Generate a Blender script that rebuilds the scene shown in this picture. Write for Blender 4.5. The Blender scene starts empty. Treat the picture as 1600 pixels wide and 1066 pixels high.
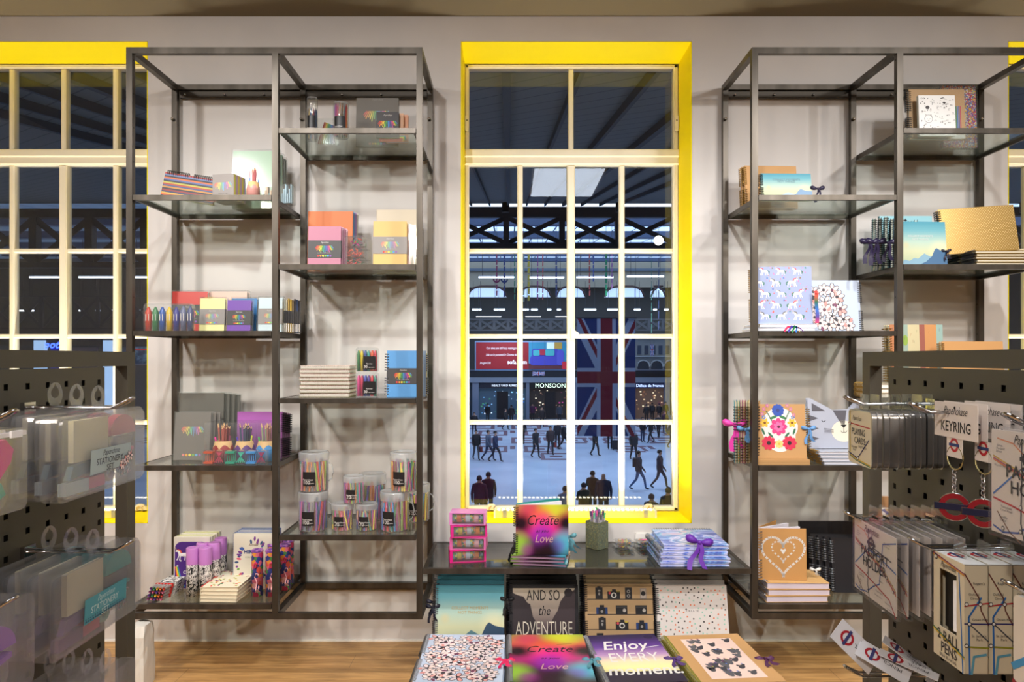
import bpy, bmesh, math, random
from mathutils import Matrix, Vector
R = random.Random(7)
SC = bpy.context.scene
COL = SC.collection
# ------------------------------------------------------------------ camera
H = 1.358            # eye height above the shop floor
F = 1100.0           # focal length in pixels of the 1600 px wide frame
VX, VY = 795.0, 560.0
cd = bpy.data.cameras.new('camera'); cam = bpy.data.objects.new('camera', cd); COL.objects.link(cam)
cd.sensor_width = 36.0; cd.lens = F / 1600 * 36
cd.shift_x = (800 - VX) / 1600; cd.shift_y = (VY - 533) / 1600
cd.clip_start = 0.05; cd.clip_end = 300
cam.location = (0, 0, H); cam.rotation_euler = (math.pi / 2, 0, 0)
SC.camera = cam
# ------------------------------------------------------------------ world, exposure
SC.view_settings.view_transform = 'Standard'; SC.view_settings.look = 'None'
SC.view_settings.gamma = 1.0; SC.view_settings.use_curve_mapping = False
SC.view_settings.exposure = 0.45
SC.cycles.use_denoising = True
SC.cycles.max_bounces = 10; SC.cycles.transparent_max_bounces = 40
SC.cycles.diffuse_bounces = 4; SC.cycles.glossy_bounces = 4
SC.cycles.sample_clamp_indirect = 6.0
SC.cycles.caustics_reflective = False; SC.cycles.caustics_refractive = False
W = bpy.data.worlds.new('world'); SC.world = W; W.use_nodes = True
W.node_tree.nodes['Background'].inputs[0].default_value = (0.32, 0.42, 0.60, 1)
W.node_tree.nodes['Background'].inputs[1].default_value = 0.12
# ------------------------------------------------------------------ main lights
def spot(x, y, z, tx, ty, tz, e, ang=70, blend=0.6, r=0.035, col=(1.0, 0.925, 0.855)):
    l = bpy.data.lights.new('track_or_fill_spot', 'SPOT'); o = bpy.data.objects.new('track_or_fill_spot', l); COL.objects.link(o)
    l.energy = e; l.spot_size = math.radians(ang); l.spot_blend = blend; l.shadow_soft_size = r; l.color = col
    o.location = (x, y, z)
    o.rotation_euler = (Vector((tx, ty, tz)) - Vector((x, y, z))).to_track_quat('-Z', 'Y').to_euler()
    return o
def area(name, loc, tgt, sx, sy, e, col=(1, 1, 1), spread=180):
    l = bpy.data.lights.new(name, 'AREA'); o = bpy.data.objects.new(name, l); COL.objects.link(o)
    l.shape = 'RECTANGLE'; l.size = sx; l.size_y = sy; l.energy = e; l.color = col; l.spread = math.radians(spread)
    o.location = loc
    o.rotation_euler = (Vector(tgt) - Vector(loc)).to_track_quat('-Z', 'Y').to_euler()
    return o
CEIL = 3.0
for i_, (sx_, tx_) in enumerate(((-2.05, -1.75), (-1.15, -1.2), (-0.62, -0.5), (0.59, 0.5), (1.78, 1.2), (1.80, 1.6), (2.4, 2.0))):
    spot(sx_, (1.05, 1.95)[i_ % 2], 2.9, tx_, 3.3, (1.30, 0.85)[i_ % 2], (50, 72)[i_ % 2] * (0.78 if sx_ > 1 else 1.0), (106, 90)[i_ % 2], 1.0, col=(1.0, 0.985, 0.975))
# the shop behind the camera: the light of its other ceiling lamps
for sx_, sy_ in ((-2.2, 0.2), (-0.9, -0.6), (1.96, -1.9), (2.4, 0.2)):
    spot(sx_, sy_, 2.9, sx_ * .9, sy_ + 1.2, 0.2, 132, 150, 1.0, .06, (1.0, 0.90, 0.79))
# ------------------------------------------------------------------ small helpers
def PX(px, Z): return (px - VX) * Z / F
def PZ(py, Z): return H + (VY - py) * Z / F
def lin(c): return c / 12.92 if c <= 0.04045 else ((c + 0.055) / 1.055) ** 2.4
def hexc(h):
    h = h.lstrip('#'); return tuple(lin(int(h[i:i + 2], 16) / 255) for i in (0, 2, 4)) + (1.0,)
_m = {}
def M(h, rough=0.55, metal=0.0, emit=0.0, spec=None, name=None):
    k = (h, rough, metal, emit, spec)
    if k in _m: return _m[k]
    m = bpy.data.materials.new(name or 'mat_' + h.strip('#')); m.use_nodes = True
    b = m.node_tree.nodes['Principled BSDF']
    b.inputs['Base Color'].default_value = hexc(h); b.inputs['Roughness'].default_value = rough
    b.inputs['Metallic'].default_value = metal
    if spec is not None: b.inputs['Specular IOR Level'].default_value = spec
    if emit: b.inputs['Emission Color'].default_value = hexc(h); b.inputs['Emission Strength'].default_value = emit
    _m[k] = m; return m
def nt(name):
    m = bpy.data.materials.new(name); m.use_nodes = True
    t = m.node_tree; return m, t, t.nodes, t.links, t.nodes['Principled BSDF']
def objxyz(N, L, kind='Object'):
    tc = N.new('ShaderNodeTexCoord'); s = N.new('ShaderNodeSeparateXYZ'); L.new(tc.outputs[kind], s.inputs[0]); return tc, s
def ramp(N, stops, interp='LINEAR'):
    r = N.new('ShaderNodeValToRGB'); e = r.color_ramp.elements; r.color_ramp.interpolation = interp
    while len(e) > 1: e.remove(e[-1])
    e[0].position = stops[0][0]; e[0].color = hexc(stops[0][1])
    for p, c in stops[1:]:
        x = e.new(p); x.color = hexc(c)
    return r
def glassmat(name, tint=(0.93, 0.97, 0.95), refl=1.0, haze=0.0, hazecol='#d8dce0', rough=0.02):
    m = bpy.data.materials.new(name); m.use_nodes = True; t = m.node_tree; N = t.nodes; L = t.links
    N.remove(N['Principled BSDF']); out = N['Material Output']
    tr = N.new('ShaderNodeBsdfTransparent'); tr.inputs[0].default_value = (*tint, 1)
    gl = N.new('ShaderNodeBsdfGlossy'); gl.inputs['Roughness'].default_value = rough
    fr = N.new('ShaderNodeLayerWeight'); fr.inputs[0].default_value = 0.5
    pw = N.new('ShaderNodeMath'); pw.operation = 'POWER'; pw.inputs[1].default_value = 5.0; L.new(fr.outputs['Facing'], pw.inputs[0])
    mu = N.new('ShaderNodeMath'); mu.operation = 'MULTIPLY_ADD'; mu.inputs[1].default_value = 0.95; mu.inputs[2].default_value = 0.042 * refl; mu.use_clamp = True
    L.new(pw.outputs[0], mu.inputs[0])
    mx = N.new('ShaderNodeMixShader'); L.new(mu.outputs[0], mx.inputs[0]); L.new(gl.outputs[0], mx.inputs[2])
    if haze:
        df = N.new('ShaderNodeBsdfDiffuse'); df.inputs[0].default_value = hexc(hazecol)
        tl = N.new('ShaderNodeBsdfTranslucent'); tl.inputs[0].default_value = hexc(hazecol)
        m0 = N.new('ShaderNodeMixShader'); m0.inputs[0].default_value = 0.45; L.new(df.outputs[0], m0.inputs[1]); L.new(tl.outputs[0], m0.inputs[2])
        m1 = N.new('ShaderNodeMixShader'); m1.inputs[0].default_value = haze
        L.new(tr.outputs[0], m1.inputs[1]); L.new(m0.outputs[0], m1.inputs[2]); L.new(m1.outputs[0], mx.inputs[1])
    else:
        L.new(tr.outputs[0], mx.inputs[1])
    L.new(mx.outputs[0], out.inputs[0]); return m
GLASS_PANE = glassmat('window_glass', (0.95, 0.97, 1.0), 1.0, 0, rough=0.0)
GLASS_SHELF = glassmat('shelf_glass', (0.90, 0.95, 0.92), 1.3, 0.05, '#c8d6cc')
CLEAR = glassmat('clear_plastic', (0.95, 0.96, 0.96), 1.6, 0.07, '#e6ebee', 0.08)
FROST = glassmat('frosted_plastic', (0.95, 0.95, 0.96), 1.6, 0.13, '#dcdfe6', 0.2)
LIDP = glassmat('lid_plastic', (0.93, 0.94, 0.95), 1.5, 0.34, '#e9eef0', 0.2)
TUBP = glassmat('tub_plastic', (0.95, 0.95, 0.95), 1.5, 0.15, '#d9d6d2', 0.15)
CELLO = glassmat('cellophane', (0.97, 0.98, 0.98), 1.3, 0.05, '#e8f0ea', 0.12)
FILM = glassmat('hang_film', (0.93, 0.94, 0.92), 2.0, 0.15, '#d0d4d0', 0.1)
CHROME = M('#c8c8cc', 0.12, 1.0, name='chrome'); WIRE = M('#8f9198', 0.3, 0.9, name='wire'); WIREK = M('#22222a', 0.35, 0.6, name='black_wire')
GOLDW = M('#b08d4a', 0.3, 0.9, name='gold_wire'); PAPER = M('#e6e2da', 0.8, name='paper')

class MB:
    def __init__(s): s.v = []; s.f = []; s.fm = []; s.sm = []; s.mats = []
    def mi(s, m):
        if m not in s.mats: s.mats.append(m)
        return s.mats.index(m)
    def add(s, vs, fs, mat, smooth=False, T=None):
        o = len(s.v)
        s.v += [tuple(T @ Vector(p)) for p in vs] if T is not None else [tuple(p) for p in vs]
        k = s.mi(mat)
        for f in fs: s.f.append(tuple(i + o for i in f)); s.fm.append(k); s.sm.append(smooth)
        return s
    def box(s, x0, x1, y0, y1, z0, z1, mat, T=None):
        vs = [(x, y, z) for x in (x0, x1) for y in (y0, y1) for z in (z0, z1)]
        return s.add(vs, [(0, 1, 3, 2), (4, 6, 7, 5), (0, 4, 5, 1), (2, 3, 7, 6), (0, 2, 6, 4), (1, 5, 7, 3)], mat, False, T)
    def prism(s, pts, y0, y1, mat, T=None, smooth=False):
        n = len(pts); vs = [(x, y0, z) for x, z in pts] + [(x, y1, z) for x, z in pts]
        fs = [tuple(range(n)), tuple(range(2 * n - 1, n - 1, -1))]
        s.add(vs, fs, mat, False, T)
        return s.add(vs, [(i, i + n, (i + 1) % n + n, (i + 1) % n) for i in range(n)], mat, smooth, T)
    def poly(s, pts, y, mat, T=None): return s.add([(x, y, z) for x, z in pts], [tuple(range(len(pts)))], mat, False, T)
    def rect(s, x0, x1, z0, z1, y, mat, T=None): return s.poly([(x0, z0), (x1, z0), (x1, z1), (x0, z1)], y, mat, T)
    def disc(s, cx, cz, r, y, mat, n=12, rz=None, T=None, a=0):
        rz = rz or r; ca, sa = math.cos(a), math.sin(a); p = []
        for i in range(n):
            u = r * math.cos(2 * math.pi * i / n); v = rz * math.sin(2 * math.pi * i / n)
            p.append((cx + u * ca - v * sa, cz + u * sa + v * ca))
        return s.poly(p, y, mat, T)
    def ring(s, cx, cz, r0, r1, y, mat, n=24, T=None):
        vs = []
        for i in range(n):
            a = 2 * math.pi * i / n
            vs += [(cx + r0 * math.cos(a), y, cz + r0 * math.sin(a)), (cx + r1 * math.cos(a), y, cz + r1 * math.sin(a))]
        return s.add(vs, [(2 * i, 2 * i + 1, (2 * i + 3) % (2 * n), (2 * i + 2) % (2 * n)) for i in range(n)], mat, False, T)
    def line(s, pts, w, y, mat, T=None):
        for (a, b), (c, d) in zip(pts[:-1], pts[1:]):
            dx, dz = c - a, d - b; l = math.hypot(dx, dz) or 1e-9; nx, nz = -dz / l * w / 2, dx / l * w / 2
            ex, ez = dx / l * w * .25, dz / l * w * .25
            s.poly([(a + nx - ex, b + nz - ez), (a - nx - ex, b - nz - ez), (c - nx + ex, d - nz + ez), (c + nx + ex, d + nz + ez)], y, mat, T)
        return s
    def tube(s, path, r, mat, n=6, closed=False, T=None):
        P = [Vector(p) for p in path]; k = len(P); vs = []; up = Vector((0, 0, 1))
        rs = r if isinstance(r, (list, tuple)) else [r] * k
        for i in range(k):
            if closed: t = P[(i + 1) % k] - P[i - 1]
            else: t = P[min(i + 1, k - 1)] - P[max(i - 1, 0)]
            t = t.normalized() if t.length > 1e-9 else Vector((0, 0, 1))
            q = up if abs(t.dot(up)) < .95 else Vector((1, 0, 0))
            a = t.cross(q).normalized(); b = t.cross(a)
            for j in range(n):
                g = 2 * math.pi * j / n; vs.append(P[i] + (a * math.cos(g) + b * math.sin(g)) * rs[i])
        fs = []
        for i in range(k if closed else k - 1):
            for j in range(n):
                fs.append((i * n + j, i * n + (j + 1) % n, ((i + 1) % k) * n + (j + 1) % n, ((i + 1) % k) * n + j))
        if not closed: fs += [tuple(range(n)), tuple(range((k - 1) * n, k * n))]
        return s.add(vs, fs, mat, True, T)
    def lathe(s, prof, mat, n=24, c=(0, 0), T=None, sq=None):
        vs = []; fs = []; k = len(prof)
        for r, z in prof:
            for j in range(n):
                g = 2 * math.pi * j / n; vs.append((c[0] + r * math.cos(g), c[1] + r * math.sin(g), z))
        for i in range(k - 1):
            for j in range(n): fs.append((i * n + j, i * n + (j + 1) % n, (i + 1) * n + (j + 1) % n, (i + 1) * n + j))
        return s.add(vs, fs, mat, True, T)
    def strip(s, pa, pb, mat, T=None):       # a ribbon between two point rows
        n = len(pa); return s.add(list(pa) + list(pb), [(i, i + 1, n + i + 1, n + i) for i in range(n - 1)], mat, True, T)
    def text(s, txt, cx, cz, size, y, mat, align='CENTER', shear=0.0, off=0.0, T=None, sx=1.0, rot=0.0):
        vs, fs = textgeo(txt, align, shear, off)
        ca, sa = math.cos(rot), math.sin(rot)
        return s.add([(cx + size * (px * sx * ca - pz * sa), y, cz + size * (px * sx * sa + pz * ca)) for px, pz in vs], fs, mat, False, T)
    def build(s, name, parent=None, loc=None, rot=None, auto=True):
        me = bpy.data.meshes.new(name); me.from_pydata(s.v, [], s.f)
        for m in s.mats: me.materials.append(m)
        me.polygons.foreach_set('material_index', s.fm); me.polygons.foreach_set('use_smooth', s.sm); me.update()
        o = bpy.data.objects.new(name, me); COL.objects.link(o)
        if parent is not None: o.parent = parent
        if loc is not None: o.location = loc
        if rot is not None: o.rotation_euler = rot
        return o
_tg = {}
def textgeo(txt, align, shear, off):
    k = (txt, align, shear, off)
    if k in _tg: return _tg[k]
    c = bpy.data.curves.new('t', 'FONT'); c.body = txt; c.align_x = align; c.shear = shear; c.offset = off; c.resolution_u = 2
    c.fill_mode = 'FRONT'
    o = bpy.data.objects.new('t', c); COL.objects.link(o)
    dg = bpy.context.evaluated_depsgraph_get(); me = bpy.data.meshes.new_from_object(o.evaluated_get(dg))
    vs = [(v.co.x, v.co.y) for v in me.vertices]; fs = [tuple(p.vertices) for p in me.polygons]
    bpy.data.objects.remove(o); bpy.data.curves.remove(c); bpy.data.meshes.remove(me)
    _tg[k] = (vs, fs); return _tg[k]
def thing(name, label, cat, loc=(0, 0, 0), rot=(0, 0, 0), group=None):
    o = bpy.data.objects.new(name, None); o.empty_display_size = .05; COL.objects.link(o); o.location = loc; o.rotation_euler = rot
    return tag(o, label, cat, group)
def tag(o, label, cat, group=None, kind=None):
    o['label'] = label; o['category'] = cat
    if group: o['group'] = group
    if kind: o['kind'] = kind
    return o
def struct(o): o['kind'] = 'structure'; return o
def dup(o, label=None, loc=None, rot=None, parent=None):
    c = o.copy(); COL.objects.link(c)
    if parent is not None: c.parent = parent
    if label: c['label'] = label
    if loc is not None: c.location = loc
    if rot is not None: c.rotation_euler = rot
    for ch in list(o.children): dup(ch, parent=c)
    return c
def rad(d): return math.radians(d)
def rrect(x0, x1, z0, z1, r, n=4):
    p = []
    for cx, cz, a0 in ((x1 - r, z0 + r, -90), (x1 - r, z1 - r, 0), (x0 + r, z1 - r, 90), (x0 + r, z0 + r, 180)):
        for i in range(n + 1):
            a = rad(a0 + 90 * i / n); p.append((cx + r * math.cos(a), cz + r * math.sin(a)))
    return p
# ------------------------------------------------------------------ the shop: shell
WALLZ = 3.38
def wall_material():
    m, t, N, L, b = nt('wall_paint')
    n = N.new('ShaderNodeTexNoise'); n.inputs['Scale'].default_value = 3.0; n.inputs['Detail'].default_value = 3
    r = ramp(N, [(0.3, '#cdc8c4'), (0.7, '#d5d0cc')]); tc = N.new('ShaderNodeTexCoord')
    L.new(tc.outputs['Object'], n.inputs['Vector']); L.new(n.outputs[0], r.inputs[0]); L.new(r.outputs[0], b.inputs['Base Color'])
    b.inputs['Roughness'].default_value = 0.75
    return m
def wood_floor():
    m, t, N, L, b = nt('oak_planks')
    tc = N.new('ShaderNodeTexCoord')
    br = N.new('ShaderNodeTexBrick'); br.inputs['Scale'].default_value = 1.0
    br.inputs['Brick Width'].default_value = 1.4; br.inputs['Row Height'].default_value = 0.14; br.inputs['Mortar Size'].default_value = 0.0015
    br.inputs['Color1'].default_value = hexc('#a97c4a'); br.inputs['Color2'].default_value = hexc('#bd9058'); br.inputs['Mortar'].default_value = hexc('#5d4127')
    L.new(tc.outputs['Object'], br.inputs['Vector'])
    mp = N.new('ShaderNodeMapping'); mp.inputs['Scale'].default_value = (2.2, 26, 1); L.new(tc.outputs['Object'], mp.inputs['Vector'])
    n = N.new('ShaderNodeTexNoise'); n.inputs['Scale'].default_value = 2.2; n.inputs['Detail'].default_value = 6; n.inputs['Distortion'].default_value = 0.8; L.new(mp.outputs[0], n.inputs['Vector'])
    r = ramp(N, [(0.35, '#7d5a34'), (0.62, '#d8ac72')]); L.new(n.outputs[0], r.inputs[0])
    mx = N.new('ShaderNodeMix'); mx.data_type = 'RGBA'; mx.inputs[0].default_value = 0.38
    L.new(br.outputs[0], mx.inputs[6]); L.new(r.outputs[0], mx.inputs[7]); L.new(mx.outputs[2], b.inputs['Base Color'])
    b.inputs['Roughness'].default_value = 0.42
    return m
WALLM = wall_material(); CEILM = M('#786c55', 0.9, name='ceiling_paint'); YEL = M('#ffe800', 0.6, spec=.2, name='yellow_paint'); CREAM = M('#efe6d0', 0.5, name='cream_gloss_paint')
# openings in the window wall: x0, x1, z0, z1
WZ0, WZ1 = PZ(818, WALLZ), PZ(64.7, WALLZ)
OPEN = [(-2.86, PX(231, WALLZ)), (PX(720, WALLZ), PX(1081, WALLZ)), (PX(1575, WALLZ), PX(1575, WALLZ) + 1.11)]
RECZ = 3.627
OUTZ = 3.74
w = MB(); xs = [-3.4] + [v for o in OPEN for v in o] + [4.2]
for i in range(0, len(xs), 2): w.box(xs[i], xs[i + 1], WALLZ, OUTZ, -0.02, CEIL, WALLM)
for a, b_ in OPEN:
    w.box(a, b_, WALLZ, OUTZ, -0.02, WZ0, WALLM); w.box(a, b_, WALLZ, OUTZ, WZ1, CEIL, WALLM)
struct(w.build('wall_back'))
w = MB(); w.box(-3.4, -3.3, -3.2, OUTZ, -0.02, CEIL, WALLM); struct(w.build('wall_left'))
w = MB(); w.box(4.1, 4.2, -3.2, OUTZ, -0.02, CEIL, WALLM); struct(w.build('wall_right'))
w = MB(); w.box(-3.4, 4.2, -3.3, -3.2, -0.02, CEIL, M('#8a8178', 0.8)); struct(w.build('wall_front'))
w = MB(); w.box(-3.4, 4.2, -3.3, WALLZ, -0.1, 0.0, wood_floor()); struct(w.build('floor'))
w = MB(); w.box(-3.4, 4.2, -3.3, OUTZ, CEIL, CEIL + .1, CEILM); struct(w.build('ceiling'))
w = MB(); w.box(-3.3, 4.1, WALLZ - .006, WALLZ, 0.0, 0.007, M('#efebe4', .5)); struct(w.build('trim_1'))
# window reveals, lined in yellow
for k, (a, b_) in enumerate(OPEN):
    t_ = 0.004; w = MB()
    w.box(a, a + t_, WALLZ - .0005, RECZ, WZ0, WZ1, YEL); w.box(b_ - t_, b_, WALLZ - .0005, RECZ, WZ0, WZ1, YEL)
    w.box(a, b_, WALLZ - .0005, RECZ, WZ1 - t_, WZ1, YEL); w.box(a, b_, WALLZ - .0005, RECZ, WZ0, WZ0 + t_, YEL)
    struct(w.build('trim_%d' % (k + 2)))
# sash windows
def window(idx, a, b_, top_bars):
    zf, zb = RECZ, RECZ + 0.045          # frame front and back
    x0, x1 = a + .004, b_ - .004; z0, z1 = WZ0 + .004, WZ1 - .004
    root = MB()
    gl = PZ(107, zf), PZ(234.5, zf), PZ(258, zf), PZ(792, zf)      # glass edges in height
    fw = 0.027
    def bar(xa, xb, za, zb_, d0=0.0, d1=0.045):   # chamfered glazing bar
        c = min(.006, (xb - xa) / 4, (zb_ - za) / 4)
        vs = [(xa, zf + d1, za), (xb, zf + d1, za), (xb, zf + d1, zb_), (xa, zf + d1, zb_),
              (xa, zf + d0 + c, za), (xb, zf + d0 + c, za), (xb, zf + d0 + c, zb_), (xa, zf + d0 + c, zb_),
              (xa + c, zf + d0, za + c), (xb - c, zf + d0, za + c), (xb - c, zf + d0, zb_ - c), (xa + c, zf + d0, zb_ - c)]
        root.add(vs, [(0, 1, 5, 4), (1, 2, 6, 5), (2, 3, 7, 6), (3, 0, 4, 7), (4, 5, 9, 8), (5, 6, 10, 9), (6, 7, 11, 10), (7, 4, 8, 11), (8, 9, 10, 11), (0, 3, 2, 1)], CREAM)
    bar(x0, x1, gl[0], z1); bar(x0, x1, z0, gl[3]); bar(x0, x0 + fw - .006, z0, z1); bar(x1 - fw, x1, z0, z1)
    bar(x0, x1, gl[2], gl[1], -.012); bar(x0, x1, (gl[1] + gl[2]) / 2 - .002, gl[1], -.02)
    wi = (x1 - fw) - (x0 + fw - .006); xl = x0 + fw - .006
    cs = [xl + wi * f for f in (0.25, 0.5, 0.75)]
    for i, c in enumerate(cs):
        h_ = .020 if i == 1 else .014
        bar(c - h_, c + h_, gl[3], gl[2], 0 if i == 1 else .006)
        if i in top_bars: bar(c - .013, c + .013, gl[1], gl[0], 0.004)
    for py in (391.5, 525.5, 660.5):
        z = PZ(py, zf); bar(xl, x1 - fw, z - .011, z + .011, .008)
    f = struct(root.build('window_%d' % idx))
    g = MB(); g.box(xl - .01, x1 - fw + .01, zf + .030, zf + .032, gl[3] - .01, gl[0] + .01, GLASS_PANE); g.build('pane', f)
    k = MB()      # sash stops on the jambs and catch on the bottom rail
    for xx in (x0 + .012, x1 - .014):
        zc = PZ(193, zf)
        k.prism(rrect(xx - .009, xx + .009, zc - .045, zc + .035, .008), zf - .02, zf, CREAM); k.disc(xx, zc + .01, .004, zf - .0205, M('#2a2620'))
    for xx in (x0 + .17 * (x1 - x0) - .05, x1 - .14 * (x1 - x0)):
        zc = gl[3] - .004
        k.prism([(xx - .035, zc - .012), (xx + .035, zc - .012), (xx + .02, zc + .012), (xx + .012, zc + .02), (xx - .012, zc + .02), (xx - .02, zc + .012)], zf - .012, zf, CREAM)
        k.tube([(xx - .012, zf - .02, zc - .012), (xx - .01, zf - .025, zc + .004), (xx, zf - .02, zc + .012)], .0035, M('#d8b96a', .4, .3), 5)
        k.tube([(xx + .016, zf - .02, zc - .012), (xx + .014, zf - .025, zc + .004), (xx + .02, zf - .02, zc + .012)], .0035, M('#d8b96a', .4, .3), 5)
    k.build('catch', f)
    if idx == 2:
        k = MB(); cx, zc = cs[1] + .028, PZ(522, zf)
        k.prism([(cx - .03, zc + .03), (cx - .03, zc - .03), (cx + .01, zc - .012), (cx + .01, zc + .004)], zf - .02, zf, CREAM); k.build('sash_horn', f)
window(1, *OPEN[0], (0, 1, 2)); window(2, *OPEN[1], (1,)); window(3, *OPEN[2], (1,))
# LED washer bars standing on the sills
def led_bar(x0, x1, label):
    t = thing('light_bar', label, 'light', ((x0 + x1) / 2, 3.50, WZ0 + .0045), group='linear lights on the window sills')
    hw = (x1 - x0) / 2; b = MB(); hs = M('#e9d774', .4, name='bar_housing')
    b.prism([(-hw, 0), (hw, 0), (hw, .034), (-hw, .034)], -.028, .028, hs)
    b.build('housing', t)
    c = MB()
    for xx in (-hw + .05, hw - .05): c.box(xx - .009, xx + .009, -.032, -.028, .004, .040, M('#b9b7a8', .3, .5))
    c.build('clip', t)
    for sx_ in (-1, 1):
        c = MB(); c.box(sx_ * hw - .004, sx_ * hw + .004, -.03, .03, 0, .038, M('#ddd9c8', .4)); c.build('end_cap', t)
    l = MB(); n = 34
    for i in range(n):
        xx = -hw + .02 + (2 * hw - .04) * i / (n - 1); l.box(xx - .006, xx + .006, -.006, .02, .034, .0365, M('#fff6e2', .5, 0, 14, name='led_chip'))
    l.build('led_row', t)
    a = area('led_wash', ((x0 + x1) / 2, 3.505, WZ0 + .05), ((x0 + x1) / 2, 3.515, WZ0 + 1), 2 * hw - .04, .03, 12, (1.0, 0.96, 0.86), 130)
    a.parent = None
led_bar(PX(773, 3.5), PX(1023, 3.5), 'white linear light on the sill of the middle window')
led_bar(-2.70, -1.90, 'white linear light on the sill of the left window')
led_bar(OPEN[2][0] + .15, OPEN[2][1] - .15, 'white linear light on the sill of the right window')
# ceiling panel that mirrors in the middle window
t = thing('ceiling_light', 'square white ceiling light panel in front of the middle window', 'light', (0.52, 0.9, CEIL - .03))
b = MB(); b.box(-.32, .32, -.60, .60, 0, .03, M('#e8e8e8')); b.build('frame', t)
b = MB(); b.box(-.30, .30, -.58, .58, -.004, 0, M('#e8f2ff', .5, 0, 7.0, name='panel_light')); b.build('diffuser', t)
# wall socket above the bench
t = thing('wall_socket', 'white socket plate on the wall behind the clip packs on the bench', 'socket', (PX(1006, WALLZ), WALLZ, .49))
b = MB(); b.prism(rrect(-.042, .042, 0, .03, .004), -.009, 0, M('#e4e0dc', .4)); b.build('plate', t)

# ------------------------------------------------------------------ steel shelving units
Z1 = 2.94; ZB = 3.337; T = .025
def steel():
    m, t, N, L, b = nt('brushed_steel')
    tc = N.new('ShaderNodeTexCoord'); mp = N.new('ShaderNodeMapping'); mp.inputs['Scale'].default_value = (6, 6, 1.2); L.new(tc.outputs['Object'], mp.inputs[0])
    n = N.new('ShaderNodeTexNoise'); n.inputs['Scale'].default_value = 3; L.new(mp.outputs[0], n.inputs['Vector'])
    r = ramp(N, [(0.3, '#454039'), (0.7, '#5c564f')]); L.new(n.outputs[0], r.inputs[0]); L.new(r.outputs[0], b.inputs['Base Color'])
    b.inputs['Metallic'].default_value = 0.75; b.inputs['Roughness'].default_value = 0.38
    return m
STEEL = steel(); STEELD = M('#4a443c', .45, .6, name='dark_steel'); HOLE = M('#16130f', .9, name='hole')
UTOP, UBOT = PZ(73.7, Z1), PZ(968.3, Z1)
SHL = [PZ(y, Z1) for y in (304.5, 517, 728, 944.5)]; SHR = [PZ(y, Z1) for y in (200, 413, 622.5, 837)]
def unit(x0, x1, xm, label):
    t = thing('shelving_unit', label, 'shelf', ((x0 + x1) / 2, Z1, UBOT), group='steel shelving units beside the middle window')
    cx = (x0 + x1) / 2
    def post(x, y, side):
        b = MB(); b.box(x - cx, x - cx + T, y, y + T, 0, UTOP - UBOT, STEEL)
        for i in range(17):
            z = .07 + i * .142
            if z > UTOP - UBOT - .03: break
            for sx_ in ((-1, 1) if side == 0 else (side,)):
                xx = x - cx + (T + .0004 if sx_ > 0 else -.0004)
                g = [(xx, y + T / 2 + .0028 * math.cos(a), z + .0028 * math.sin(a)) for a in [k * math.pi / 4 for k in range(8)]]
                b.add(g, [tuple(range(8))], HOLE)
        b.build('post', t)
    for y in (0, ZB - Z1):
        post(x0, y, 1); post(x1 - T, y, -1); post(xm, y, 0)
    for y in (0, ZB - Z1):
        for z in (0, UTOP - UBOT - T):
            for a, c in ((x0 + T, xm), (xm + T, x1 - T)):
                b = MB(); b.box(a - cx, c - cx, y, y + T, z, z + T, STEEL); b.build('rail', t)
    for x in (x0, xm, x1 - T):
        for z in (0, UTOP - UBOT - T):
            b = MB(); b.box(x - cx, x - cx + T, T, ZB - Z1, z, z + T, STEEL); b.build('cross_rail', t)
    for z in (UTOP - UBOT - .058, -.012):
        b = MB(); b.box(x0 - cx + .03, x1 - cx - .03, ZB - Z1 + .018, ZB - Z1 + .04, z, z + .030, STEELD)
        for xx in [x0 - cx + .06 + i * (x1 - x0 - .12) / 6 for i in range(7)]:
            b.tube([(xx, ZB - Z1 + .010, z + .012), (xx, ZB - Z1 + .018, z + .012)], .005, CHROME, 8)
        b.build('wall_bracket', t)
    for x in (x0 + T / 2, xm + T / 2, x1 - T / 2):
        z = PZ(187, ZB) - UBOT
        b = MB(); b.tube([(x - cx - .004, ZB - Z1 - .012, z), (x - cx - .004, ZB - Z1 + .004, z)], .008, CHROME, 10); b.build('bolt', t)
    def shelf(a, c, zt):
        b = MB(); y0, y1 = .0, ZB - Z1 + .012; r = .018; hh = .021; zt = zt - UBOT; a += .003; c -= .003
        b.box(a - cx, c - cx, y0, y0 + r, zt - hh, zt, STEEL); b.box(a - cx, c - cx, y1 - .012, y1, zt - hh, zt, STEEL)
        b.box(a - cx, a - cx + .010, y0 + r, y1 - .012, zt - hh, zt, STEEL); b.box(c - cx - .010, c - cx, y0 + r, y1 - .012, zt - hh, zt, STEEL)
        f = b.build('shelf', t)
        g = MB(); g.box(a - cx + .0105, c - cx - .0105, y0 + r + .0005, y1 - .0125, zt - .0075, zt - .0005, GLASS_SHELF); g.build('glass_plate', f)
    for i in range(4):
        shelf(x0 + T, xm, SHL[i]); shelf(xm + T, x1 - T, SHR[i])
    return t
LX0, LX1, LXM = -1.5985, -.361, -.989
RX0, RX1, RXM = 1.016, 2.2535, 1.6226
unit(LX0, LX1, LXM, 'tall grey steel shelving unit left of the middle window')
unit(RX0, RX1, RXM, 'tall grey steel shelving unit right of the middle window')
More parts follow.
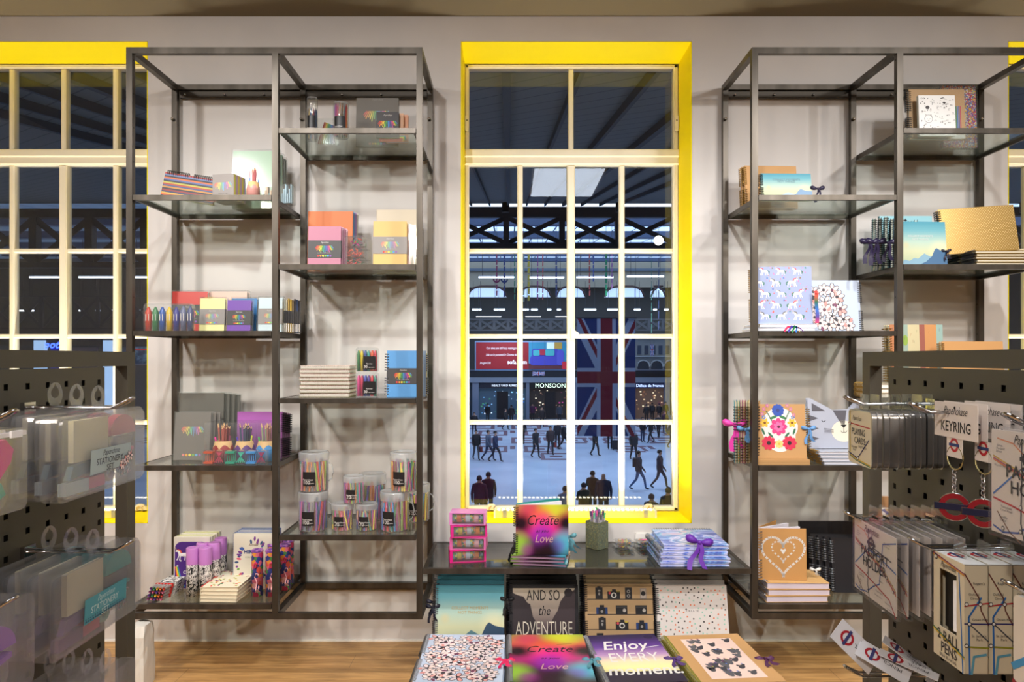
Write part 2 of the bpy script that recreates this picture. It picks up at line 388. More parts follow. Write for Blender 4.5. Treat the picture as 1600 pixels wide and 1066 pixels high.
# bench between the units
BZ = PZ(889, Z1)
t = thing('display_bench', 'low steel framed bench with dark glass top under the middle window', 'bench', ((LX1 + RX0) / 2, Z1, 0))
bx = (LX1 + RX0) / 2; b = MB(); hw = (RX0 - LX1) / 2 - .002
b.box(-hw, hw, 0, .02, BZ - .022, BZ, STEEL); b.box(-hw, hw, .41, .435, BZ - .022, BZ, STEEL); b.box(-hw, -hw + .018, .02, .41, BZ - .022, BZ, STEEL); b.box(hw - .018, hw, .02, .41, BZ - .022, BZ, STEEL)
b.build('frame', t)
GLB = glassmat('bench_glass', (0.50, 0.52, 0.50), 2.2, 0.10, '#a9aaa4', 0.06)
g = MB(); g.box(-hw + .0185, hw - .0185, .0205, .4095, BZ - .009, BZ - .001, GLB); g.build('glass_top', t)
# two-step plinth that carries the notebooks under the bench
t = thing('display_plinth', 'dark stepped plinth under the notebooks below the bench', 'plinth', (bx, 2.3, 0))
b = MB(); b.box(-.60, .62, .52, .95, 0, .075, M('#4b4239', .6)); b.build('upper_step', t)
b = MB(); b.box(-.50, .52, 0.0, .44, 0, .20, M('#4b4239', .6)); b.build('lower_step', t)
# ------------------------------------------------------------------ printed designs
FAN = ['#d8362f', '#e2572b', '#ee8a2c', '#f4b63a', '#f3d935', '#a9c93c', '#4fae52', '#35a08c', '#3f8fd0', '#4b63b8', '#6d4fa8', '#c14b9b', '#e2457f', '#f0c53c', '#5bb65a', '#4a86c8']
def fan(b, cx, cz, w, y, pale=False):
    n = 16
    for i in range(n):
        u = (i + .5) / n * 2 - 1; x = cx + u * w / 2; a = -u * .95
        l = w * (.30 + .14 * (1 - u * u)) * (0.8 + .3 * ((i * 7) % 3) / 2); z0 = cz + w * .10
        dx, dz = math.sin(a) * l * -1, -math.cos(a) * l
        c = FAN[i]
        if pale:
            q = [int(c[k:k + 2], 16) for k in (1, 3, 5)]; c = '#%02x%02x%02x' % tuple(int(v * .6 + 215 * .4) for v in q)
        b.line([(x, z0), (x - dx * -.6 * (1 if u else 0), z0 + dz)], w / n * .62, y, M(c))
def dots6(b, cx, cz, w, y, cols=('#d8362f', '#ee8a2c', '#f3d935', '#6fbf4f', '#3f9fd8', '#8a4fa8')):
    for i, c in enumerate(cols): b.disc(cx + (i - 2.5) * w / 6, cz, w / 15, y, M(c), 10)
def script(b, x, z, s, y, m): b.text('Paperchase', x, z, s, y, m, 'CENTER', .5, 0, sx=.75)
INK = M('#1c1a1c', .5); WHT = M('#dad8d5', .6); BAND = M('#3b393a', .5, name='charcoal_card'); BANDG = M('#8e8884', .5, name='grey_card')
def band_art(b, w, z0, z1, y, m, pale=False):
    b.rect(-w / 2, w / 2, z0, z1, y, m)
    h = z1 - z0; yy = y - .0003
    script(b, 0, z0 + h * .84, h * .13, yy, M('#c9c4c0')); fan(b, 0, z0 + h * .60, w * .46, yy, pale)
    b.text('A5 COLOUR PLANNER', 0, z0 + h * .25, h * .075, yy, M('#a8a4a2')); dots6(b, 0, z0 + h * .11, w * .45, yy)
def flower(b, x, z, r, y, rg, core=True, pinkish=False):
    n = rg.choice((5, 6, 7)); a0 = rg.random() * 6
    for k in range(n):
        a = a0 + 2 * math.pi * k / n; px, pz = x + math.cos(a) * r * .62, z + math.sin(a) * r * .62
        q = rg.random(); c = '#dcccce' if q < .6 else ('#e9cfc9' if q < .82 else ('#dd9d98' if q < .93 else '#e8dfe0'))
        b.disc(px, pz, r * .50, y - .00005 * k, M('#2b2830'), 9, r * .33, a=a); b.disc(px, pz, r * .42, y - .0001 - .00005 * k, M(c), 9, r * .245, a=a)
    if core: b.disc(x, z, r * .17, y - .0006, M(rg.choice(('#2b2a33', '#6d3350', '#33303a'))), 8)
_fl = {}
def floral(b, x0, x1, z0, z1, y, seed=1, r0=.02, xmax=None):
    rg = random.Random(seed); pts = []
    for _ in range(900):
        x = x0 + r0 + (x1 - x0 - 2 * r0) * rg.random(); z = z0 + r0 + (z1 - z0 - 2 * r0) * rg.random()
        if xmax and x > xmax(z): continue
        if all(math.hypot(x - p[0], z - p[1]) > r0 * 1.25 for p in pts): pts.append((x, z))
    for i, (x, z) in enumerate(pts):
        if rg.random() < .3: b.disc(x + r0 * .7, z, r0 * .6, y - .0002, M('#34323c'), 8, r0 * .38, a=rg.random() * 3)
        flower(b, x, z, r0 * (.85 + .35 * rg.random()), y - .0004 - .0000005 * i, rg)
        if rg.random() < .45:
            a = rg.random() * 6; b.disc(x + r0 * math.cos(a), z + r0 * math.sin(a), r0 * .4, y - .0012, M(rg.choice(('#34323c', '#db8f8b', '#7a3f60'))), 8, r0 * .24, a=a)
def unicorn(b, x, z, s, y, mane, fl=1):
    w = M('#f4f1f2'); P = lambda q: [(x + fl * s * u, z + s * v) for u, v in q]
    b.poly(P([(-.5, .0), (-.35, .22), (.15, .2), (.35, .45), (.55, .5), (.75, .38), (.7, .3), (.5, .3), (.42, .0), (.3, -.12), (-.3, -.12)]), y, w)
    for lx, dx in ((-.42, -.12), (-.25, .05), (.22, .1), (.36, .22)): b.line([(x + fl * s * lx, z), (x + fl * s * (lx + dx * .5), z - s * .3), (x + fl * s * (lx + dx), z - s * .5)], s * .09, y, w)
    b.line([(x + fl * s * .62, z + s * .48), (x + fl * s * .78, z + s * .75)], s * .04, y, M('#e6c46a'))
    b.line([(x + fl * s * .5, z + s * .52), (x + fl * s * .25, z + s * .45), (x + fl * s * .15, z + s * .2)], s * .13, y - .0002, M(mane))
    b.line([(x - fl * s * .48, z + s * .1), (x - fl * s * .7, z - s * .02), (x - fl * s * .66, z - s * .3)], s * .12, y - .0002, M('#3d7a60'))
def star(b, x, z, r, y, m, n=5): b.poly([(x + (r if k % 2 == 0 else r * .42) * math.sin(math.pi * k / n), z + (r if k % 2 == 0 else r * .42) * math.cos(math.pi * k / n)) for k in range(2 * n)], y, m)
def unicorns(b, x0, x1, z0, z1, y, s=.030):
    rg = random.Random(3); row = 0; z = z0 + s
    while z < z1 - s * .6:
        x = x0 + s * (.9 if row % 2 else 1.6)
        while x < x1 - s * .7:
            unicorn(b, x, z, s * (.85 + .2 * rg.random()), y, rg.choice(('#d9605f', '#cf4f6a', '#6e6a60')), rg.choice((-1, 1)))
            for _ in range(3):
                b.disc(min(x1 - .004, x + s * (.6 + rg.random() * .8)), min(z1 - .004, z + s * (rg.random() * 1.4 - .4)), s * .07, y, M(rg.choice(('#dd7fb0', '#e2503c', '#d96aa6'))), 7)
            star(b, min(x1 - .006, x + s * 1.05), min(z1 - .006, z + s * .6), s * .15, y - .0003, M(rg.choice(('#2f6fc0', '#2e8a6a', '#8a6a3c', '#e06a3a'))))
            x += s * 2.1
        z += s * 1.45; row += 1
def camera_icon(b, x, z, s, y, k):
    d = M('#1d1c20'); bl = M('#20396b'); gy = M('#8f8a86')
    if k == 0:
        b.rect(x - .32 * s, x + .32 * s, z, z + .95 * s, y, d); b.rect(x - .15 * s, x + .15 * s, z + .95 * s, z + 1.05 * s, y, d); b.disc(x, z + .42 * s, .09 * s, y - .0003, gy, 8, .14 * s); b.rect(x - .1 * s, x + .12 * s, z + .62 * s, z + .75 * s, y - .0003, gy)
    elif k == 1:
        b.rect(x - .55 * s, x + .55 * s, z, z + .62 * s, y, d); b.rect(x - .15 * s, x + .2 * s, z + .6 * s, z + .8 * s, y, d); b.disc(x, z + .30 * s, .24 * s, y - .0003, M('#c9c4bd'), 12); b.disc(x, z + .30 * s, .15 * s, y - .0006, d, 10); b.disc(x - .36 * s, z + .5 * s, .12 * s, y - .0003, M('#b8404a'), 8); b.rect(x - .5 * s, x - .25 * s, z + .62 * s, z + .68 * s, y, M('#b9a23c')); b.rect(x + .25 * s, x + .5 * s, z + .55 * s, z + .68 * s, y, M('#b9a23c'))
    elif k == 2:
        b.rect(x - .3 * s, x + .3 * s, z, z + .95 * s, y, d); b.disc(x, z + .62 * s, .15 * s, y - .0003, gy, 9); b.disc(x, z + .25 * s, .15 * s, y - .0003, gy, 9); b.disc(x, z + .62 * s, .08 * s, y - .0006, d, 7); b.disc(x, z + .25 * s, .08 * s, y - .0006, d, 7)
    elif k == 3:
        b.rect(x - .28 * s, x + .28 * s, z, z + .9 * s, y, M('#8d8077')); b.rect(x - .2 * s, x + .2 * s, z + .08 * s, z + .8 * s, y - .0002, M('#a89c92')); b.disc(x, z + .45 * s, .2 * s, y - .0004, d, 10)
    elif k == 4:
        b.rect(x - .5 * s, x + .5 * s, z, z + .55 * s, y, bl); b.rect(x - .2 * s, x + .2 * s, z + .5 * s, z + .75 * s, y, d); b.rect(x - .3 * s, x + .3 * s, z, z + .5 * s, y - .0002, d); b.disc(x, z + .22 * s, .12 * s, y - .0004, gy, 9)
    else:
        b.rect(x - .5 * s, x + .5 * s, z, z + .72 * s, y, d); b.rect(x - .46 * s, x + .46 * s, z + .55 * s, z + .6 * s, y - .0002, M('#4c4a4a')); b.disc(x + .24 * s, z + .3 * s, .15 * s, y - .0003, M('#b4aea8'), 10)
KRAFT = M('#b98f5e', .8, name='kraft_card')
def art_cameras(b, w, h, y):
    rows = [(0, 1, 2, 3), (4, 5, 5), (0, 1, 4), (2, 5, 3, 1)]
    for r, ks in enumerate(rows):
        z = h - (r + 1) * h * .235 + .0; b.rect(-w / 2 + .01, w / 2, z - .003, z, y, M('#241f20'))
        for i, k in enumerate(ks): camera_icon(b, -w / 2 + .03 + (i + .5) * (w - .04) / len(ks), z, .049, y, k)
def art_dots(b, w, h, y):
    rg = random.Random(5); pts = []
    for _ in range(1500):
        x, z = (rg.random() - .5) * (w - .02), .01 + rg.random() * (h - .02)
        if math.hypot(x, z - h * .58) > .028 and all(math.hypot(x - p[0], z - p[1]) > .0155 for p in pts): pts.append((x, z))
    for i, (x, z) in enumerate(pts): b.disc(x, z, .0036, y, M(('#3a3436', '#d9744a', '#8fbfae')[i % 3]), 8)
    b.text('C R E A T E', 0, h * .58, .011, y, M('#4a4446'))
def mountains(b, w, h, y, dark='#35506a', mid='#5b7f92', sun=True):
    def rg(pts, c, yy): b.poly([(w * (u - .5), h * v) for u, v in pts], yy, M(c))
    rg([(0, 0), (0, .07), (.10, .16), (.2, .13), (.3, .2), (.38, .18), (.52, .30), (.62, .24), (.75, .2), (1, .2), (1, 0)], mid, y)
    rg([(.3, 0), (.55, .12), (.68, .24), (.74, .38), (.78, .42), (.86, .37), (.93, .35), (1, .34), (1, 0)], dark, y - .0002)
    rg([(0, 0), (0, .03), (.25, .06), (.5, .04), (1, .1), (1, 0)], dark, y - .0003)
def grad_mat(name, stops, h, rough=.45, blobs=(), noise=0.0, spec=None):
    m, t, N, L, b = nt(name); tc, s = objxyz(N, L)
    mr = N.new('ShaderNodeMapRange'); mr.inputs[2].default_value = h; L.new(s.outputs[2], mr.inputs[0])
    src = mr.outputs[0]
    if noise:
        n = N.new('ShaderNodeTexNoise'); n.inputs['Scale'].default_value = 9; n.inputs['Detail'].default_value = 2; L.new(tc.outputs['Object'], n.inputs[0])
        ma = N.new('ShaderNodeMath'); ma.operation = 'MULTIPLY_ADD'; ma.inputs[1].default_value = noise; L.new(n.outputs[0], ma.inputs[0]); L.new(src, ma.inputs[2])
        mb_ = N.new('ShaderNodeMath'); mb_.operation = 'SUBTRACT'; mb_.inputs[1].default_value = noise * .5; L.new(ma.outputs[0], mb_.inputs[0]); src = mb_.outputs[0]
    r = ramp(N, stops); L.new(src, r.inputs[0]); cur = r.outputs[0]
    if blobs:
        cb = N.new('ShaderNodeCombineXYZ'); L.new(s.outputs[0], cb.inputs[0]); L.new(s.outputs[2], cb.inputs[2])
        for cx, cz, rx, col, fac in blobs:
            d = N.new('ShaderNodeVectorMath'); d.operation = 'DISTANCE'; d.inputs[1].default_value = (cx, 0, cz); L.new(cb.outputs[0], d.inputs[0])
            q = N.new('ShaderNodeMapRange'); q.interpolation_type = 'SMOOTHSTEP'; q.inputs[1].default_value = rx; q.inputs[2].default_value = rx * .15; q.inputs[3].default_value = 0; q.inputs[4].default_value = fac
            L.new(d.outputs['Value'], q.inputs[0]); x = N.new('ShaderNodeMix'); x.data_type = 'RGBA'; L.new(q.outputs[0], x.inputs[0]); L.new(cur, x.inputs[6]); x.inputs[7].default_value = hexc(col); cur = x.outputs[2]
    L.new(cur, b.inputs['Base Color']); b.inputs['Roughness'].default_value = rough
    return m
def sky_cover(h, w): return grad_mat('sunrise_print', [(0, '#a3b394'), (.35, '#c2c6a2'), (.55, '#a9c2b4'), (.8, '#64a2ae'), (1, '#3f8ba0')], h, .65, [(w * .36, h * .36, .32 * h, '#e0d8ac', .6), (-w * .36, h * .48, .11 * h, '#c8be90', .6)])
def create_cover(w, h):
    k = w / .25
    return grad_mat('colour_haze_print', [(0, '#1c1018'), (.25, '#3a1436'), (.5, '#c22a7c'), (.75, '#d8584e'), (.9, '#a8883c'), (1, '#7a9a3c')], h, .28,
        [(-.06 * k, .9 * h, .09 * k, '#c9285e', .8), (.05 * k, .93 * h, .09 * k, '#c8cc34', .9), (-.005 * k, .72 * h, .08 * k, '#e0603a', .8), (.01 * k, .55 * h, .09 * k, '#dd2b8a', .9), (0, .38 * h, .08 * k, '#8a2aa8', .9),
         (-.10 * k, .62 * h, .075 * k, '#200c1c', 1.0), (.115 * k, .62 * h, .070 * k, '#180d1a', 1.0), (-.115 * k, .20 * h, .085 * k, '#93c43a', .85), (-.07 * k, .10 * h, .05 * k, '#8a2a7c', .7), (.105 * k, .24 * h, .085 * k, '#4cb0c8', .85), (.075 * k, .18 * h, .05 * k, '#6a3ab0', .6), (.02 * k, .06 * h, .09 * k, '#1a0c14', .9)])
def art_create(b, w, h, y):
    k = M('#231a24', .4)
    b.text('Create', 0, h * .60, w * .27, y, k, 'CENTER', .35, 0, sx=.8); b.text('as you', 0, h * .45, w * .09, y, k, 'CENTER', .4, 0); b.text('Love', w * .03, h * .25, w * .22, y, M('#c9a7a0', .3, .3), 'CENTER', .3, 0, sx=.8)
    b.line([(w * .12, h * .76), (w * .32, h * .78)], .0016, y, k)
MARBLE = None
def marble_mat():
    m, t, N, L, b = nt('marbled_print'); tc = N.new('ShaderNodeTexCoord')
    mp = N.new('ShaderNodeMapping'); mp.inputs['Rotation'].default_value = (0, .6, 0); mp.inputs['Scale'].default_value = (6, 1, 12); L.new(tc.outputs['Object'], mp.inputs[0])
    n = N.new('ShaderNodeTexNoise'); n.inputs['Scale'].default_value = 1.3; n.inputs['Detail'].default_value = 7; n.inputs['Distortion'].default_value = 1.0; L.new(mp.outputs[0], n.inputs[0])
    r = ramp(N, [(.30, '#4a4f9c'), (.39, '#5f78c8'), (.45, '#cfcdea'), (.50, '#7aa8dc'), (.55, '#5560b8'), (.60, '#6fc0d8'), (.66, '#d8a8cc'), (.72, '#8a7cc8'), (.8, '#cfe9ec')]); L.new(n.outputs[0], r.inputs[0]); L.new(r.outputs[0], b.inputs['Base Color']); b.inputs['Roughness'].default_value = .35
    return m
def noise_mat(name, stops, scale=40, detail=2, rough=.5, metal=0.0, stretch=(1, 1, 1), const=True):
    m, t, N, L, b = nt(name); tc = N.new('ShaderNodeTexCoord'); mp = N.new('ShaderNodeMapping'); mp.inputs['Scale'].default_value = stretch; L.new(tc.outputs['Object'], mp.inputs[0])
    n = N.new('ShaderNodeTexNoise'); n.inputs['Scale'].default_value = scale; n.inputs['Detail'].default_value = detail; L.new(mp.outputs[0], n.inputs[0])
    r = ramp(N, stops, 'CONSTANT' if const else 'LINEAR'); L.new(n.outputs[0], r.inputs[0]); L.new(r.outputs[0], b.inputs['Base Color']); b.inputs['Roughness'].default_value = rough; b.inputs['Metallic'].default_value = metal
    return m
def voro_mat(name, cols, scale, rough=.5):
    m, t, N, L, b = nt(name); tc = N.new('ShaderNodeTexCoord'); v = N.new('ShaderNodeTexVoronoi'); v.inputs['Scale'].default_value = scale; L.new(tc.outputs['Object'], v.inputs[0])
    s = N.new('ShaderNodeSeparateColor'); L.new(v.outputs['Color'], s.inputs[0]); r = ramp(N, [(i / len(cols), c) for i, c in enumerate(cols)], 'CONSTANT'); L.new(s.outputs[0], r.inputs[0]); L.new(r.outputs[0], b.inputs['Base Color']); b.inputs['Roughness'].default_value = rough
    return m
# London map: lines, stations, names
def tube_map(b, w, h, y, seed=0, names=True):
    L_ = lambda pts, c, t=.0028: b.line([(w * (u - .5), h * v) for u, v in pts], t, y, M(c))
    L_([(0, .80), (.35, .68), (.62, .60), (.80, .50), (1, .36)], '#c8a03c', .0022); L_([(0, .78), (.35, .66), (.62, .58), (.79, .48), (1, .33)], '#a0506e', .0022); L_([(0, .765), (.35, .645), (.62, .565), (.78, .465), (1, .31)], '#d07848', .0022)
    L_([(0, .38), (.25, .34), (.6, .26), (.85, .2), (1, .02)], '#b8343c'); L_([(.0, .42), (.22, .62), (.34, .72), (.6, .70), (1, .60)], '#3f6fb8'); L_([(0, .1), (.12, .06), (.3, .1), (.5, .26), (.62, .32), (.7, .9), (1, 1)], '#4660a8')
    L_([(.34, 1), (.34, .6), (.33, .2), (.38, 0)], '#50525a'); L_([(.44, 1), (.42, .78), (.9, .72)], '#50525a'); L_([(.05, .25), (.2, .08), (.33, -.0 + .01)], '#7c5a4a', .002); L_([(.05, .98), (.24, .95), (.36, .86), (.40, .78)], '#d78a68', .002)
    for u, v in ((.34, .70), (.43, .77), (.66, .70), (.80, .48), (.33, .35), (.5, .27), (.33, .12), (.12, .1), (.94, .34)): b.disc(w * (u - .5), h * v, .0036, y - .0003, M('#3a3a40'), 10); b.disc(w * (u - .5), h * v, .0024, y - .0006, WHT, 10)
    if names:
        g = M('#5a5c68'); rg = random.Random(seed)
        for t_, u, v in (('Great', .08, .9), ('Portland', .09, .87), ('Street', .07, .84), ("King's Cross", .80, .92), ('St. Pancras', .80, .88), ('Warren Street', .1, .7), ('Farringdon', .88, .62), ('Tottenham', .16, .30), ('Court Road', .16, .27), ('Holborn', .66, .36), ('Chancery Lane', .86, .42), ('Covent Garden', .62, .2), ('Leicester Square', .6, .14), ('Mansion House', .84, .12), ('Monument', .86, .06), ('Piccadilly', .12, .2), ('Circus', .12, .17)):
            b.text(t_, w * (u - .5), h * v, h * .034, y - .0003, g)
def roundel(b, x, z, r, y, label=None):
    b.ring(x, z, r * .62, r, y, M('#b0202c'), 24); b.rect(x - r * 1.25, x + r * 1.25, z - r * .2, z + r * .2, y - .0003, M('#22366e'))
# ------------------------------------------------------------------ stationery builders; local frame: x right, front face at y=0, z up
def rings(b, w, h, t, mat, side='left', gap=.0085, r=None, sx=1, two=True):
    r = r or t / 2 + .0042; n = int((h if side == 'left' else w) / gap)
    for i in range(1, n):
        p = i * gap
        if two and abs(i - n / 2) < n * .06: continue
        for dz in (0, .0022):
            pts = []
            for k in range(8):
                a = 2 * math.pi * k / 8
                if side == 'left': pts.append((sx * (-w / 2 + r * math.cos(a)), t / 2 + r * math.sin(a), p + dz))
                else: pts.append((-w / 2 + p + dz, t / 2 + r * math.sin(a), h + r * math.cos(a)))
            b.tube(pts, .0009, mat, 4, True)
def bow_mesh(b, mat, s=1.0, tails=((-.02, -.07), (.018, -.06))):
    w_ = .013 * s
    for sg in (-1, 1):
        pts = [(0, .001), (.006, .006), (.016, .012), (.026, .014), (.034, .010), (.035, .002), (.030, -.006), (.018, -.007), (.007, -.004)]
        pts = [(sg * x * s, (z + .004 * x / .035) * s) for x, z in pts]
        c = (sg * .020 * s, .003 * s); vs = [(x, 0, z) for x, z in pts] + [(x, .004 * s, z) for x, z in pts] + [(c[0], -.009 * s, c[1]), (c[0], .012 * s, c[1])]
        n = len(pts); b.add(vs, [(i, (i + 1) % n, 2 * n) for i in range(n)] + [(n + i, n + (i + 1) % n, 2 * n + 1) for i in range(n)] + [(i, n + i, n + (i + 1) % n, (i + 1) % n) for i in range(n)], mat, True)
    for dx, dz in tails:
        pa, pb = [], []
        for k in range(7):
            u = k / 6; x = dx * s * u + .004 * s * math.sin(u * 7); z = dz * s * u; pa.append((x - w_ * .45, -.002 - .004 * math.sin(u * 6), z)); pb.append((x + w_ * .45, -.003 + .003 * math.sin(u * 5), z))
        b.strip(pa, pb, mat)
    b.lathe([(.001, -.005 * s), (.005 * s, -.003 * s), (.006 * s, .001 * s), (.004 * s, .006 * s), (.001, .007 * s)], mat, 8)
def book(name, label, cat, w, h, t, cover, loc, rot=(0, 0, 0), art=None, wire=None, side='left', bow=None, bowpos=None, band=None, group=None, back=None, pages=PAPER, ct=.002, sx=1, gap=.0085, wrap=None, wr=None):
    r = thing(name, label, cat, loc, rot, group)
    b = MB(); b.box(-w / 2, w / 2, 0, ct, 0, h, cover)
    if art: art(b, w, h, -.0004)
    b.build('front_cover', r)
    b = MB(); b.box(-w / 2 + .003, w / 2 - .003, ct, t - ct, .002, h - .003, pages); b.build('pages', r)
    b = MB(); b.box(-w / 2, w / 2, t - ct, t, 0, h, back or cover)
    if not wire: b.box(-w / 2 - .0008, -w / 2 + .001, 0, t, 0, h, back or cover)
    b.build('back_cover', r)
    if wire: b = MB(); rings(b, w, h, t, wire, side, gap, wr, sx); b.build('wire_binding', r)
    if band: b = MB(); b.box(-w / 2 - .0012, w / 2 + .0012, -.0009, t + .001, band[0], band[1], band[2]); band_art(b, w, band[0], band[1], -.0014, band[2], band[3]); b.build('belly_band', r)
    if bow: b = MB(); bow_mesh(b, bow, bowpos[3] if len(bowpos) > 3 else 1.0); b.build('ribbon_bow', r, bowpos[:3])
    if wrap: b = MB(); b.box(-w / 2 - .004, w / 2 + .006, -.004, t + .004, 0, h + .006, CELLO); b.build('clear_wrap', r)
    return r
UP = (rad(-5), 0, 0)
def flat(rz=0): return (rad(-90), 0, rz)
def stand(px0, px1, ytop, Z, zb):      # centre x, width, height of a thing standing at depth Z
    return (PX((px0 + px1) / 2, Z), (px1 - px0) * Z / F, PZ(ytop, Z) - zb)
# ------------------------------------------------------------------ left unit, left column
A_, B_, C_, D_ = SHL; a_, b_, c_, d_ = SHR
Z = 3.06
# A: striped pad lying on its edge
cx, w_, h_ = stand(253, 331, 278, Z, A_)
st = MB(); cols = ['#2b3650', '#b04c24', '#b88a34', '#26324c', '#7a2826', '#20202c', '#a8742a', '#38466a', '#983824', '#a09a3c', '#26262f', '#485888', '#b05a28', '#181820', '#5c6c94', '#a03626']
def art_str(b, w, h, y):
    n = len(cols)
    for i, c in enumerate(cols): b.rect(-w / 2, w / 2, h * i / n, h * (i + 1) / n, y, M(c))
    for i in range(1, 14): b.rect(-w / 2 + w * i / 14 - .0015, -w / 2 + w * i / 14 + .0015, h * .94, h, y - .0003, M('#2a2a36'))
r = book('striped_notebook', 'rainbow striped wire bound notebook lying long side down on the top left shelf', 'notebook', w_, h_ + .012, .02, M('#c98a2e'), (cx, Z, A_ + .001), (rad(-12), rad(7), rad(10)), art_str, WIREK, 'top', back=M('#b6c67a'))
r.location.z = A_ + .006
# memo cube
cx, w_, h_ = stand(330, 367, 272, 3.05, A_)
r = thing('memo_cube', 'grey boxed memo cube with a rainbow pencil fan on front', 'memo cube', (cx, 3.05, A_), (0, 0, rad(-12)))
b = MB(); b.box(-w_ / 2, w_ / 2, 0, .09, 0, h_, M('#938d89', .5)); fan(b, 0, h_ * .62, w_ * .7, -.0005, True); b.text('MEMO CUBE', 0, h_ * .24, .008, -.0005, M('#6e6864'));
for i in range(9): b.rect(-w_ * .42 + i * w_ * .095, -w_ * .42 + (i + .6) * w_ * .095, 0, .006 + .003 * (i % 2), -.0006, M(FAN[i * 2 % 16]))
b.build('sleeve', r)
b = MB()
for i in range(14): b.box(w_ / 2 - .0002, w_ / 2 + .0008, .004 + i * .006, .0098 + i * .006, .002, h_ - .002, M(['#c8b04a', '#8fae5a', '#c77a8c', '#7a8fb0', '#d8935a'][i % 5]))
b.build('paper_block', r)
# cellophane wrapped pads
cx, w_, h_ = stand(365, 436, 236, 3.22, A_)
for k in range(3):
    book('wrapped_pad', ['pale green cellophane wrapped pad standing foremost behind the pencil pot', 'middle one of the cellophane wrapped pads behind the pencil pot', 'rearmost of the cellophane wrapped pads behind the pencil pot'][k], 'pad', w_, h_ - .01 * k, .016, M(['#a6c2a6', '#8ba38c', '#7a8076'][k]), (cx + .006 * k, 3.21 + .028 * k, A_), (rad(-2), 0, 0), wrap=True, group='wrapped pads on the top left shelf')
# pencil-shaped pot with pencils
def pencil_pot(name, label, body, loc, s=1.0, pens=(), group=None, rs=1.0, hs=1.0):
    r = thing(name, label, 'pencil pot', loc, (0, 0, 0), group); n = 24
    R0, hb = .036 * s * rs, .058 * s * hs
    b = MB(); prof = [(0, 0), (R0, 0), (R0, hb), (R0, hb), (R0 * .70, hb + .038 * s * hs), (R0 * .62, hb + .038 * s * hs), (R0 * .60, hb)]
    b.lathe(prof[:3], body, 12); b.build('pot_body', r)
    b = MB(); b.lathe([(R0, hb - .001), (R0 * .78, hb + .036 * s * hs), (R0 * .70, hb + .037 * s * hs), (R0 * .9, hb)], M('#dcb47c', .6, name='pale_wood'), 24)
    b.build('wood_top', r)
    b = MB()      # scalloped edge where paint meets wood
    for k in range(6):
        a0 = math.pi * 2 * k / 6; g = []
        for j in range(9):
            a = a0 + (j / 8 - .5) * math.pi / 3; hh = math.sin(math.pi * j / 8) * .020 * s * hs; rr = R0 * (1 - .22 * hh / (.036 * s * hs)) + .0006; g.append((rr * math.cos(a), rr * math.sin(a), hb + hh - .001))
        g0 = [(R0 * math.cos(a0 + (j / 8 - .5) * math.pi / 3) * 1.01, R0 * math.sin(a0 + (j / 8 - .5) * math.pi / 3) * 1.01, hb - .002) for j in range(9)]
        b.strip(g0, g, body)
    b.build('scallop_band', r)
    for i, (c, L_, m_) in enumerate(pens):
        q = MB(); a = i * 2.4; rr = R0 * .42 * math.sqrt((i + .5) / len(pens)); x0, y0 = rr * math.cos(a), rr * math.sin(a); tx, ty = x0 * 1.9, y0 * 1.9; z1 = hb + L_ * s; hx = lambda u: (x0 + (tx - x0) * u, y0 + (ty - y0) * u, .01 + (z1 - .01) * u)
        q.tube([hx(0), hx(.93)], .0034 * s, M(c), 6); q.tube([hx(.93), hx(1)], [.0032 * s, .0006 * s], M('#dcb47c', .6), 6) if m_ else q.tube([hx(.93), hx(1)], [.0040 * s, .0036 * s], M(c), 6)
        q.build('pencil' if m_ else 'pen', r)
    return r
pencil_pot('pencil_pot', 'wooden topped jar with pink pencils beside the memo cube', M('#c98f86', .35), (PX(395, 3.02), 3.025, A_), .78, [(c, .118 - .006 * (i % 4), True) for i, c in enumerate(['#c87a78', '#b85a60', '#d08a86', '#b86a6a', '#c8787a', '#a85058', '#d29a92'])] + [('#2f7fc0', .055, False), ('#2a74b8', .052, False)])
# small clear boxes
for k, (px, Zk, hh, c, lab) in enumerate([(418, 3.04, 328 - 0, '#6f8f88', 'small clear box of brown pegs right of the pencil pot'), (447, 3.10, 320, '#9fb6c0', 'small clear box with pale blue tape behind the steel post')]):
    r = thing('clear_box', lab, 'clear box', (PX(px, Zk), Zk, A_)); hz = .058 if k == 0 else .082; ww = .03
    b = MB(); b.prism(rrect(-ww, ww, 0, hz, .006), 0, .05, CLEAR); b.build('case', r)
    b = MB()
    for i in range(6): b.box(-ww + .006 + i * .008, -ww + .012 + i * .008, .01, .035, .004, hz * (.55 + .25 * (i % 3)), M(('#b59a7c' if k == 0 else '#a8c4d0') if i % 3 else c))
    b.build('pegs', r)
# B shelf
def plan(px0, px1, yt, Zk, zb, cov, lab, band=None, lean=-5, rz=0, wrap=True, group='planners on the second left shelf', t=.016, name='planner'):
    cx, w_, h_ = stand(px0, px1, yt, Zk, zb); bn = None
    if band: bn = (h_ * .22, h_ * .68, band[0], band[1])
    return book(name, lab, 'planner', w_, h_, t, cov, (cx, Zk, zb + .0005), (rad(lean), 0, rad(rz)), band=bn, wrap=wrap, group=group)
plan(268, 322, 455, 3.20, B_, M('#c2322a', .35), 'red planner with a dark band behind the marker pack', (BAND, False), t=.03, rz=3)
plan(318, 332, 470, 3.18, B_, M('#e8c93c', .4), 'narrow yellow edged planner between the red and pale yellow ones', t=.02, wrap=False)
plan(327, 384, 455, 3.235, B_, M('#e2bfae', .4), 'pink planner in clear wrap behind the yellow and purple ones', t=.035)
plan(311, 350, 466, 3.08, B_, M('#e4dd9c', .4), 'pale yellow planner with a grey band', (BANDG, True), rz=-2)
plan(361, 400, 466, 3.15, B_, M('#2c78b4', .4), 'blue planner behind the purple one', t=.02)
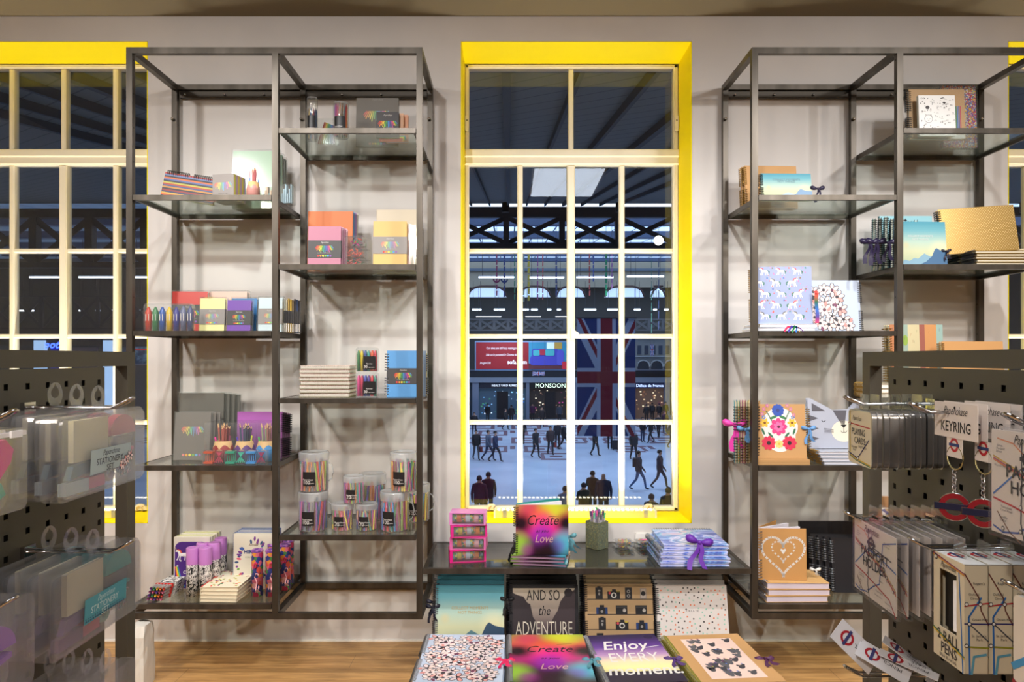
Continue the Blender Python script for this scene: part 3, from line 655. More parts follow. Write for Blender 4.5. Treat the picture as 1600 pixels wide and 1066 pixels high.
plan(354, 391, 469, 3.08, B_, M('#6f3fa6', .4), 'purple planner with a dark rainbow band', (BAND, False), rz=-2)
plan(403, 440, 465, 3.08, B_, M('#c6d8de', .4), 'pale blue planner with a grey band', (BANDG, True), rz=-2)
for k in range(9):
    c = ['#b9c6cc', '#a8b0b0', '#d0c9b0', '#b89c5a', '#c8a84a', '#7c6a4a', '#3e3c46', '#35486e', '#2f2f3a'][k]; px = 441 + k * 3.3; Zk = 3.10 + .008 * k
    w_ = .0075; r = thing('planner', ['leftmost', 'second', 'third', 'fourth', 'fifth', 'sixth', 'seventh', 'eighth', 'rightmost'][k] + ' thin planner standing spine out in the row beside the pale blue one', 'planner', (PX(px, Zk), Zk, B_ + .0005), (0, 0, rad(14)), 'planners standing spine out on the second left shelf')
    b = MB(); b.box(-w_ / 2, w_ / 2, 0, .10, 0, .150 - .003 * (k % 3), M(c, .35)); b.box(-w_ / 2 - .0005, w_ / 2 + .0005, -.001, .101, .04, .095, BAND); b.build('cover', r)
    b = MB(); b.box(-w_ / 2 + .0015, w_ / 2 - .0015, -.0006, .09, .002, .038, PAPER); b.build('pages', r)
# marker pack
r = thing('marker_pack', 'clear pack of seven fat colour markers on the second left shelf', 'marker pack', (PX(262, 3.0), 3.0, B_))
wp = 76 * 3.0 / F; hp = .118
b = MB(); b.prism(rrect(-wp / 2, wp / 2, 0, hp, .012), 0, .032, CLEAR); b.build('case', r)
for i, c in enumerate(['#c2402c', '#3f7d4e', '#2f56a4', '#dcb52c', '#3a3a86', '#6a6f8c', '#4a5078']):
    b = MB(); x = -wp / 2 + .014 + i * (wp - .028) / 6; hb = .082 if i < 5 else .085
    b.lathe([(0, .002), (.0130, .002), (.0130, .040), (.0136, .041), (.0136, hb), (.009, hb + .010), (.004, hb + .022), (.0, hb + .024)], M(c, .35), 12, (x, .016)); b.box(x - .007, x + .007, .0035, .004, .045, hb - .008, M('#d9d3c8', .5)); b.build('marker', r)
# C shelf
cx, w_, h_ = stand(281, 350, 614, 3.24, C_)
for k in range(4):
    book('grey_folder', ['foremost of the large grey folders behind the display album', 'second large grey folder behind the display album', 'third large grey folder behind the display album', 'rearmost large grey folder behind the display album'][k], 'folder', w_, h_ - .004 * k, .010, M('#6a665f', .5), (cx + .004 + .016 * k, 3.215 + .022 * k, C_), (rad(-3), 0, 0), wrap=True, group='large grey folders')
cx, w_, h_ = stand(270, 327, 645, 3.10, C_)
def art_fold(b, w, h, y): fan(b, 0, h * .66, w * .52, y, True); dots6(b, -.0, h * .11, w * .55, y, ('#d98a86', '#e0a050', '#e0d060', '#7fae5f', '#6fa8d0', '#9a6aa8'))
for k in range(3):
    book('grey_album', ['foremost slim grey album with a pastel pencil fan', 'second slim grey album behind the pencil fan one', 'third slim grey album behind the pencil fan one'][k], 'album', w_, h_, .009, M('#77736d', .45), (cx + .012 * k, 3.10 + .020 * k, C_), (rad(-6), 0, rad(-2)), art_fold, wrap=(k == 0), group='slim grey albums')
for k in range(5):
    cx, w_, h_ = stand(375, 445, 643, 3.20, C_)
    book('purple_notebook', ['foremost purple wire notebook behind the pot box', 'second purple wire notebook behind the pot box', 'third purple wire notebook behind the pot box', 'fourth purple wire notebook behind the pot box', 'rearmost purple wire notebook behind the pot box'][k], 'notebook', w_, h_ - .003 * k, .009, M('#a45ca8' if k == 0 else '#86607f', .45), (cx - .004 + .004 * k, 3.17 + .014 * k, C_), (rad(-3), 0, 0), None, WIREK, sx=-1, pages=M('#b8a8a0'), group='purple notebooks', back=M('#7c5a74'))
r0 = thing('clear_tray', 'large clear case holding three pencil pots on the third left shelf', 'clear case', (PX(374, 3.04), 3.03, C_))
b = MB(); b.box(-.147, .147, 0, .115, 0, .172, CLEAR); b.build('case', r0)
for k, (px, c, pc, lab) in enumerate([(347, '#9c2226', ['#8e3a2c', '#7c2c2c', '#a04a3a', '#6c2020', '#b05a48'], 'dark red pencil shaped pot full of pencils'), (381, '#5a2c7c', ['#2c3044', '#20243a', '#303c54', '#28283c', '#3c3c50'], 'purple pencil shaped pot full of dark pencils'), (415, '#3f8fd0', ['#8c5a50', '#b07a78', '#7c8c6c', '#8c5a68', '#b09a7c'], 'blue pencil shaped pot full of mixed pencils')]):
    ps = [(pc[i % 5], .112 - .007 * (i % 3), True) for i in range(12)] + [(['#e0208c', '#4a2ca0', '#3fae4a'][k], .052, False), (['#7c2040', '#c8cc3c', '#d84a9c'][k], .057, False)]
    pencil_pot('pencil_pot', lab + ' in the clear case', M(c, .4), (PX(px, 3.075), 3.088, C_ + .002), .98, ps, 'pencil shaped pots in the clear case', 1.24, .92)
for k, (px, c, c2, lab) in enumerate([(333, '#c8502c', '#a83048', 'orange'), (367, '#2f9a7c', '#34a88c', 'teal'), (399, '#3f8fd0', '#8c1f4c', 'blue and magenta')]):
    r = thing('clip_box', lab + ' clear box of clips in front of the pencil pots', 'clip box', (PX(px, 2.98), 2.975, C_)); ww = .044
    b = MB(); b.box(-ww, ww, 0, .04, 0, .058, CLEAR); b.build('case', r)
    b = MB()
    for s_ in (-1,) : b.box(-ww * .93, -.002, .004, .034, .002, .010, M(c, .3)); b.box(-ww * .93, -.002, .004, .034, .046, .054, M(c, .3))
    for i in range(5): b.tube([(-ww * .85 + i * .008, .018, .010), (-ww * .85 + i * .008 + .003, .018, .046)], .0016, M(c, .3), 5)
    b.build('lid_clips', r)
    b = MB()
    for i in range(5): b.tube([(.004 + i * .0075, .01 + .003 * i, .006), (.034 - i * .006, .015, .05)], .002, M(c2, .3), 5)
    b.build('clips', r)
# D shelf
BK = M('#dcd5c4', .8)
def art_uni(b, w, h, y):
    P = M('#4a2480'); b.rect(-w / 2, w / 2, 0, h, y, M('#d8d2c6'))
    b.prism(rrect(-w / 2 + .004, w / 2 - .004, .004, h - .02, .03), y - .0003, y - .0002, P)
    unicorn(b, -w * .25, h * .66, .045, y - .0006, '#e05a3c', -1); unicorn(b, w * .2, h * .72, .03, y - .0006, '#8fcf6a')
    b.text('COLOUR', w * .02, h * .30, .020, y - .0008, WHT, off=.02); b.text('UNICORNS', w * .05, h * .20, .018, y - .0008, WHT, off=.02)
    for i, c in enumerate(['#e0503c', '#ee9a2c', '#e8dc3c', '#4fae52', '#3f8fd0']): b.line([(-w / 2 + .006 + i * .003, .10), (-w / 2 + .016 + i * .004, .05), (-w / 2 + .03 + i * .005, .012)], .004, y - .0008, M(c))
    for q in range(9): star(b, -w * .4 + q * w * .09, h * (.45 + .1 * (q % 3)), .006, y - .0009, WHT)
cx, w_, h_ = stand(270, 326, 840, 3.13, D_)
for k in range(5):
    book('colouring_book', ['foremost purple unicorn colouring book with a rainbow print', 'second unicorn colouring book in the row behind the lilac tubes', 'third unicorn colouring book in the row behind the lilac tubes', 'fourth unicorn colouring book in the row behind the lilac tubes', 'rearmost unicorn colouring book behind the lilac tubes'][k], 'colouring book', w_, h_, .024, M('#c9c88c' if k % 2 else '#d8d2c6'), (cx + .004, 3.13 + .026 * k, D_), (rad(-1), 0, 0), art_uni if k == 0 else None, pages=BK, group='unicorn colouring books')
def art_hir(b, w, h, y):
    rg = random.Random(9)
    for q in range(46):
        a = rg.random() * 6.28; rr = .8 + .2 * rg.random(); x, z = w * .42 * rr * math.cos(a), h * .5 + h * .43 * rr * math.sin(a)
        b.disc(x, z, .006 + .006 * rg.random(), y - .00001 * q, M(rg.choice(['#c2466a', '#e0a83c', '#3f5fa8', '#6a9a4a', '#7a3f8c', '#d9607c', '#33507c'])), 8, .005, a=a)
    b.poly([(w * x, h * z) for x, z in ((-.1, .02), (-.08, .2), (.05, .33), (.1, .44), (.16, .38), (.2, .2), (.24, .02))], y - .0006, M('#2c4f8c'))
    b.text('Sunday', 0, h * .78, .015, y - .0008, M('#6a5040'), 'CENTER', .4); b.text('HIRAME', 0, h * .64, .024, y - .0008, M('#2a3f7c'), 'CENTER', 0, .03); b.text('COLOUR BOOK', 0, h * .56, .010, y - .0008, M('#7a8c6a'))
cx, w_, h_ = stand(363, 426, 834, 3.13, D_)
for k in range(4):
    book('colouring_book', ['foremost cat and flower colouring book with blue spine', 'second cat colouring book behind the flamingo tubes', 'third cat colouring book behind the flamingo tubes', 'rearmost cat colouring book behind the flamingo tubes'][k], 'colouring book', w_, h_, .024, M('#ded8c8'), (cx + .003, 3.13 + .027 * k, D_), (rad(-1), 0, 0), art_hir if k == 0 else None, back=M('#3a5a9c'), pages=BK, group='cat colouring books')
# lilac-capped tubes
doodle = noise_mat('floral_doodle_print', [(0, '#2b2a2c'), (.44, '#e9e6e4'), (.52, '#29282c'), (.56, '#eeeae8')], 70, 4)
LIL = M('#c07cc4', .4, name='lilac_plastic')
def tube_pen(name, label, x, Zk, zb, h, r_, body, cap, capf, grp, hole=True):
    r = thing(name, label, 'pencil tube', (x, Zk, zb), (0, 0, R.random() * .6), grp); hc = h * (1 - capf)
    b = MB(); b.lathe([(0, 0), (r_, 0), (r_, hc)], body, 20)
    if hole:
        n = 9; g = []
        for i in range(14):
            a = 2 * math.pi * i / 14; u = r_ * .62 * math.cos(a) / r_; g.append((r_ * 1.01 * math.sin(u - .15), -r_ * 1.01 * math.cos(u - .15), hc - .026 + r_ * .62 * math.sin(a)))
        b.add(g, [tuple(range(14))], INK)
    b.build('tube_body', r)
    c = MB(); c.lathe([(r_ * 1.03, hc - .001), (r_ * 1.03, h - .003), (r_ * .97, h), (r_ * .5, h), (r_ * .45, h - .002), (0, h - .002)], cap, 20); c.build('cap', r)
    return r
for k, (px, Zk, lab) in enumerate([(297, 3.03, 'front left'), (317, 3.03, 'front right'), (313, 3.10, 'middle left'), (331, 3.10, 'middle right'), (322, 3.17, 'rear left'), (341, 3.17, 'rear right')]):
    tube_pen('pencil_tube', 'lilac capped floral pencil tube, %s of the six' % lab, PX(px, Zk), Zk + .027, D_, PZ([858, 850, 843][k // 2], Zk) - D_, .0265, doodle, LIL, .34, 'lilac capped pencil tubes')
flam = voro_mat('flamingo_print', ['#2f3f8c', '#2f3f8c', '#e0708c', '#c83a6c', '#e89a3c', '#3a4a9c', '#e8b0b4', '#dc5a50', '#4a8a4c'], 55)
flcap = voro_mat('flamingo_cap_print', ['#8a4a9c', '#a86ab0', '#6a3f8c', '#c890b8'], 120)
def flamingo_tube(k, px, Zk, lab):
    r = tube_pen('pencil_tube', lab, PX(px, Zk), Zk + .025, D_, PZ([861, 861, 852, 852, 846, 846][k], Zk) - D_, .0245, flam, flcap, .04, 'flamingo pencil tubes', False)
    b = MB(); P = M('#e8a8ac'); rr = .0252
    def on(u, z): a = u / rr; return (rr * math.sin(a), -rr * math.cos(a), z)
    b.tube([on(.0, .03), on(.006, .06), on(-.004, .085), on(.002, .10), on(.01, .098), on(.012, .088)], .0028, P, 5); b.add([on(-.012, .03), on(.014, .03), on(.016, .045), on(0, .055), on(-.014, .045)], [(0, 1, 2, 3, 4)], P)
    b.add([on(-.016, .003), on(.018, .003), on(.018, .018), on(.004, .022), on(-.016, .016)], [(0, 1, 2, 3, 4)], M('#2f6a3c'))
    b.tube([on(-.008, .125), on(-.006, .14), on(.0, .148), on(.006, .14), on(.004, .128), on(-.004, .124)], .005, M('#c8305a'), 5); b.build('printed_bird', r)
for k, (px, Zk) in enumerate([(399, 3.03), (421, 3.03), (424, 3.11), (443, 3.11), (430, 3.19), (448, 3.19)]):
    flamingo_tube(k, px, Zk, 'flamingo print pencil tube, %s of the six' % ['front left', 'front right', 'middle left', 'middle right', 'rear left', 'rear right'][k])
# stack of fruit-print books
def art_fruit(b, w, h, y):
    rg = random.Random(4)
    for q in range(60):
        b.disc((rg.random() - .5) * w * .9, h * (.05 + .9 * rg.random()), .004 + .005 * rg.random(), y - .00001 * q, M(rg.choice(['#d9482c', '#e8a83c', '#a8b83c', '#b84a8c', '#d96a5a', '#3f7a4a', '#c8c43c', '#8a2c4c', '#2c2c34'])), 7, .004, a=rg.random() * 3)
    b.rect(-w / 2, -w / 2 + .006, 0, h, y - .0008, M('#c8322c'))
for k in range(4):
    r = book('fruit_book', ['lowest of the fruit print books in the stack', 'second fruit print book from the bottom of the stack', 'third fruit print book from the bottom of the stack', 'topmost fruit print book with red spine beside lilac tubes'][k], 'book', .158, .235, .0155, M('#e6dfc4', .6), (PX(340, 2.96) + .002 * k, 2.965, D_ + .016 * (k + 1)), flat(rad(-3 + k)), art_fruit, pages=M('#d9cbb0'), group='fruit print books', back=M('#e0d6bc'))
# bundles of felt pens
for k in range(4):
    r = thing('pen_bundle', ['lowest', 'second', 'third', 'topmost'][k] + ' flat bundle of white felt pens in the low left stack', 'pen bundle', (PX(243, 2.98) + .004 * k, 2.98, D_ + .0145 * k), (0, 0, rad(-6)), 'stacked bundles of felt pens')
    for i in range(5):
        c = ['#5a2c7c', '#2f7d4e', '#dcb52c', '#e0702c', '#c2402c'][i] if k % 2 else ['#8a3a6c', '#c85a78', '#5a3a8c', '#b04a5c', '#d8708c'][i]
        b = MB(); x = -.04 + i * .0145 + .005; b.tube([(x, .004, .007), (x, .17, .007)], .0066, WHT if k != 3 else WHT, 8); b.tube([(x, 0, .007), (x, .004, .007)], [.0052, .0066], M(c, .4), 8); b.build('pen', r)
    b = MB(); b.box(-.044, .033, .05, .058, .0, .0143, M('#c8322c')); b.box(-.043, .032, .075, .168, .0005, .0140, doodle); b.build('wrap_band', r)
# ------------------------------------------------------------------ left unit, right column
PENC = ['#b83a38', '#c9783c', '#d8c04a', '#8fa848', '#3f8a52', '#2f8078', '#3f7ab0', '#44589c', '#7a4a8c', '#b04a84', '#c0607c', '#c89478', '#7c5a44', '#6a6f78']
def label_patch(b, r_, z0, z1, w, lines, yc=0.0, a0=0.0):
    n = 8; pa = []; pb = []
    for i in range(n + 1):
        a = a0 + (i / n - .5) * w / r_; pa.append((r_ * math.sin(a), yc - r_ * math.cos(a), z0)); pb.append((r_ * math.sin(a), yc - r_ * math.cos(a), z1))
    b.strip(pa, pb, M('#151316', .45))
    for txt, u, v, s in lines:
        vs, fs = textgeo(txt, 'LEFT', 0, 0); q = []
        for x, z in vs:
            a = a0 + (-w * .46 + u * w + x * s) / r_; q.append(((r_ + .0006) * math.sin(a), yc - (r_ + .0006) * math.cos(a), z0 + v * (z1 - z0) + z * s))
        b.add(q, fs, M('#cfcac6'))
def pen_tub(label, x, Zk, zb, r_, h, num, group, handle=True, seed=0, spread=.5, npen=34, z_lab=.32, a0=-.1):
    r = thing('pen_tub', label, 'pen tub', (x, Zk + r_, zb), (0, 0, 0), group); hl = h * .22
    b = MB(); b.lathe([(0, .0), (r_ * .94, .0), (r_ * .97, .004), (r_, h - hl)], TUBP, 28); b.build('tub', r)
    c = MB(); c.lathe([(r_ * 1.02, h - hl), (r_ * 1.03, h - .006), (r_ * .99, h), (r_ * .9, h), (r_ * .88, h - .004), (0, h - .004)], LIDP, 28); c.build('lid', r)
    if handle:
        q = MB(); q.tube([(r_ * 1.0, 0, h * .72), (r_ * 1.22, 0, h * .66), (r_ * 1.32, 0, h * .48), (r_ * 1.22, 0, h * .3), (r_ * 1.0, 0, h * .24)], .0032, LIDP, 6); q.build('handle', r)
    rg = random.Random(seed)
    for i in range(npen):
        a = 2 * math.pi * i / npen + rg.random() * .15; tw = (rg.random() - .4) * spread * 1.5; rr = r_ * (.86 if i % 3 else .66); a2 = a + tw
        q = MB(); ht = (h - hl) * (.93 + .07 * rg.random()); q.tube([(rr * math.cos(a), rr * math.sin(a), .004), (rr * math.cos(a2), rr * math.sin(a2), ht)], .0037 if r_ > .05 else .0030, M(PENC[rg.randrange(14)], .35), 6); q.build('pen', r)
    l = MB(); ww = r_ * .88; label_patch(l, r_ * 1.012, h * z_lab * .55, h * z_lab * .55 + ww * 1.05, ww, [('Paperchase', 0.0, .38, .010), (num, 0, .10, .022), ('gel pens', .42, .14, .008)], 0, a0); l.build('label', r)
    return r
big = dict(r_=.063, h=.168); G1 = 'large tubs of pens'; G2 = 'small tubs of pens'
Zt = 2.985
pen_tub('large pen tub at the lower left on the lowest right column shelf', PX(489, Zt + .06), Zt, d_, num='100', group=G1, seed=1, **big)
pen_tub('large pen tub stacked on the lower left tub', PX(490, Zt + .06), Zt + .004, d_ + .169, num='100', group=G1, seed=2, **big)
pen_tub('large pen tub with a clear handle at the lower right', PX(617, Zt + .06), Zt, d_, num='100', group=G1, seed=3, a0=-.35, **big)
pen_tub('large pen tub stacked on the lower right tub', PX(632, Zt + .06), Zt + .004, d_ + .169, num='100', group=G1, seed=4, handle=False, a0=-.3, **big)
pen_tub('large pen tub behind the right hand pair', PX(650, 3.23), 3.165, d_, num='100', group=G1, seed=5, a0=.0, **big)
pen_tub('large pen tub behind the small tubs', PX(582, 3.26), 3.19, d_, num='100', group=G1, seed=6, handle=False, r_=.063, h=.210)
sm = dict(r_=.047, h=.115)
pen_tub('small pen tub at the left foot of the pyramid', PX(535, 3.05), 3.0, d_, num='20', group=G2, handle=False, seed=7, npen=26, spread=.9, **sm)
pen_tub('small pen tub at the right foot of the pyramid', PX(573, 3.05), 3.0, d_, num='20', group=G2, handle=False, seed=8, npen=26, spread=.9, **sm)
pen_tub('small pen tub on top of the pyramid of three', PX(553, 3.05), 3.0, d_ + .116, num='20', group=G2, handle=False, seed=9, npen=26, spread=.4, r_=.045, h=.118)
# a shelf: cylinders of fine pens
for k, (px, Zk, hh, rr) in enumerate([(488, 3.09, .150, .024), (533, 3.04, .112, .034)]):
    r = thing('pen_cylinder', ['narrow clear cylinder of blue fine pens on the highest shelf', 'wide clear cylinder of coloured pens on the highest shelf'][k], 'pen cylinder', (PX(px, Zk + rr), Zk + rr, a_))
    hh = PZ(153 if k == 0 else 161, Zk + rr) - a_
    b = MB(); b.lathe([(0, 0), (rr * .9, 0), (rr, .006), (rr, hh - .008), (rr * .9, hh), (0, hh)], CLEAR, 24); b.build('case', r)
    n = 11 if k == 0 else 16
    for i in range(n):
        a = 2 * math.pi * i / n; q = MB(); rr2 = rr * .75; a2 = a + (.15 if k == 0 else .5); c = (['#33507c', '#8a3a4a', '#30405c', '#c0a46a'] if k == 0 else PENC)[i % (4 if k == 0 else 14)]
        q.tube([(rr2 * math.cos(a), rr2 * math.sin(a), .006), (rr2 * math.cos(a2), rr2 * math.sin(a2), hh * (.62 if k == 0 else .86))], .0035, M(c, .4), 6); q.tube([(rr2 * math.cos(a2), rr2 * math.sin(a2), hh * (.62 if k == 0 else .86)), (rr2 * math.cos(a2), rr2 * math.sin(a2), hh * (.74 if k == 0 else .95))], [.0032, .0008], M(c, .4), 6); q.build('pen', r)
    l = MB(); label_patch(l, rr * 1.015, hh * .12, hh * .56, rr * 1.5, [('Paperchase', 0, .3, .008), ('fineliners', 0, .1, .006)]); l.build('label', r)
r = thing('pencil_bag', 'clear flat bag of coloured pencils leaning between the two cylinders', 'pencil pack', (PX(513, 3.2), 3.16, a_), (rad(-6), 0, 0))
b = MB(); b.box(-.045, .055, 0, .016, 0, .12, CELLO); b.build('bag', r)
for i in range(9):
    q = MB(); q.tube([(-.038 + i * .009, .008, .004), (-.010 + i * .005, .008, .105 - .002 * i)], .003, M(PENC[i], .4), 6); q.build('pencil', r)
def art_dark(b, w, h, y): script(b, 0, h * .95, .014, y, M('#8a857f')); fan(b, 0, h * .68, w * .55, y, True); dots6(b, 0, h * .06, w * .4, y, ('#c98a86', '#c9a060', '#c9b960', '#7fae5f', '#6fa8d0', '#9a6aa8'))
cx, w_, h_ = stand(556, 622, 151, 3.20, a_)
book('sketch_pad', 'large dark grey sketch pad with a pencil fan on the highest shelf', 'sketch pad', w_, h_, .014, M('#6c6760', .5), (cx, 3.20, a_), (rad(-4), 0, 0), art_dark)
cx, w_, h_ = stand(588, 623, 174, 3.07, a_)
def art_note(b, w, h, y): script(b, 0, h * .84, .011, y, M('#c9c4c0')); fan(b, 0, h * .58, w * .72, y); b.text('NOTEBOOK', 0, h * .38, .007, y, M('#a8a4a2'))
for k in range(3):
    book('note_block', ['foremost black card with a rainbow fan', 'second rainbow edged card set behind the black one', 'rearmost peach rainbow card set behind the black one'][k], 'card set', w_, h_ + .004 * k, .016, [M('#363234', .5), M('#d8a888'), M('#d9a080')][k], (cx + .016 * k, 3.07 + .03 * k, a_), (rad(-3), 0, 0), art_note if k == 0 else None, pages=[M('#7fbf6a'), M('#e8dc6a'), M('#8fa8d8')][k], group='rainbow card sets')
for k, c in enumerate(['#d96a6a', '#e8a04a', '#e8dc4a', '#6fbf6a', '#5a8fd0']):
    r = thing('coloured_card', ['red', 'orange', 'yellow', 'green', 'blue'][k] + ' card lying in the rainbow fan under the peach card sets', 'card', (cx + .010 + .004 * k, 3.085, a_ + .0030 * k), (0, 0, rad(4)), 'fanned coloured cards')
    b = MB(); b.box(-.05, .05, 0, .045, 0, .0028, M(c))
    b.build('card', r)
# b shelf
cx, w_, h_ = stand(484, 553, 332, 3.24, b_)
for k in range(4):
    book('envelope_pack', ['foremost orange card pack behind the pink one', 'second card pack behind the pink one', 'third card pack behind the pink one', 'rearmost card pack behind the pink one'][k], 'card pack', w_, h_, .014, M(['#c4682a', '#5a7aa0', '#8a6a9c', '#b8aca0'][k], .5), (cx + .004 * k, 3.20 + .0155 * k, b_), (rad(-3), 0, 0), group='large card packs behind the pink pack')
cx, w_, h_ = stand(481, 532, 353, 3.06, b_)
for k in range(4):
    book('envelope_pack', ['foremost pink card pack with a rainbow band', 'second pink card pack behind the banded one', 'third pink card pack behind the banded one', 'rearmost pink card pack behind the banded one'][k], 'card pack', w_, h_, .016, M(['#b07086', '#b8889a', '#b87a94', '#d8a8b4'][k], .5), (cx + .0045 * k, 3.06 + .019 * k, b_ + .0005), (rad(-4), 0, rad(1)), band=(h_ * .24, h_ * .66, BAND, False) if k == 0 else None, group='pink card packs')
for k in range(6):
    i, j = k % 3, k // 3
    r = thing('clip_box', '%s clear box of coral clips in the %s stack beside the pink pack' % (['bottom', 'middle', 'top'][i], ['front', 'rear'][j]), 'clip box', (PX(553 + 9 * j, 3.06 + .09 * j), 3.05 + .085 * j, b_ + .0465 * i), (0, 0, rad(-8)), 'stacked clear clip boxes')
    b = MB(); b.box(-.040, .040, 0, .055, 0, .045, CLEAR); b.build('case', r)
    b = MB(); rg = random.Random(k)
    for q in range(16):
        x, y_, z_ = (rg.random() - .5) * .06, .006 + .012 * rg.random(), .006 + rg.random() * .03; a = rg.random() * 3
        b.tube([(x - .008 * math.cos(a), y_, z_ - .006 * math.sin(a)), (x + .008 * math.cos(a), y_ + .004, z_ + .006 * math.sin(a))], .0022, M(rg.choice([['#d9605a', '#3f7a5a', '#e08a80'], ['#d9504a', '#e0705a'], ['#d92c9c', '#3a2c34', '#e0503c', '#4a8a4a']][i]), .3), 5)
    b.build('clips', r)
cx, w_, h_ = stand(589, 652, 328, 3.24, b_)
book('envelope_pack', 'cream card pack behind the yellow one', 'card pack', w_, h_, .05, M('#c9bca4', .5), (cx, 3.22, b_), (rad(-3), 0, 0))
cx, w_, h_ = stand(583, 635, 345, 3.06, b_)
book('envelope_pack', 'yellow card pack with a grey rainbow band', 'card pack', w_, h_, .02, M('#d2b068', .5), (cx, 3.06, b_ + .0005), (rad(-4), 0, rad(1)), band=(h_ * .30, h_ * .67, BANDG, True))
for k in range(3):
    book('envelope_pack', ['pale pink card pack close behind the yellow one', 'card pack in clear wrap second behind the yellow one', 'dark banded card pack third behind the yellow one'][k], 'card pack', w_, h_ - .01, .018, M(['#e0b8b0', '#d8ccb4', '#cfc6a8'][k], .5), (cx + .012 + .014 * k, 3.10 + .026 * k, b_), (rad(-3), 0, 0), band=(.06, .11, BAND, False) if k == 2 else None, wrap=True, group='card packs behind the yellow pack')
# c shelf: stack of wire notebooks, spines out
pinkst = noise_mat('pink_grey_stripe', [(0, '#c9a79c'), (.45, '#dcd6ce'), (.55, '#9aa08e')], 6, 1, stretch=(1, 1, 40))
for k in range(8):
    r = thing('wire_notebook', ['lowest', 'second', 'third', 'fourth', 'fifth', 'sixth', 'seventh', 'topmost'][k] + ' cream wire notebook from the bottom of the stack beside the crayon boxes', 'notebook', (PX(506, 3.03) + (-.002, .002, 0, .003)[k % 4], 3.03, c_ + .0172 * k), (0, 0, rad((-1, 1, .4, -.6)[k % 4])), 'stacked cream wire notebooks')
    b = MB(); b.box(-.108, .108, .008, .15, 0, .002, M('#8a8a5c')); b.build('back_cover', r)
    b = MB(); b.box(-.106, .106, .010, .148, .002, .013, M('#e6e0d6')); b.build('pages', r)
    b = MB(); b.box(-.108, .108, .008, .15, .013, .0152, M('#d0a094') if k < 7 else M('#dcc4b8')); b.build('front_cover', r)
    b = MB()
    for i in range(24):
        x = -.102 + i * .0088
        for dx in (0, .0025): b.tube([(x + dx, .010 + .0085 * math.cos(a), .0076 + .0078 * math.sin(a)) for a in [q * math.pi / 4 for q in range(8)]], .00085, M('#d8d2c8', .4, .3), 4, True)
    b.build('wire_binding', r)
# crayon boxes
for k in range(2):
    r = thing('crayon_box', ['lower clear crayon box with black label beside the blue notebook', 'upper clear crayon box with black label beside the blue notebook'][k], 'crayon box', (PX(572.5, 3.02), 3.02, c_ + .1075 * k), (0, 0, rad(0)), 'stacked clear crayon boxes')
    b = MB(); b.prism(rrect(-.046, .046, 0, .106, .010), 0, .046, CLEAR); b.build('case', r)
    for i in range(6):
        for j in range(2):
            q = MB(); x = -.036 + i * .0145; c = (['#3f7d4e', '#dcc42c', '#3a4a8c', '#3f9a8c', '#d8603c', '#c83a4c'] if k else ['#d84a8c', '#c83a5a', '#3a4a9c', '#4b3a8c', '#d8404c', '#2f7d6e'])[(i + j) % 6]
            q.lathe([(0, .004), (.0062, .004), (.0062, .078), (.003, .092), (0, .094)], M(c, .4), 8, (x, .012 + j * .018)); q.build('crayon', r)
    l = MB(); l.prism(rrect(-.013, .040, .014, .068, .002), -.0012, -.0006, M('#141214', .4)); l.text('Paperchase', .012, .034, .0085, -.0016, M('#c9c4c0'), 'CENTER', .4, sx=.7); l.text('30', -.011, .018, .016, -.0016, M('#d9d4d0'), 'LEFT'); l.text('wax crayons', .022, .019, .0065, -.0016, M('#c9c4c0'), 'CENTER', sx=.8); l.build('label', r)
# blue wire notebook and those behind
cx, w_, h_ = stand(604, 655, 548, 3.03, c_)
def blue(k, lab, cov, bd):
    return book('wire_notebook', lab, 'notebook', w_, h_, .014, cov, (cx + .022 * k, 3.03 + .045 * k, c_ + .0005), (rad(-4), 0, 0), wire=WIRE, band=bd, gap=.0115, wr=.011, group='banded wire notebooks right of the crayons')
blue(0, 'blue wire notebook with a dark rainbow band', M('#4f8cc2', .5), (h_ * .28, h_ * .62, BAND, False))
blue(1, 'wire notebook directly behind the blue banded one', M('#6a7a8c', .5), None)
for k, c in enumerate(['#4a5a8c', '#c8505c', '#d8a03c', '#4a8a6a']):
    book('wire_notebook', ['navy', 'coral red', 'ochre', 'green'][k] + ' wire notebook behind the blue one with its wires to the right', 'notebook', w_ * .8, h_ * .95, .009, M(c, .5), (cx + .028, 3.135 + .017 * k, c_), (rad(-2), 0, 0), wire=WIREK, sx=-1, group='wire notebooks behind the blue one', wr=.008)
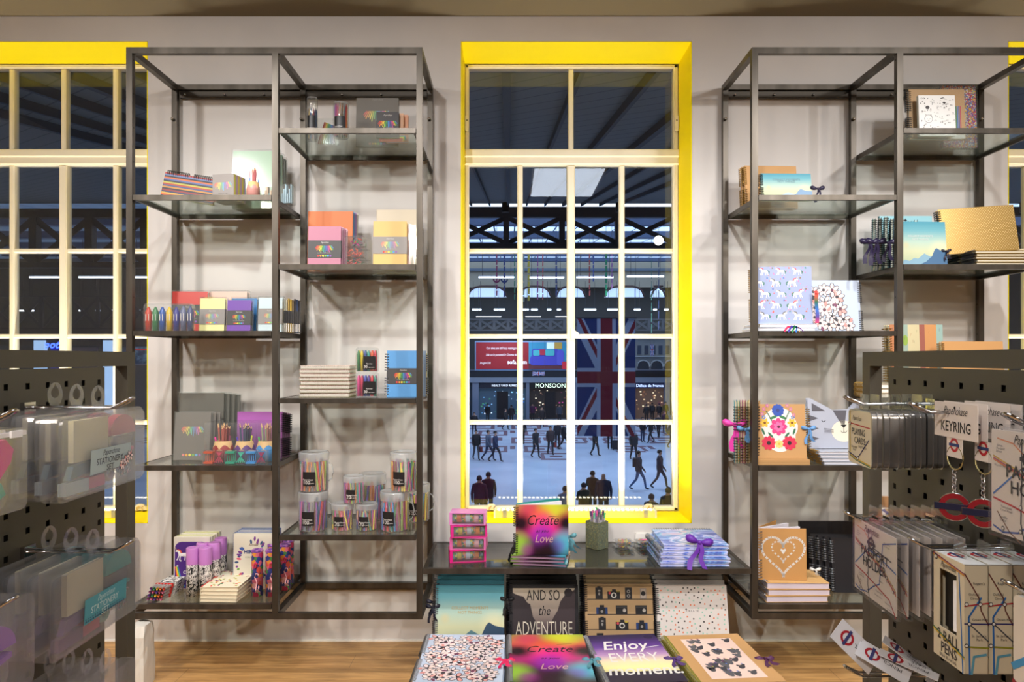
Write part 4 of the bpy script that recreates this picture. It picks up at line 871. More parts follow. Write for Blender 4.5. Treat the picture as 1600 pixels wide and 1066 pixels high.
# ------------------------------------------------------------------ on the bench
PKT = M('#d63a92', .4, name='pink_card')
pkbits = voro_mat('washi_roll_print', ['#2f6a5c', '#c8c43c', '#3a3f6c', '#d87a3c', '#6f8c9c', '#c87a9c', '#3f7a4a', '#9ab8c0'], 90)
for k, (rz, dx, c1) in enumerate([(-9, 0, '#d1197a'), (4, -.002, '#c9609c'), (-7, .004, '#c8207c'), (3, -.003, '#c877b4')]):
    r = thing('gift_box', ['bottom pink box of patterned rolls at the left of the bench', 'second pink box from the bottom in the stack on the bench', 'third pink box from the bottom in the stack on the bench', 'topmost lilac pink box of the stack on the bench'][k], 'box', (PX(732, 3.06) + dx, 3.03, BZ + .0535 * k), (0, 0, rad(-rz)), 'stacked pink boxes of rolls')
    C1 = M(c1, .4); hw, hh, dp = .078, .052, .09
    b = MB(); b.box(-hw, -hw + .012, 0, dp, 0, hh, C1); b.box(hw - .008, hw, 0, dp, 0, hh, C1); b.box(-hw + .012, hw - .008, 0, dp, hh - .003, hh, C1); b.box(-hw + .012, hw - .008, 0, dp, 0, .003, C1); b.box(-hw + .012, hw - .008, dp - .003, dp, .003, hh - .003, C1); b.build('carton', r)
    for i in range(7):
        q = MB(); c = [['#3f6a5c', '#c8b43c', '#3f7d5c', '#c0c8d4', '#8a3f7c', '#d8803c', '#5a5f8c'], ['#9ac0cc', '#c8663c', '#30365c', '#c0ccd8', '#cfd4d8', '#e0a8b4', '#c8808c']][k % 2][i]
        q.tube([(-hw + .0135 + i * .0187, .022, .027), (-hw + .031 + i * .0187, .022, .027)], .0195, M(c, .4) if i % 2 else pkbits, 14); q.build('tape_roll', r)
    q = MB(); q.box(-hw + .012, hw - .008, .0008, .0014, .003, hh - .003, CLEAR); q.build('window_film', r)
# Create books
CW = .225; CRE = create_cover(CW, .215)
for k in range(3):
    r = book('create_notebook', ['lowest lying notebook of the stack under the standing colourful one', 'middle lying notebook of the stack under the standing colourful one', 'uppermost lying notebook under the standing colourful one'][k], 'notebook', CW + .006, .20, .0125, CRE, (PX(840, 3.0) + (.006, -.002, .0)[k], 2.972 + .004 * k, BZ + .0135 * (k + 1)), flat(rad((-9, -5, -8)[k])), wire=WIREK, group='colourful notebooks lying on the bench', pages=M('#8f6f86'))
zc = BZ + .0410
r = thing('create_notebook', 'colourful open wire notebook reading Create as you Love, standing on the bench', 'notebook', (PX(847, 3.0), 3.00, zc), (0, 0, 0))
b = MB(); hh = .212; b.box(-CW / 2, CW / 2, 0, .0022, 0, hh, create_cover(CW, .215)); art_create(b, CW, hh, -.0005); b.build('front_cover', r, None, (rad(-2), 0, rad(0)))
b = MB(); b.box(0, CW * .96, 0, .009, .002, hh - .002, M('#d9dae2', .7)); b.build('pages', r, (-CW / 2 + .006, .010, 0), (0, 0, rad(24)))
b = MB(); b.box(0, CW, 0, .0022, 0, hh + .004, M('#2f8a84', .4)); b.build('back_cover', r, (-CW / 2 + .004, .020, 0), (0, 0, rad(31)))
b = MB(); rings(b, CW, hh, .014, WIREK, gap=.0095); b.build('wire_binding', r)
b = MB(); bow_mesh(b, M('#5f9aa8', .4), 1.0, ((.03, -.07), (.01, -.06), (.045, -.05))); b.build('ribbon_bow', r, (CW / 2 + .006, .06, .062))
# square pen pot
pot = noise_mat('speckled_pot', [(0, '#5f6658'), (.44, '#343c3c'), (.5, '#9a9668'), (.55, '#56665c')], 150, 2)
r = thing('pen_pot', 'square speckled green pot full of purple and green pens', 'pen pot', (PX(934, 3.24), 3.27, BZ), (0, 0, rad(42)))
b = MB(); s_ = .037
for x0, x1, y0, y1 in ((-s_, s_, -s_, -s_ + .003), (-s_, s_, s_ - .003, s_), (-s_, -s_ + .003, -s_ + .003, s_ - .003), (s_ - .003, s_, -s_ + .003, s_ - .003)): b.box(x0, x1, y0, y1, 0, .125, pot)
b.box(-s_, s_, -s_, s_, 0, .003, pot); b.build('pot', r)
rg = random.Random(2)
for i in range(24):
    x, y_ = (rg.random() - .5) * .055, (rg.random() - .5) * .055; c = rg.choice(['#5c2c7c', '#2f9a5c', '#3fae7c', '#4a3a5c', '#6a3a8c', '#d84a8c', '#3a3440']); h = .150 + .022 * rg.random()
    q = MB(); q.tube([(x * .7, y_ * .7, .006), (x * 1.25, y_ * 1.25, h - .018)], .0036, M('#8a8490', .3), 6); q.tube([(x * 1.25, y_ * 1.25, h - .018), (x * 1.32, y_ * 1.32, h)], .0044, M(c, .35), 6); q.tube([(x * 1.32, y_ * 1.32, h), (x * 1.34, y_ * 1.34, h + .006)], .0052, M(c, .35), 6); q.build('pen', r)
# clip packs
for k in range(4):
    i, j = k % 2, k // 2
    r = thing('clip_pack', '%s clear pack of bright clips in the %s pile beside the pen pot' % (['lower', 'upper'][i], ['left', 'right'][j]), 'clip pack', (PX(979 + 33.5 * j, 3.25) + .003 * i, 3.24, BZ + .0165 * i), (0, 0, rad(12 - 4 * i)), 'clear clip packs on the bench')
    b = MB(); b.box(-.034, .034, 0, .085, 0, .015, CLEAR); b.prism([(-.034, .004), (-.044, .008), (-.034, .012)], 0.02, .085, CLEAR); b.build('case', r)
    b = MB(); rg = random.Random(k + 20)
    for q in range(60):
        x, y_ = (rg.random() - .5) * .056, .008 + rg.random() * .068; b.tube([(x - .004, y_, .006 + .006 * rg.random()), (x + .004, y_ + .003, .011)], .0026, M(rg.choice(['#3f8a4a', '#d84a3c', '#2a2a34', '#c8c43c', '#3a6ab0', '#8a8a90', '#d8702c']), .35), 4)
    if k == 3: b.prism(rrect(-.02, .008, -.0, .016, .007), 0, .0008, M('#e0349c'), Matrix.Translation((0, .04, .0156)) @ Matrix.Rotation(rad(-90), 4, 'X'))
    b.build('clips', r)
# marbled books
MARB = marble_mat()
for k in range(5):
    r = book('marbled_notebook', ['lowest', 'second lowest', 'middle', 'second highest', 'topmost'][k] + ' blue marbled wire notebook of the stack at the right of the bench', 'notebook', .292 - .004 * k, .275, .0165, MARB, (PX(1084, 3.0) + (-.004, .002, -.006, .0, .006)[k], 2.965 + .004 * k, BZ + .0178 * (k + 1)), flat(rad((1, -2, 1, 2, -1)[k])), wire=WIRE, side='top' if k % 2 == 0 else 'left', group='blue marbled notebooks', ct=.0045, pages=M('#a9b0d2'), bow=M('#5a1f96', .5) if k == 4 else None, bowpos=(-.012, -.006, .004, 1.7), gap=.011)
    if k == 4:
        o = [c for c in r.children if c.name.startswith('ribbon')][0]; o.rotation_euler = (rad(70), 0, rad(12)); o.location = (.012, -.010, -.004)
        b = MB(); b.text('Paperchase', .02, .09, .022, -.0008, M('#5a4a6c'), 'CENTER', .4); b.build('foil_title', r)
# ------------------------------------------------------------------ notebooks under the bench
RK = M('#4fa8b8')
def big_book(name, lab, px0, px1, Zt, zb, w, h, cover, art, k, lean, wire, grp, t=.022, **kw):
    return book(name, lab, 'notebook', w, h, t, cover, (PX((px0 + px1) / 2, Zt) , Zt + .030 * k, zb), (rad(lean), 0, 0), art=art, wire=wire, group=grp, **kw)
ORD = ['foremost', 'second', 'third', 'rearmost']
BW = .293; BH = .262; PZB = .126; y0_ = 2.975
SKYC = sky_cover(BH, BW)
def art_mt(b, w, h, y):
    mountains(b, w, h, y, '#2c4660', '#4f7580'); o = M('#b8a06c'); b.text('COLLECT MOMENTS', 0, h * .62, .017, y - .0005, o); b.text('NOT THINGS', 0, h * .55, .017, y - .0005, o)
def adv_bg(h): return grad_mat('dusk_print', [(0, '#1e1a22'), (.35, '#5a4c50'), (.75, '#a89a8c'), (1, '#b8ad9c')], h, .4)
def art_adv(b, w, h, y):
    dk = M('#2c2429'); d2 = M('#3a2f33')
    b.poly([(-w / 2 + .012, h * .05), (-w / 2 + .012, h * .88), (-w * .38, h * .84), (-w * .30, h * .82), (-w * .24, h * .72), (-w * .2, h * .70), (-w * .16, h * .5), (-w * .1, h * .4), (-.02, h * .05)], y, dk)
    b.poly([(w / 2 - .014, h * .05), (w / 2 - .014, h * .93), (w * .42, h * .9), (w * .32, h * .86), (w * .24, h * .74), (w * .2, h * .6), (w * .14, h * .5), (w * .05, h * .3), (0, h * .05)], y, d2)
    for x0, x1, z0, z1 in ((-w / 2, -w / 2 + .013, 0, h), (w / 2 - .014, w / 2, 0, h), (-w / 2, w / 2, 0, .012), (-w / 2, w / 2, h - .013, h)): b.rect(x0, x1, z0, z1, y - .0006, M('#17151a'))
    k = M('#17141a'); wt = M('#d2c9b8')
    b.text('AND SO', -.002, h * .76, .062, y - .0008, k, sx=.62); b.text('the', 0, h * .53, .056, y - .0008, k, 'CENTER', .3, sx=.7); b.text('ADVENTURE', 0, h * .22, .082, y - .0008, wt, sx=.52, off=-.01)
    b.disc(w * .36, h * .88, .018, y - .0009, M('#221c22'), 16)
for k in (3, 2, 1, 0):
    big_book('mountain_notebook', ORD[k] + ' of the teal mountain notebooks standing under the bench', 680, 787, y0_, PZB + .010 * k, BW, BH, SKYC, art_mt if k == 0 else None, k, -12, WIRE, 'mountain notebooks under the bench', back=M('#2c4a5c'), bow=M('#191c30') if k < 2 else None, bowpos=(-BW / 2 - .012, .0, .17, .9))
    big_book('adventure_notebook', ORD[k] + ' of the dark adventure notebooks standing under the bench', 796, 905, y0_, PZB + .010 * k, BW, BH, adv_bg(BH) if k == 0 else M('#1b191c'), art_adv if k == 0 else None, k, -12, WIREK, 'dark adventure notebooks', back=M('#17151a'), bow=M('#15151a') if k == 0 else None, bowpos=(-BW / 2 - .01, .0, .20, .9))
    big_book('camera_notebook', ORD[k] + ' of the kraft camera print notebooks standing under the bench', 917, 1022, y0_ + .01, PZB + .010 * k, BW, BH + .002, M('#a88a64', .8), art_cameras if k == 0 else None, k, -12, WIREK, 'camera print notebooks', back=M('#2a2226'))
    big_book('dotted_notebook', ORD[k] + ' of the white dotted notebooks reading CREATE', 1030, 1140, y0_, PZB + .010 * k, BW + .01, BH, M('#cdc6c2', .7), art_dots if k == 0 else None, k, -12, WIREK, 'white dotted notebooks', back=M('#b8b2ae'))
# lying notebooks on the front tier
FLC = M('#b9c6dc', .6, name='pale_blue_print')
def art_floral(b, w, h, y): floral(b, -w / 2 + .002, w / 2 - .002, .002, h - .002, y, 1, .026)
def art_enjoy(b, w, h, y):
    b.poly([(-w / 2, 0), (w / 2, 0), (w / 2, h * .20), (w * .2, h * .22), (-w * .1, h * .20), (-w * .35, h * .23), (-w / 2, h * .21)], y, M('#241a34'))
    b.text('Enjoy', -.01, h * .66, .105, y - .0004, WHT, 'CENTER', .25, .012, sx=.72); b.text('EVERY', .0, h * .40, .105, y - .0004, WHT, 'CENTER', .1, 0, sx=.62); b.text('moment.', .012, h * .15, .10, y - .0004, WHT, 'CENTER', .25, .012, sx=.72)
    b.line([(.06, h * .68), (.12, h * .72)], .004, y - .0004, WHT); b.disc(w * .38, h * .92, .017, y - .0004, M('#2a1c44'), 14)
def art_cactus(b, w, h, y):
    x0, x1, z0, z1 = -w * .32, w * .34, h * .08, h * .90
    b.rect(x0, x1, z0, z1, y, M('#e0c4ba')); rg = random.Random(12)
    for q in range(34):
        x, z = x0 + .02 + (x1 - x0 - .04) * rg.random(), z0 + .02 + (z1 - z0 - .045) * rg.random(); c = rg.choice(['#4a4a50', '#5a5a60', '#3c3c44'])
        b.disc(x, z, .011, y - .0003 - .00002 * q, M(c), 10, .017, a=rg.random() - .5); b.disc(x + .009, z + .012, .006, y - .0004 - .00002 * q, M(c), 8, .010, a=-.6); b.disc(x - .009, z + .009, .0055, y - .0004 - .00002 * q, M(c), 8, .009, a=.7)
        if rg.random() < .6: star(b, x + .008, z + .022, .006, y - .0012, M(rg.choice(['#5a3f8c', '#7a3a6c', '#5a7ac0', '#a89a4a'])), 6)
ENJ = grad_mat('sunset_print', [(0, '#241a34'), (.28, '#f0e6a0'), (.42, '#e8d8b4'), (.55, '#b088b8'), (.72, '#5a2f8c'), (.92, '#2a1a4c'), (1, '#241640')], .40, .4)
CR2 = create_cover(.285, .40)
TW, TZ = .282, .300
for nm, lab, px, Zt, rz, cov, art, wire, bk, bow, w_, sh in [
    ('floral_notebook', 'pale floral notebook with pink ribbon', 716, 2.31, -1.5, FLC, art_floral, WIRE, M('#b9c6dc'), M('#d01a58'), TW + .012, 0),
    ('create_notebook', 'colourful Create as you Love notebook', 863, 2.31, 0, CR2, art_create, WIRE, M('#2a1a2c'), M('#4f8c9c'), TW, 0),
    ('enjoy_notebook', 'purple sunset notebook reading Enjoy every moment', 1012, 2.30, 4, ENJ, art_enjoy, WIRE, M('#2a1c44'), M('#4a2c6c'), TW - .015, 0),
    ('cactus_notebook', 'kraft cactus notebook with yellow wires', 1158, 2.31, 4, KRAFT, art_cactus, M('#8c8a3c', .4, .6), KRAFT, M('#4f1f4c'), TW + .008, 0)]:
    for k in range(5):
        t_ = .0195
        top = k == 4
        book(nm, (lab + ', top of its pile in front of the bench') if top else (['lowest', 'second', 'third', 'fourth'][k] + ' up in the pile under the ' + ' '.join(lab.split()[:6])), 'notebook', w_, .40, t_ - .001, cov, (PX(px, 2.31) + .003 * math.sin(k * 3 + px), 2.295, TZ - t_ * (4 - k)), flat(rad(rz + .6 * math.sin(k * 5))), art if top else None, wire=wire, back=bk, group='piles of notebooks in front of the bench', bow=bow if top else None, bowpos=(w_ / 2 + .006, -.002, .17, 1.0))
# ------------------------------------------------------------------ right unit, left column
def art_mt2(b, w, h, y):
    mountains(b, w, h, y, '#6f8fb0', '#9fb8c8'); o = M('#5f7f8c'); b.text('COLLECT MOMENTS', 0, h * .74, .013, y - .0005, o); b.text('NOT THINGS', 0, h * .66, .013, y - .0005, o)
cx, w_, h_ = stand(1165, 1248, 257, 3.20, A_)
def art_fox(b, w, h, y): b.poly([(-.10 + .07, h * .55), (-.02, h * .6), (.02, h * .5), (.02, h * .3), (-.01, h * .28), (-.03, h * .42)], y, M('#c9804c')); b.ring(-.02, h * .45, .03, .033, y, M('#b8683c'), 20)
for k in range(2):
    book('kraft_notebook', ['kraft notebook with orange print behind the mountain notebook', 'second kraft notebook behind the orange print one'][k], 'notebook', w_, h_, .014, M('#c29563', .8), (cx - .006 * k, 3.20 + .024 * k, A_), (rad(-6), 0, rad(3)), art_fox if k == 0 else None, wire=GOLDW, group='kraft notebooks on the top shelf')
cx, w_, h_ = stand(1192, 1272, 268, 3.03, A_)
book('mountain_notebook', 'mountain notebook reading COLLECT MOMENTS NOT THINGS with dark bow, left column top shelf', 'notebook', w_, h_, .014, sky_cover(h_, w_), (cx, 3.04, A_), (rad(-9), 0, rad(2)), art_mt2, wire=WIREK, bow=M('#221c38'), bowpos=(w_ / 2 + .025, -.004, h_ * .42, .9), gap=.0075)
# B: unicorns and flowers
ZB_ = 3.0
for k in range(2):
    r = thing('unicorn_notebook', ['lower', 'upper'][k] + ' pale notebook lying under the standing unicorn one', 'notebook', (PX(1228, 3.0) - .01 + .012 * k, 2.975, B_ + .016 * k), (0, 0, rad(-1 + 2 * k)), 'pale notebooks lying on the second right shelf')
    b = MB(); b.box(-.125, .125, 0, .2, 0, .002, M('#c8ccd8')); b.box(-.125, .125, 0, .2, .0135, .0155, M('#cfd6e6')); b.build('cover', r)
    b = MB(); b.box(-.122, .122, .002, .198, .002, .0135, M('#dcdce4')); b.build('pages', r)
cx, w_, h_ = stand(1177, 1269, 416, ZB_, B_ + .032)
def art_unis(b, w, h, y): unicorns(b, -w / 2, w / 2, 0, h, y, .033)
book('unicorn_notebook', 'pale blue unicorn print notebook standing with gold wires', 'notebook', w_, h_, .018, M('#95a1c4', .6), (cx, 3.00, B_ + .033), (rad(-4), 0, rad(-3)), art_unis, wire=GOLDW, bow=None, pages=M('#dfe2ea'))
r = thing('ribbon', 'rainbow ribbon bow hanging over the front of the second right shelf', 'ribbon', (PX(1240, 2.93), 2.938, B_ + .016))
for k, c in enumerate(['#c82a5a', '#3f3a9c', '#2f8a4a', '#3a7ad0', '#e0a02c', '#6a2c8c']):
    b = MB(); a = (-.5 + k / 5) * 1.6; pts = [(0, 0, 0), (.012 * math.cos(a * 2) * 1 + .03 * a, -.004, .004 * math.sin(k)), (.05 * a, -.006, -.010 - .012 * math.cos(a))]
    b.strip([(x, y, z + .004) for x, y, z in pts], [(x + .004, y, z - .004) for x, y, z in pts], M(c, .4)); b.build('ribbon_tail', r)
r = thing('ribbon_marker', 'rainbow ribbon hanging between the unicorn and flower notebooks', 'ribbon', (PX(1275, 2.99), 2.985, B_ + .034))
rb = grad_mat('rainbow_ribbon', [(0, '#c82a5a'), (.2, '#4a2c8c'), (.45, '#2f6ac0'), (.7, '#2f6a4a'), (.95, '#d84a3c')], .13); b = MB()
b.strip([(-.008 + .003 * math.sin(i), -.003, .13 * i / 6) for i in range(7)], [(.008 + .003 * math.sin(i), -.003 - .003 * math.cos(i), .13 * i / 6) for i in range(7)], rb); star(b, -.006, .132, .012, -.008, M('#d8403c'), 5); b.build('tail', r)
cx, w_, h_ = stand(1262, 1344, 437, 3.12, B_)
def art_fl2(b, w, h, y): floral(b, -w / 2 + .002, w / 2 - .01, .002, h - .002, y, 5, .027, xmax=lambda z: w * (.02 + .25 * (1 - z / h) + .05 * math.sin(z * 60)))
book('floral_notebook', 'pale blue flower print notebook standing behind the unicorn one', 'notebook', w_, h_, .016, FLC, (cx, 3.11, B_), (rad(-7), 0, rad(-2)), art_fl2, wire=WIRE, sx=-1)
# C: coloured spines, skull flowers, cat
for k in range(9):
    c = ['#2f7a8c', '#3a8a5c', '#8a2c6c', '#b8305a', '#2f5a3c', '#c8a84a', '#b88a5a', '#8a6a3c', '#c29a6a'][k]
    book('row_notebook', ['teal', 'green', 'purple', 'crimson', 'dark green', 'mustard', 'tan', 'brown', 'light tan'][k] + ' edged wire notebook in the row left of the flower notebook', 'notebook', .165, .262, .011, M(c, .6), (PX(1146, 3.12) + .0125 * k, 3.075, C_ + .0005), (0, 0, rad(73 - .6 * k)), wire=GOLDW if k % 2 else WIREK, group='notebooks standing edge out', pages=M('#c9bb9c'), gap=.012, sx=-1 if False else 1)
r = thing('ribbon', 'pink ribbon bow hanging from the row of notebooks by the left post', 'ribbon', (PX(1146, 3.02), 3.0, C_ + .165)); b = MB(); bow_mesh(b, M('#d03a9c', .4), 1.5, ((-.01, -.075), (.018, -.065))); b.build('ribbon_bow', r)
r = thing('ribbon', 'light blue ribbon bow hanging from the brown edged notebooks', 'ribbon', (PX(1157, 3.02) + .012, 2.99, C_ + .145)); b = MB(); bow_mesh(b, M('#5a8ab8', .4), 1.1, ((.006, -.05), (.018, -.045))); b.build('ribbon_bow', r)
cx, w_, h_ = stand(1170, 1255, 631, 3.0, C_)
for k in range(2):
    r = thing('kraft_notebook', ['kraft notebook lying under the flower decal one', 'upper kraft notebook lying under the flower decal one'][k], 'notebook', (cx + .014, 2.965, C_ + .011 * k), (0, 0, 0), 'kraft notebooks lying on the third right shelf'); b = MB(); b.box(-w_ / 2, w_ / 2, 0, .19, 0, .0105, M('#b48a58', .8)); b.build('cover', r)
def art_skull(b, w, h, y):
    n = 30; g = []
    for i in range(n):
        a = 2 * math.pi * i / n; rx = w * (.335 + .012 * math.sin(8 * a)) * (1 if math.sin(a) > -.2 else .93); g.append((rx * math.cos(a) + .004, h * .53 + h * .41 * math.sin(a)))
    b.poly(g, y, WHT)
    def petals(x, z, r, c, n=8, c2=None, k=0):
        for i in range(n):
            a = 2 * math.pi * i / n; b.disc(x + r * .6 * math.cos(a), z + r * .6 * math.sin(a), r * .45, y - .0004 - .00004 * i - .0003 * k, M(c), 9, r * .32, a=a)
        b.disc(x, z, r * .3, y - .001 - .0003 * k, M(c2 or '#e8c43c'), 8)
    for x, z in ((-.06, .21), (.055, .21), (-.045, .225), (.04, .225), (-.068, .19), (.066, .185)): petals(x, z, .008, '#c06aa8', 5)
    for s_ in (-1, 1):
        for q in range(6): b.disc(s_ * (.028 + .004 * q), .16 + .008 * q, .006, y - .0005, M('#3f6a4a'), 6, .002, a=s_ * .6)
        petals(s_ * .058, .152, .019, '#e8b43c', 6, '#7a4a1c'); petals(s_ * .044, .066, .030, '#c82a4c', 9, '#2a1a1c'); petals(s_ * .062, .175, .009, '#4a7ac0', 5)
        b.disc(s_ * .035, .10, .016, y - .0004, M('#2f6a4a'), 7, .005, a=s_ * .8); b.disc(s_ * .066, .115, .016, y - .0004, M('#2f6a4a'), 7, .005, a=s_ * 1.2)
    petals(0, .205, .026, '#2f4fa8', 11, '#2f3a7c'); petals(0, .135, .036, '#d8387c', 8, '#5a1a3c', 1); petals(0, .135, .022, '#e868a0', 7, '#5a1a3c', 3); petals(0, .062, .018, '#e8c878', 8, '#d8a83c')
    for s_ in (-1, 1): b.disc(s_ * .02, .175, .018, y - .0005, M('#3a7a4c'), 8, .006, a=-s_ * .4)
book('kraft_notebook', 'kraft notebook with a bright flower decal and blue bow', 'notebook', w_, h_ - .024, .014, KRAFT, (cx + .012, 2.99, C_ + .0225), (rad(-6), 0, 0), art_skull, wire=GOLDW, bow=M('#5f8fc4', .4), bowpos=(w_ / 2 + .012, -.004, .125, .9), gap=.01)
for k in range(4):
    r = book('cat_notebook', ['lowest', 'second', 'third', 'topmost'][k] + ' grey notebook with gold wires lying under the cat notebook', 'notebook', .20, .175, .012, M('#a8acb8', .5), (PX(1318, 3.0) - .006 * k, 2.955 + .006 * k, C_ + .0135 * (k + 1)), flat(rad(-4 + k)), wire=GOLDW, group='grey notebooks lying under the cat notebook', pages=M('#c8c8d0'))
cx, w_, h_ = stand(1262, 1345, 622, 3.07, C_ + .056)
def cat_cover():
    r = thing('cat_notebook', 'grey cat face notebook with cut-out ears standing on a pile', 'notebook', (cx, 3.06, C_ + .0565), (rad(-5), 0, rad(3)))
    g = M('#a9aebd', .5); d = M('#57565f', .5); w, h = w_, h_
    b = MB(); prof = [(-w / 2, 0), (w / 2, 0), (w / 2, h * .98), (w * .30, h * .78), (-w * .02, h * .76), (-w * .44, h * .995), (-w / 2, h)]
    b.prism(prof, 0, .003, g); y = -.0005
    b.poly([(-w * .02, h * .755), (w * .25, h * .755), (w * .20, h * .47), (w * .15, h * .45)], y, d); b.poly([(-w * .42, h * .90), (-w * .16, h * .74), (-w * .42, h * .74)], y, d)
    for z in (.60, .40, .20): b.poly([(-w / 2, h * (z + .07)), (-w * .30, h * z), (-w / 2, h * (z - .07))], y, d)
    b.disc(w * .18, h * .34, w * .24, y, M('#ded8c8'), 26, w * .20); b.poly([(w * .12, h * .47), (w * .24, h * .47), (w * .18, h * .40)], y - .0004, M('#141216'))
    b.line([(w * .18, h * .40), (w * .18, h * .32)], .0025, y - .0004, INK); b.line([(w * .12, h * .35), (w * .15, h * .31), (w * .18, h * .32), (w * .21, h * .31), (w * .24, h * .35)], .0022, y - .0004, INK)
    b.line([(-w * .24, h * .56), (-w * .22, h * .53), (-w * .19, h * .53), (-w * .17, h * .56)], .0022, y - .0004, INK)
    for q in range(4): b.line([(-w * .2, h * (.40 - .03 * q)), (-w * .02, h * (.37 - .02 * q))], .0018, y - .0004, d)
    b.build('front_cover', r); b = MB(); b.prism(prof, .013, .016, g); b.build('back_cover', r); b = MB(); b.box(-w / 2 + .003, w / 2 - .003, .003, .013, .003, h * .75, PAPER); b.build('pages', r)
    b = MB(); rings(b, w, h * .85, .016, GOLDW, gap=.010, two=False); b.build('wire_binding', r)
cat_cover()
# D: heart notebook and black binders
for k in range(3):
    book('kraft_notebook', ['lowest', 'middle', 'uppermost'][k] + ' thick kraft notebook of the stack under the heart notebook', 'notebook', .262, .19, .026, M('#c99f66', .8), (PX(1240, 3.0) + (.0, .008, .004)[k], 2.96, D_ + .0275 * (k + 1)), flat(rad(1 - k)), wire=WIRE, group='thick kraft notebooks', pages=M('#c9bfcc'), gap=.012)
r = thing('kraft_notebook', 'kraft notebook with white wreath heart standing half open', 'notebook', (PX(1222, 3.0), 2.995, D_ + .0835), (0, 0, rad(0)))
cx, w_, h_ = stand(1188, 1262, 826, 3.0, D_ + .084)
hw = w_ / 2
def heart(b, x, z, s, y, n, wd):
    for i in range(n):
        t = 2 * math.pi * (i + .5) / n; hx = 16 * math.sin(t) ** 3; hz = 13 * math.cos(t) - 5 * math.cos(2 * t) - 2 * math.cos(3 * t) - math.cos(4 * t)
        t2 = t + .06; hx2 = 16 * math.sin(t2) ** 3; hz2 = 13 * math.cos(t2) - 5 * math.cos(2 * t2) - 2 * math.cos(3 * t2) - math.cos(4 * t2); a = math.atan2(hz2 - hz, hx2 - hx)
        for s_ in (-1, 1): b.disc(x + hx * s, z + hz * s, wd, y, WHT, 6, wd * .35, a=a + s_ * .6)
b = MB(); b.box(-hw, hw, 0, .003, 0, h_, M('#b98a52', .8)); heart(b, .004, h_ * .52, .0056, -.0005, 46, .0085); heart(b, .004, h_ * .58, .0030, -.0005, 26, .006); b.poly([(.004, h_ * .50), (-.008, h_ * .58), (-.005, h_ * .61), (.004, h_ * .59), (.013, h_ * .61), (.016, h_ * .58)], -.0005, WHT)
b.build('front_cover', r, None, (rad(-2), 0, rad(-3)))
for k, a in enumerate((12, 30, 46)):
    b = MB(); b.box(0, w_ * .98, 0, .010 if k < 2 else .003, 0, h_ - .004, M('#d6d2de', .7) if k < 2 else M('#b98a52', .8)); b.build('pages' if k < 2 else 'back_cover', r, (-hw + .004, .012 + .012 * k, 0), (0, 0, rad(a)))
b = MB(); rings(b, w_ - .004, h_, .026, WIRE, gap=.012); b.build('wire_binding', r)
b = MB(); b.box(-hw - .018, -hw - .002, -.003, -.001, h_ * .33, h_ * .63, M('#b4a8bc')); b.build('wire_cover', r)
BLK = M('#1b1a1f', .45, name='black_board')
for k in range(5):
    zz = 3.24 - .0 * k
    if k == 0: book('black_album', 'largest black album standing at the rear of the lowest right shelf', 'album', .30, PZ(815, 3.28) - D_, .02, BLK, (PX(1300, 3.28), 3.27, D_), (rad(-2), 0, 0), group='black albums')
    else: book('black_album', ['', 'foremost black wire album right of the heart notebook', 'second black wire album right of the heart notebook', 'third black wire album right of the heart notebook', 'fourth black wire album right of the heart notebook'][k], 'album', .20, .235, .014, BLK, (PX(1274 + 7 * (4 - k), 3.1) + .115, 3.06 + .022 * k, D_), (rad(-6), 0, rad(-4)), wire=WIRE, gap=.010, group='black wire albums', pages=M('#202024'))
r = thing('ribbon', 'white ribbon between the heart notebook and black albums', 'ribbon', (PX(1271, 3.05), 3.03, D_ + .115)); b = MB(); bow_mesh(b, WHT, .7, ((.008, -.03), (.014, -.024))); b.build('ribbon_bow', r)
# ------------------------------------------------------------------ right unit, right column
glit = voro_mat('glitter_print', ['#c83a6c', '#d8c83c', '#e8e8e8', '#b8303c', '#4a5a9c', '#3a6ab0', '#e0a04c', '#8a9cc8'], 260, .3)
cx, w_, h_ = stand(1478, 1524, 143, 3.22, a_)
for k in range(2): book('glitter_folder', ['glittery folder in a clear sleeve standing behind the kraft pad', 'second glittery folder right behind the first'][k], 'folder', w_ + .02, h_ + .03, .012, glit, (cx, 3.22 + .02 * k, a_ + .001), (rad(-3), 0, 0), wrap=True, group='glitter folders')
cx, w_, h_ = stand(1422, 1509, 138, 3.09, a_)
def art_pens(b, w, h, y):
    for i, c in enumerate(['#3a3436', '#b8b83c', '#3f7a5c', '#4a7ab0', '#5a5a8c', '#b84a5a']): b.rect(w * .40 - .030 + i * .0065, w * .40 - .025 + i * .0065, h * .14, h * .66, y, M(c))
    b.rect(w * .40 - .04, w / 2 - .002, .002, h * .09, y, WHT)
book('kraft_pad', 'kraft wire sketch pad with coloured pens in a clear sleeve', 'sketch pad', w_, h_, .018, M('#b8936a', .8), (cx, 3.09, a_), (rad(-3), 0, 0), art_pens, wire=WIREK, gap=.0085, wrap=True)
cx, w_, h_ = stand(1438, 1495, 147, 3.04, a_)
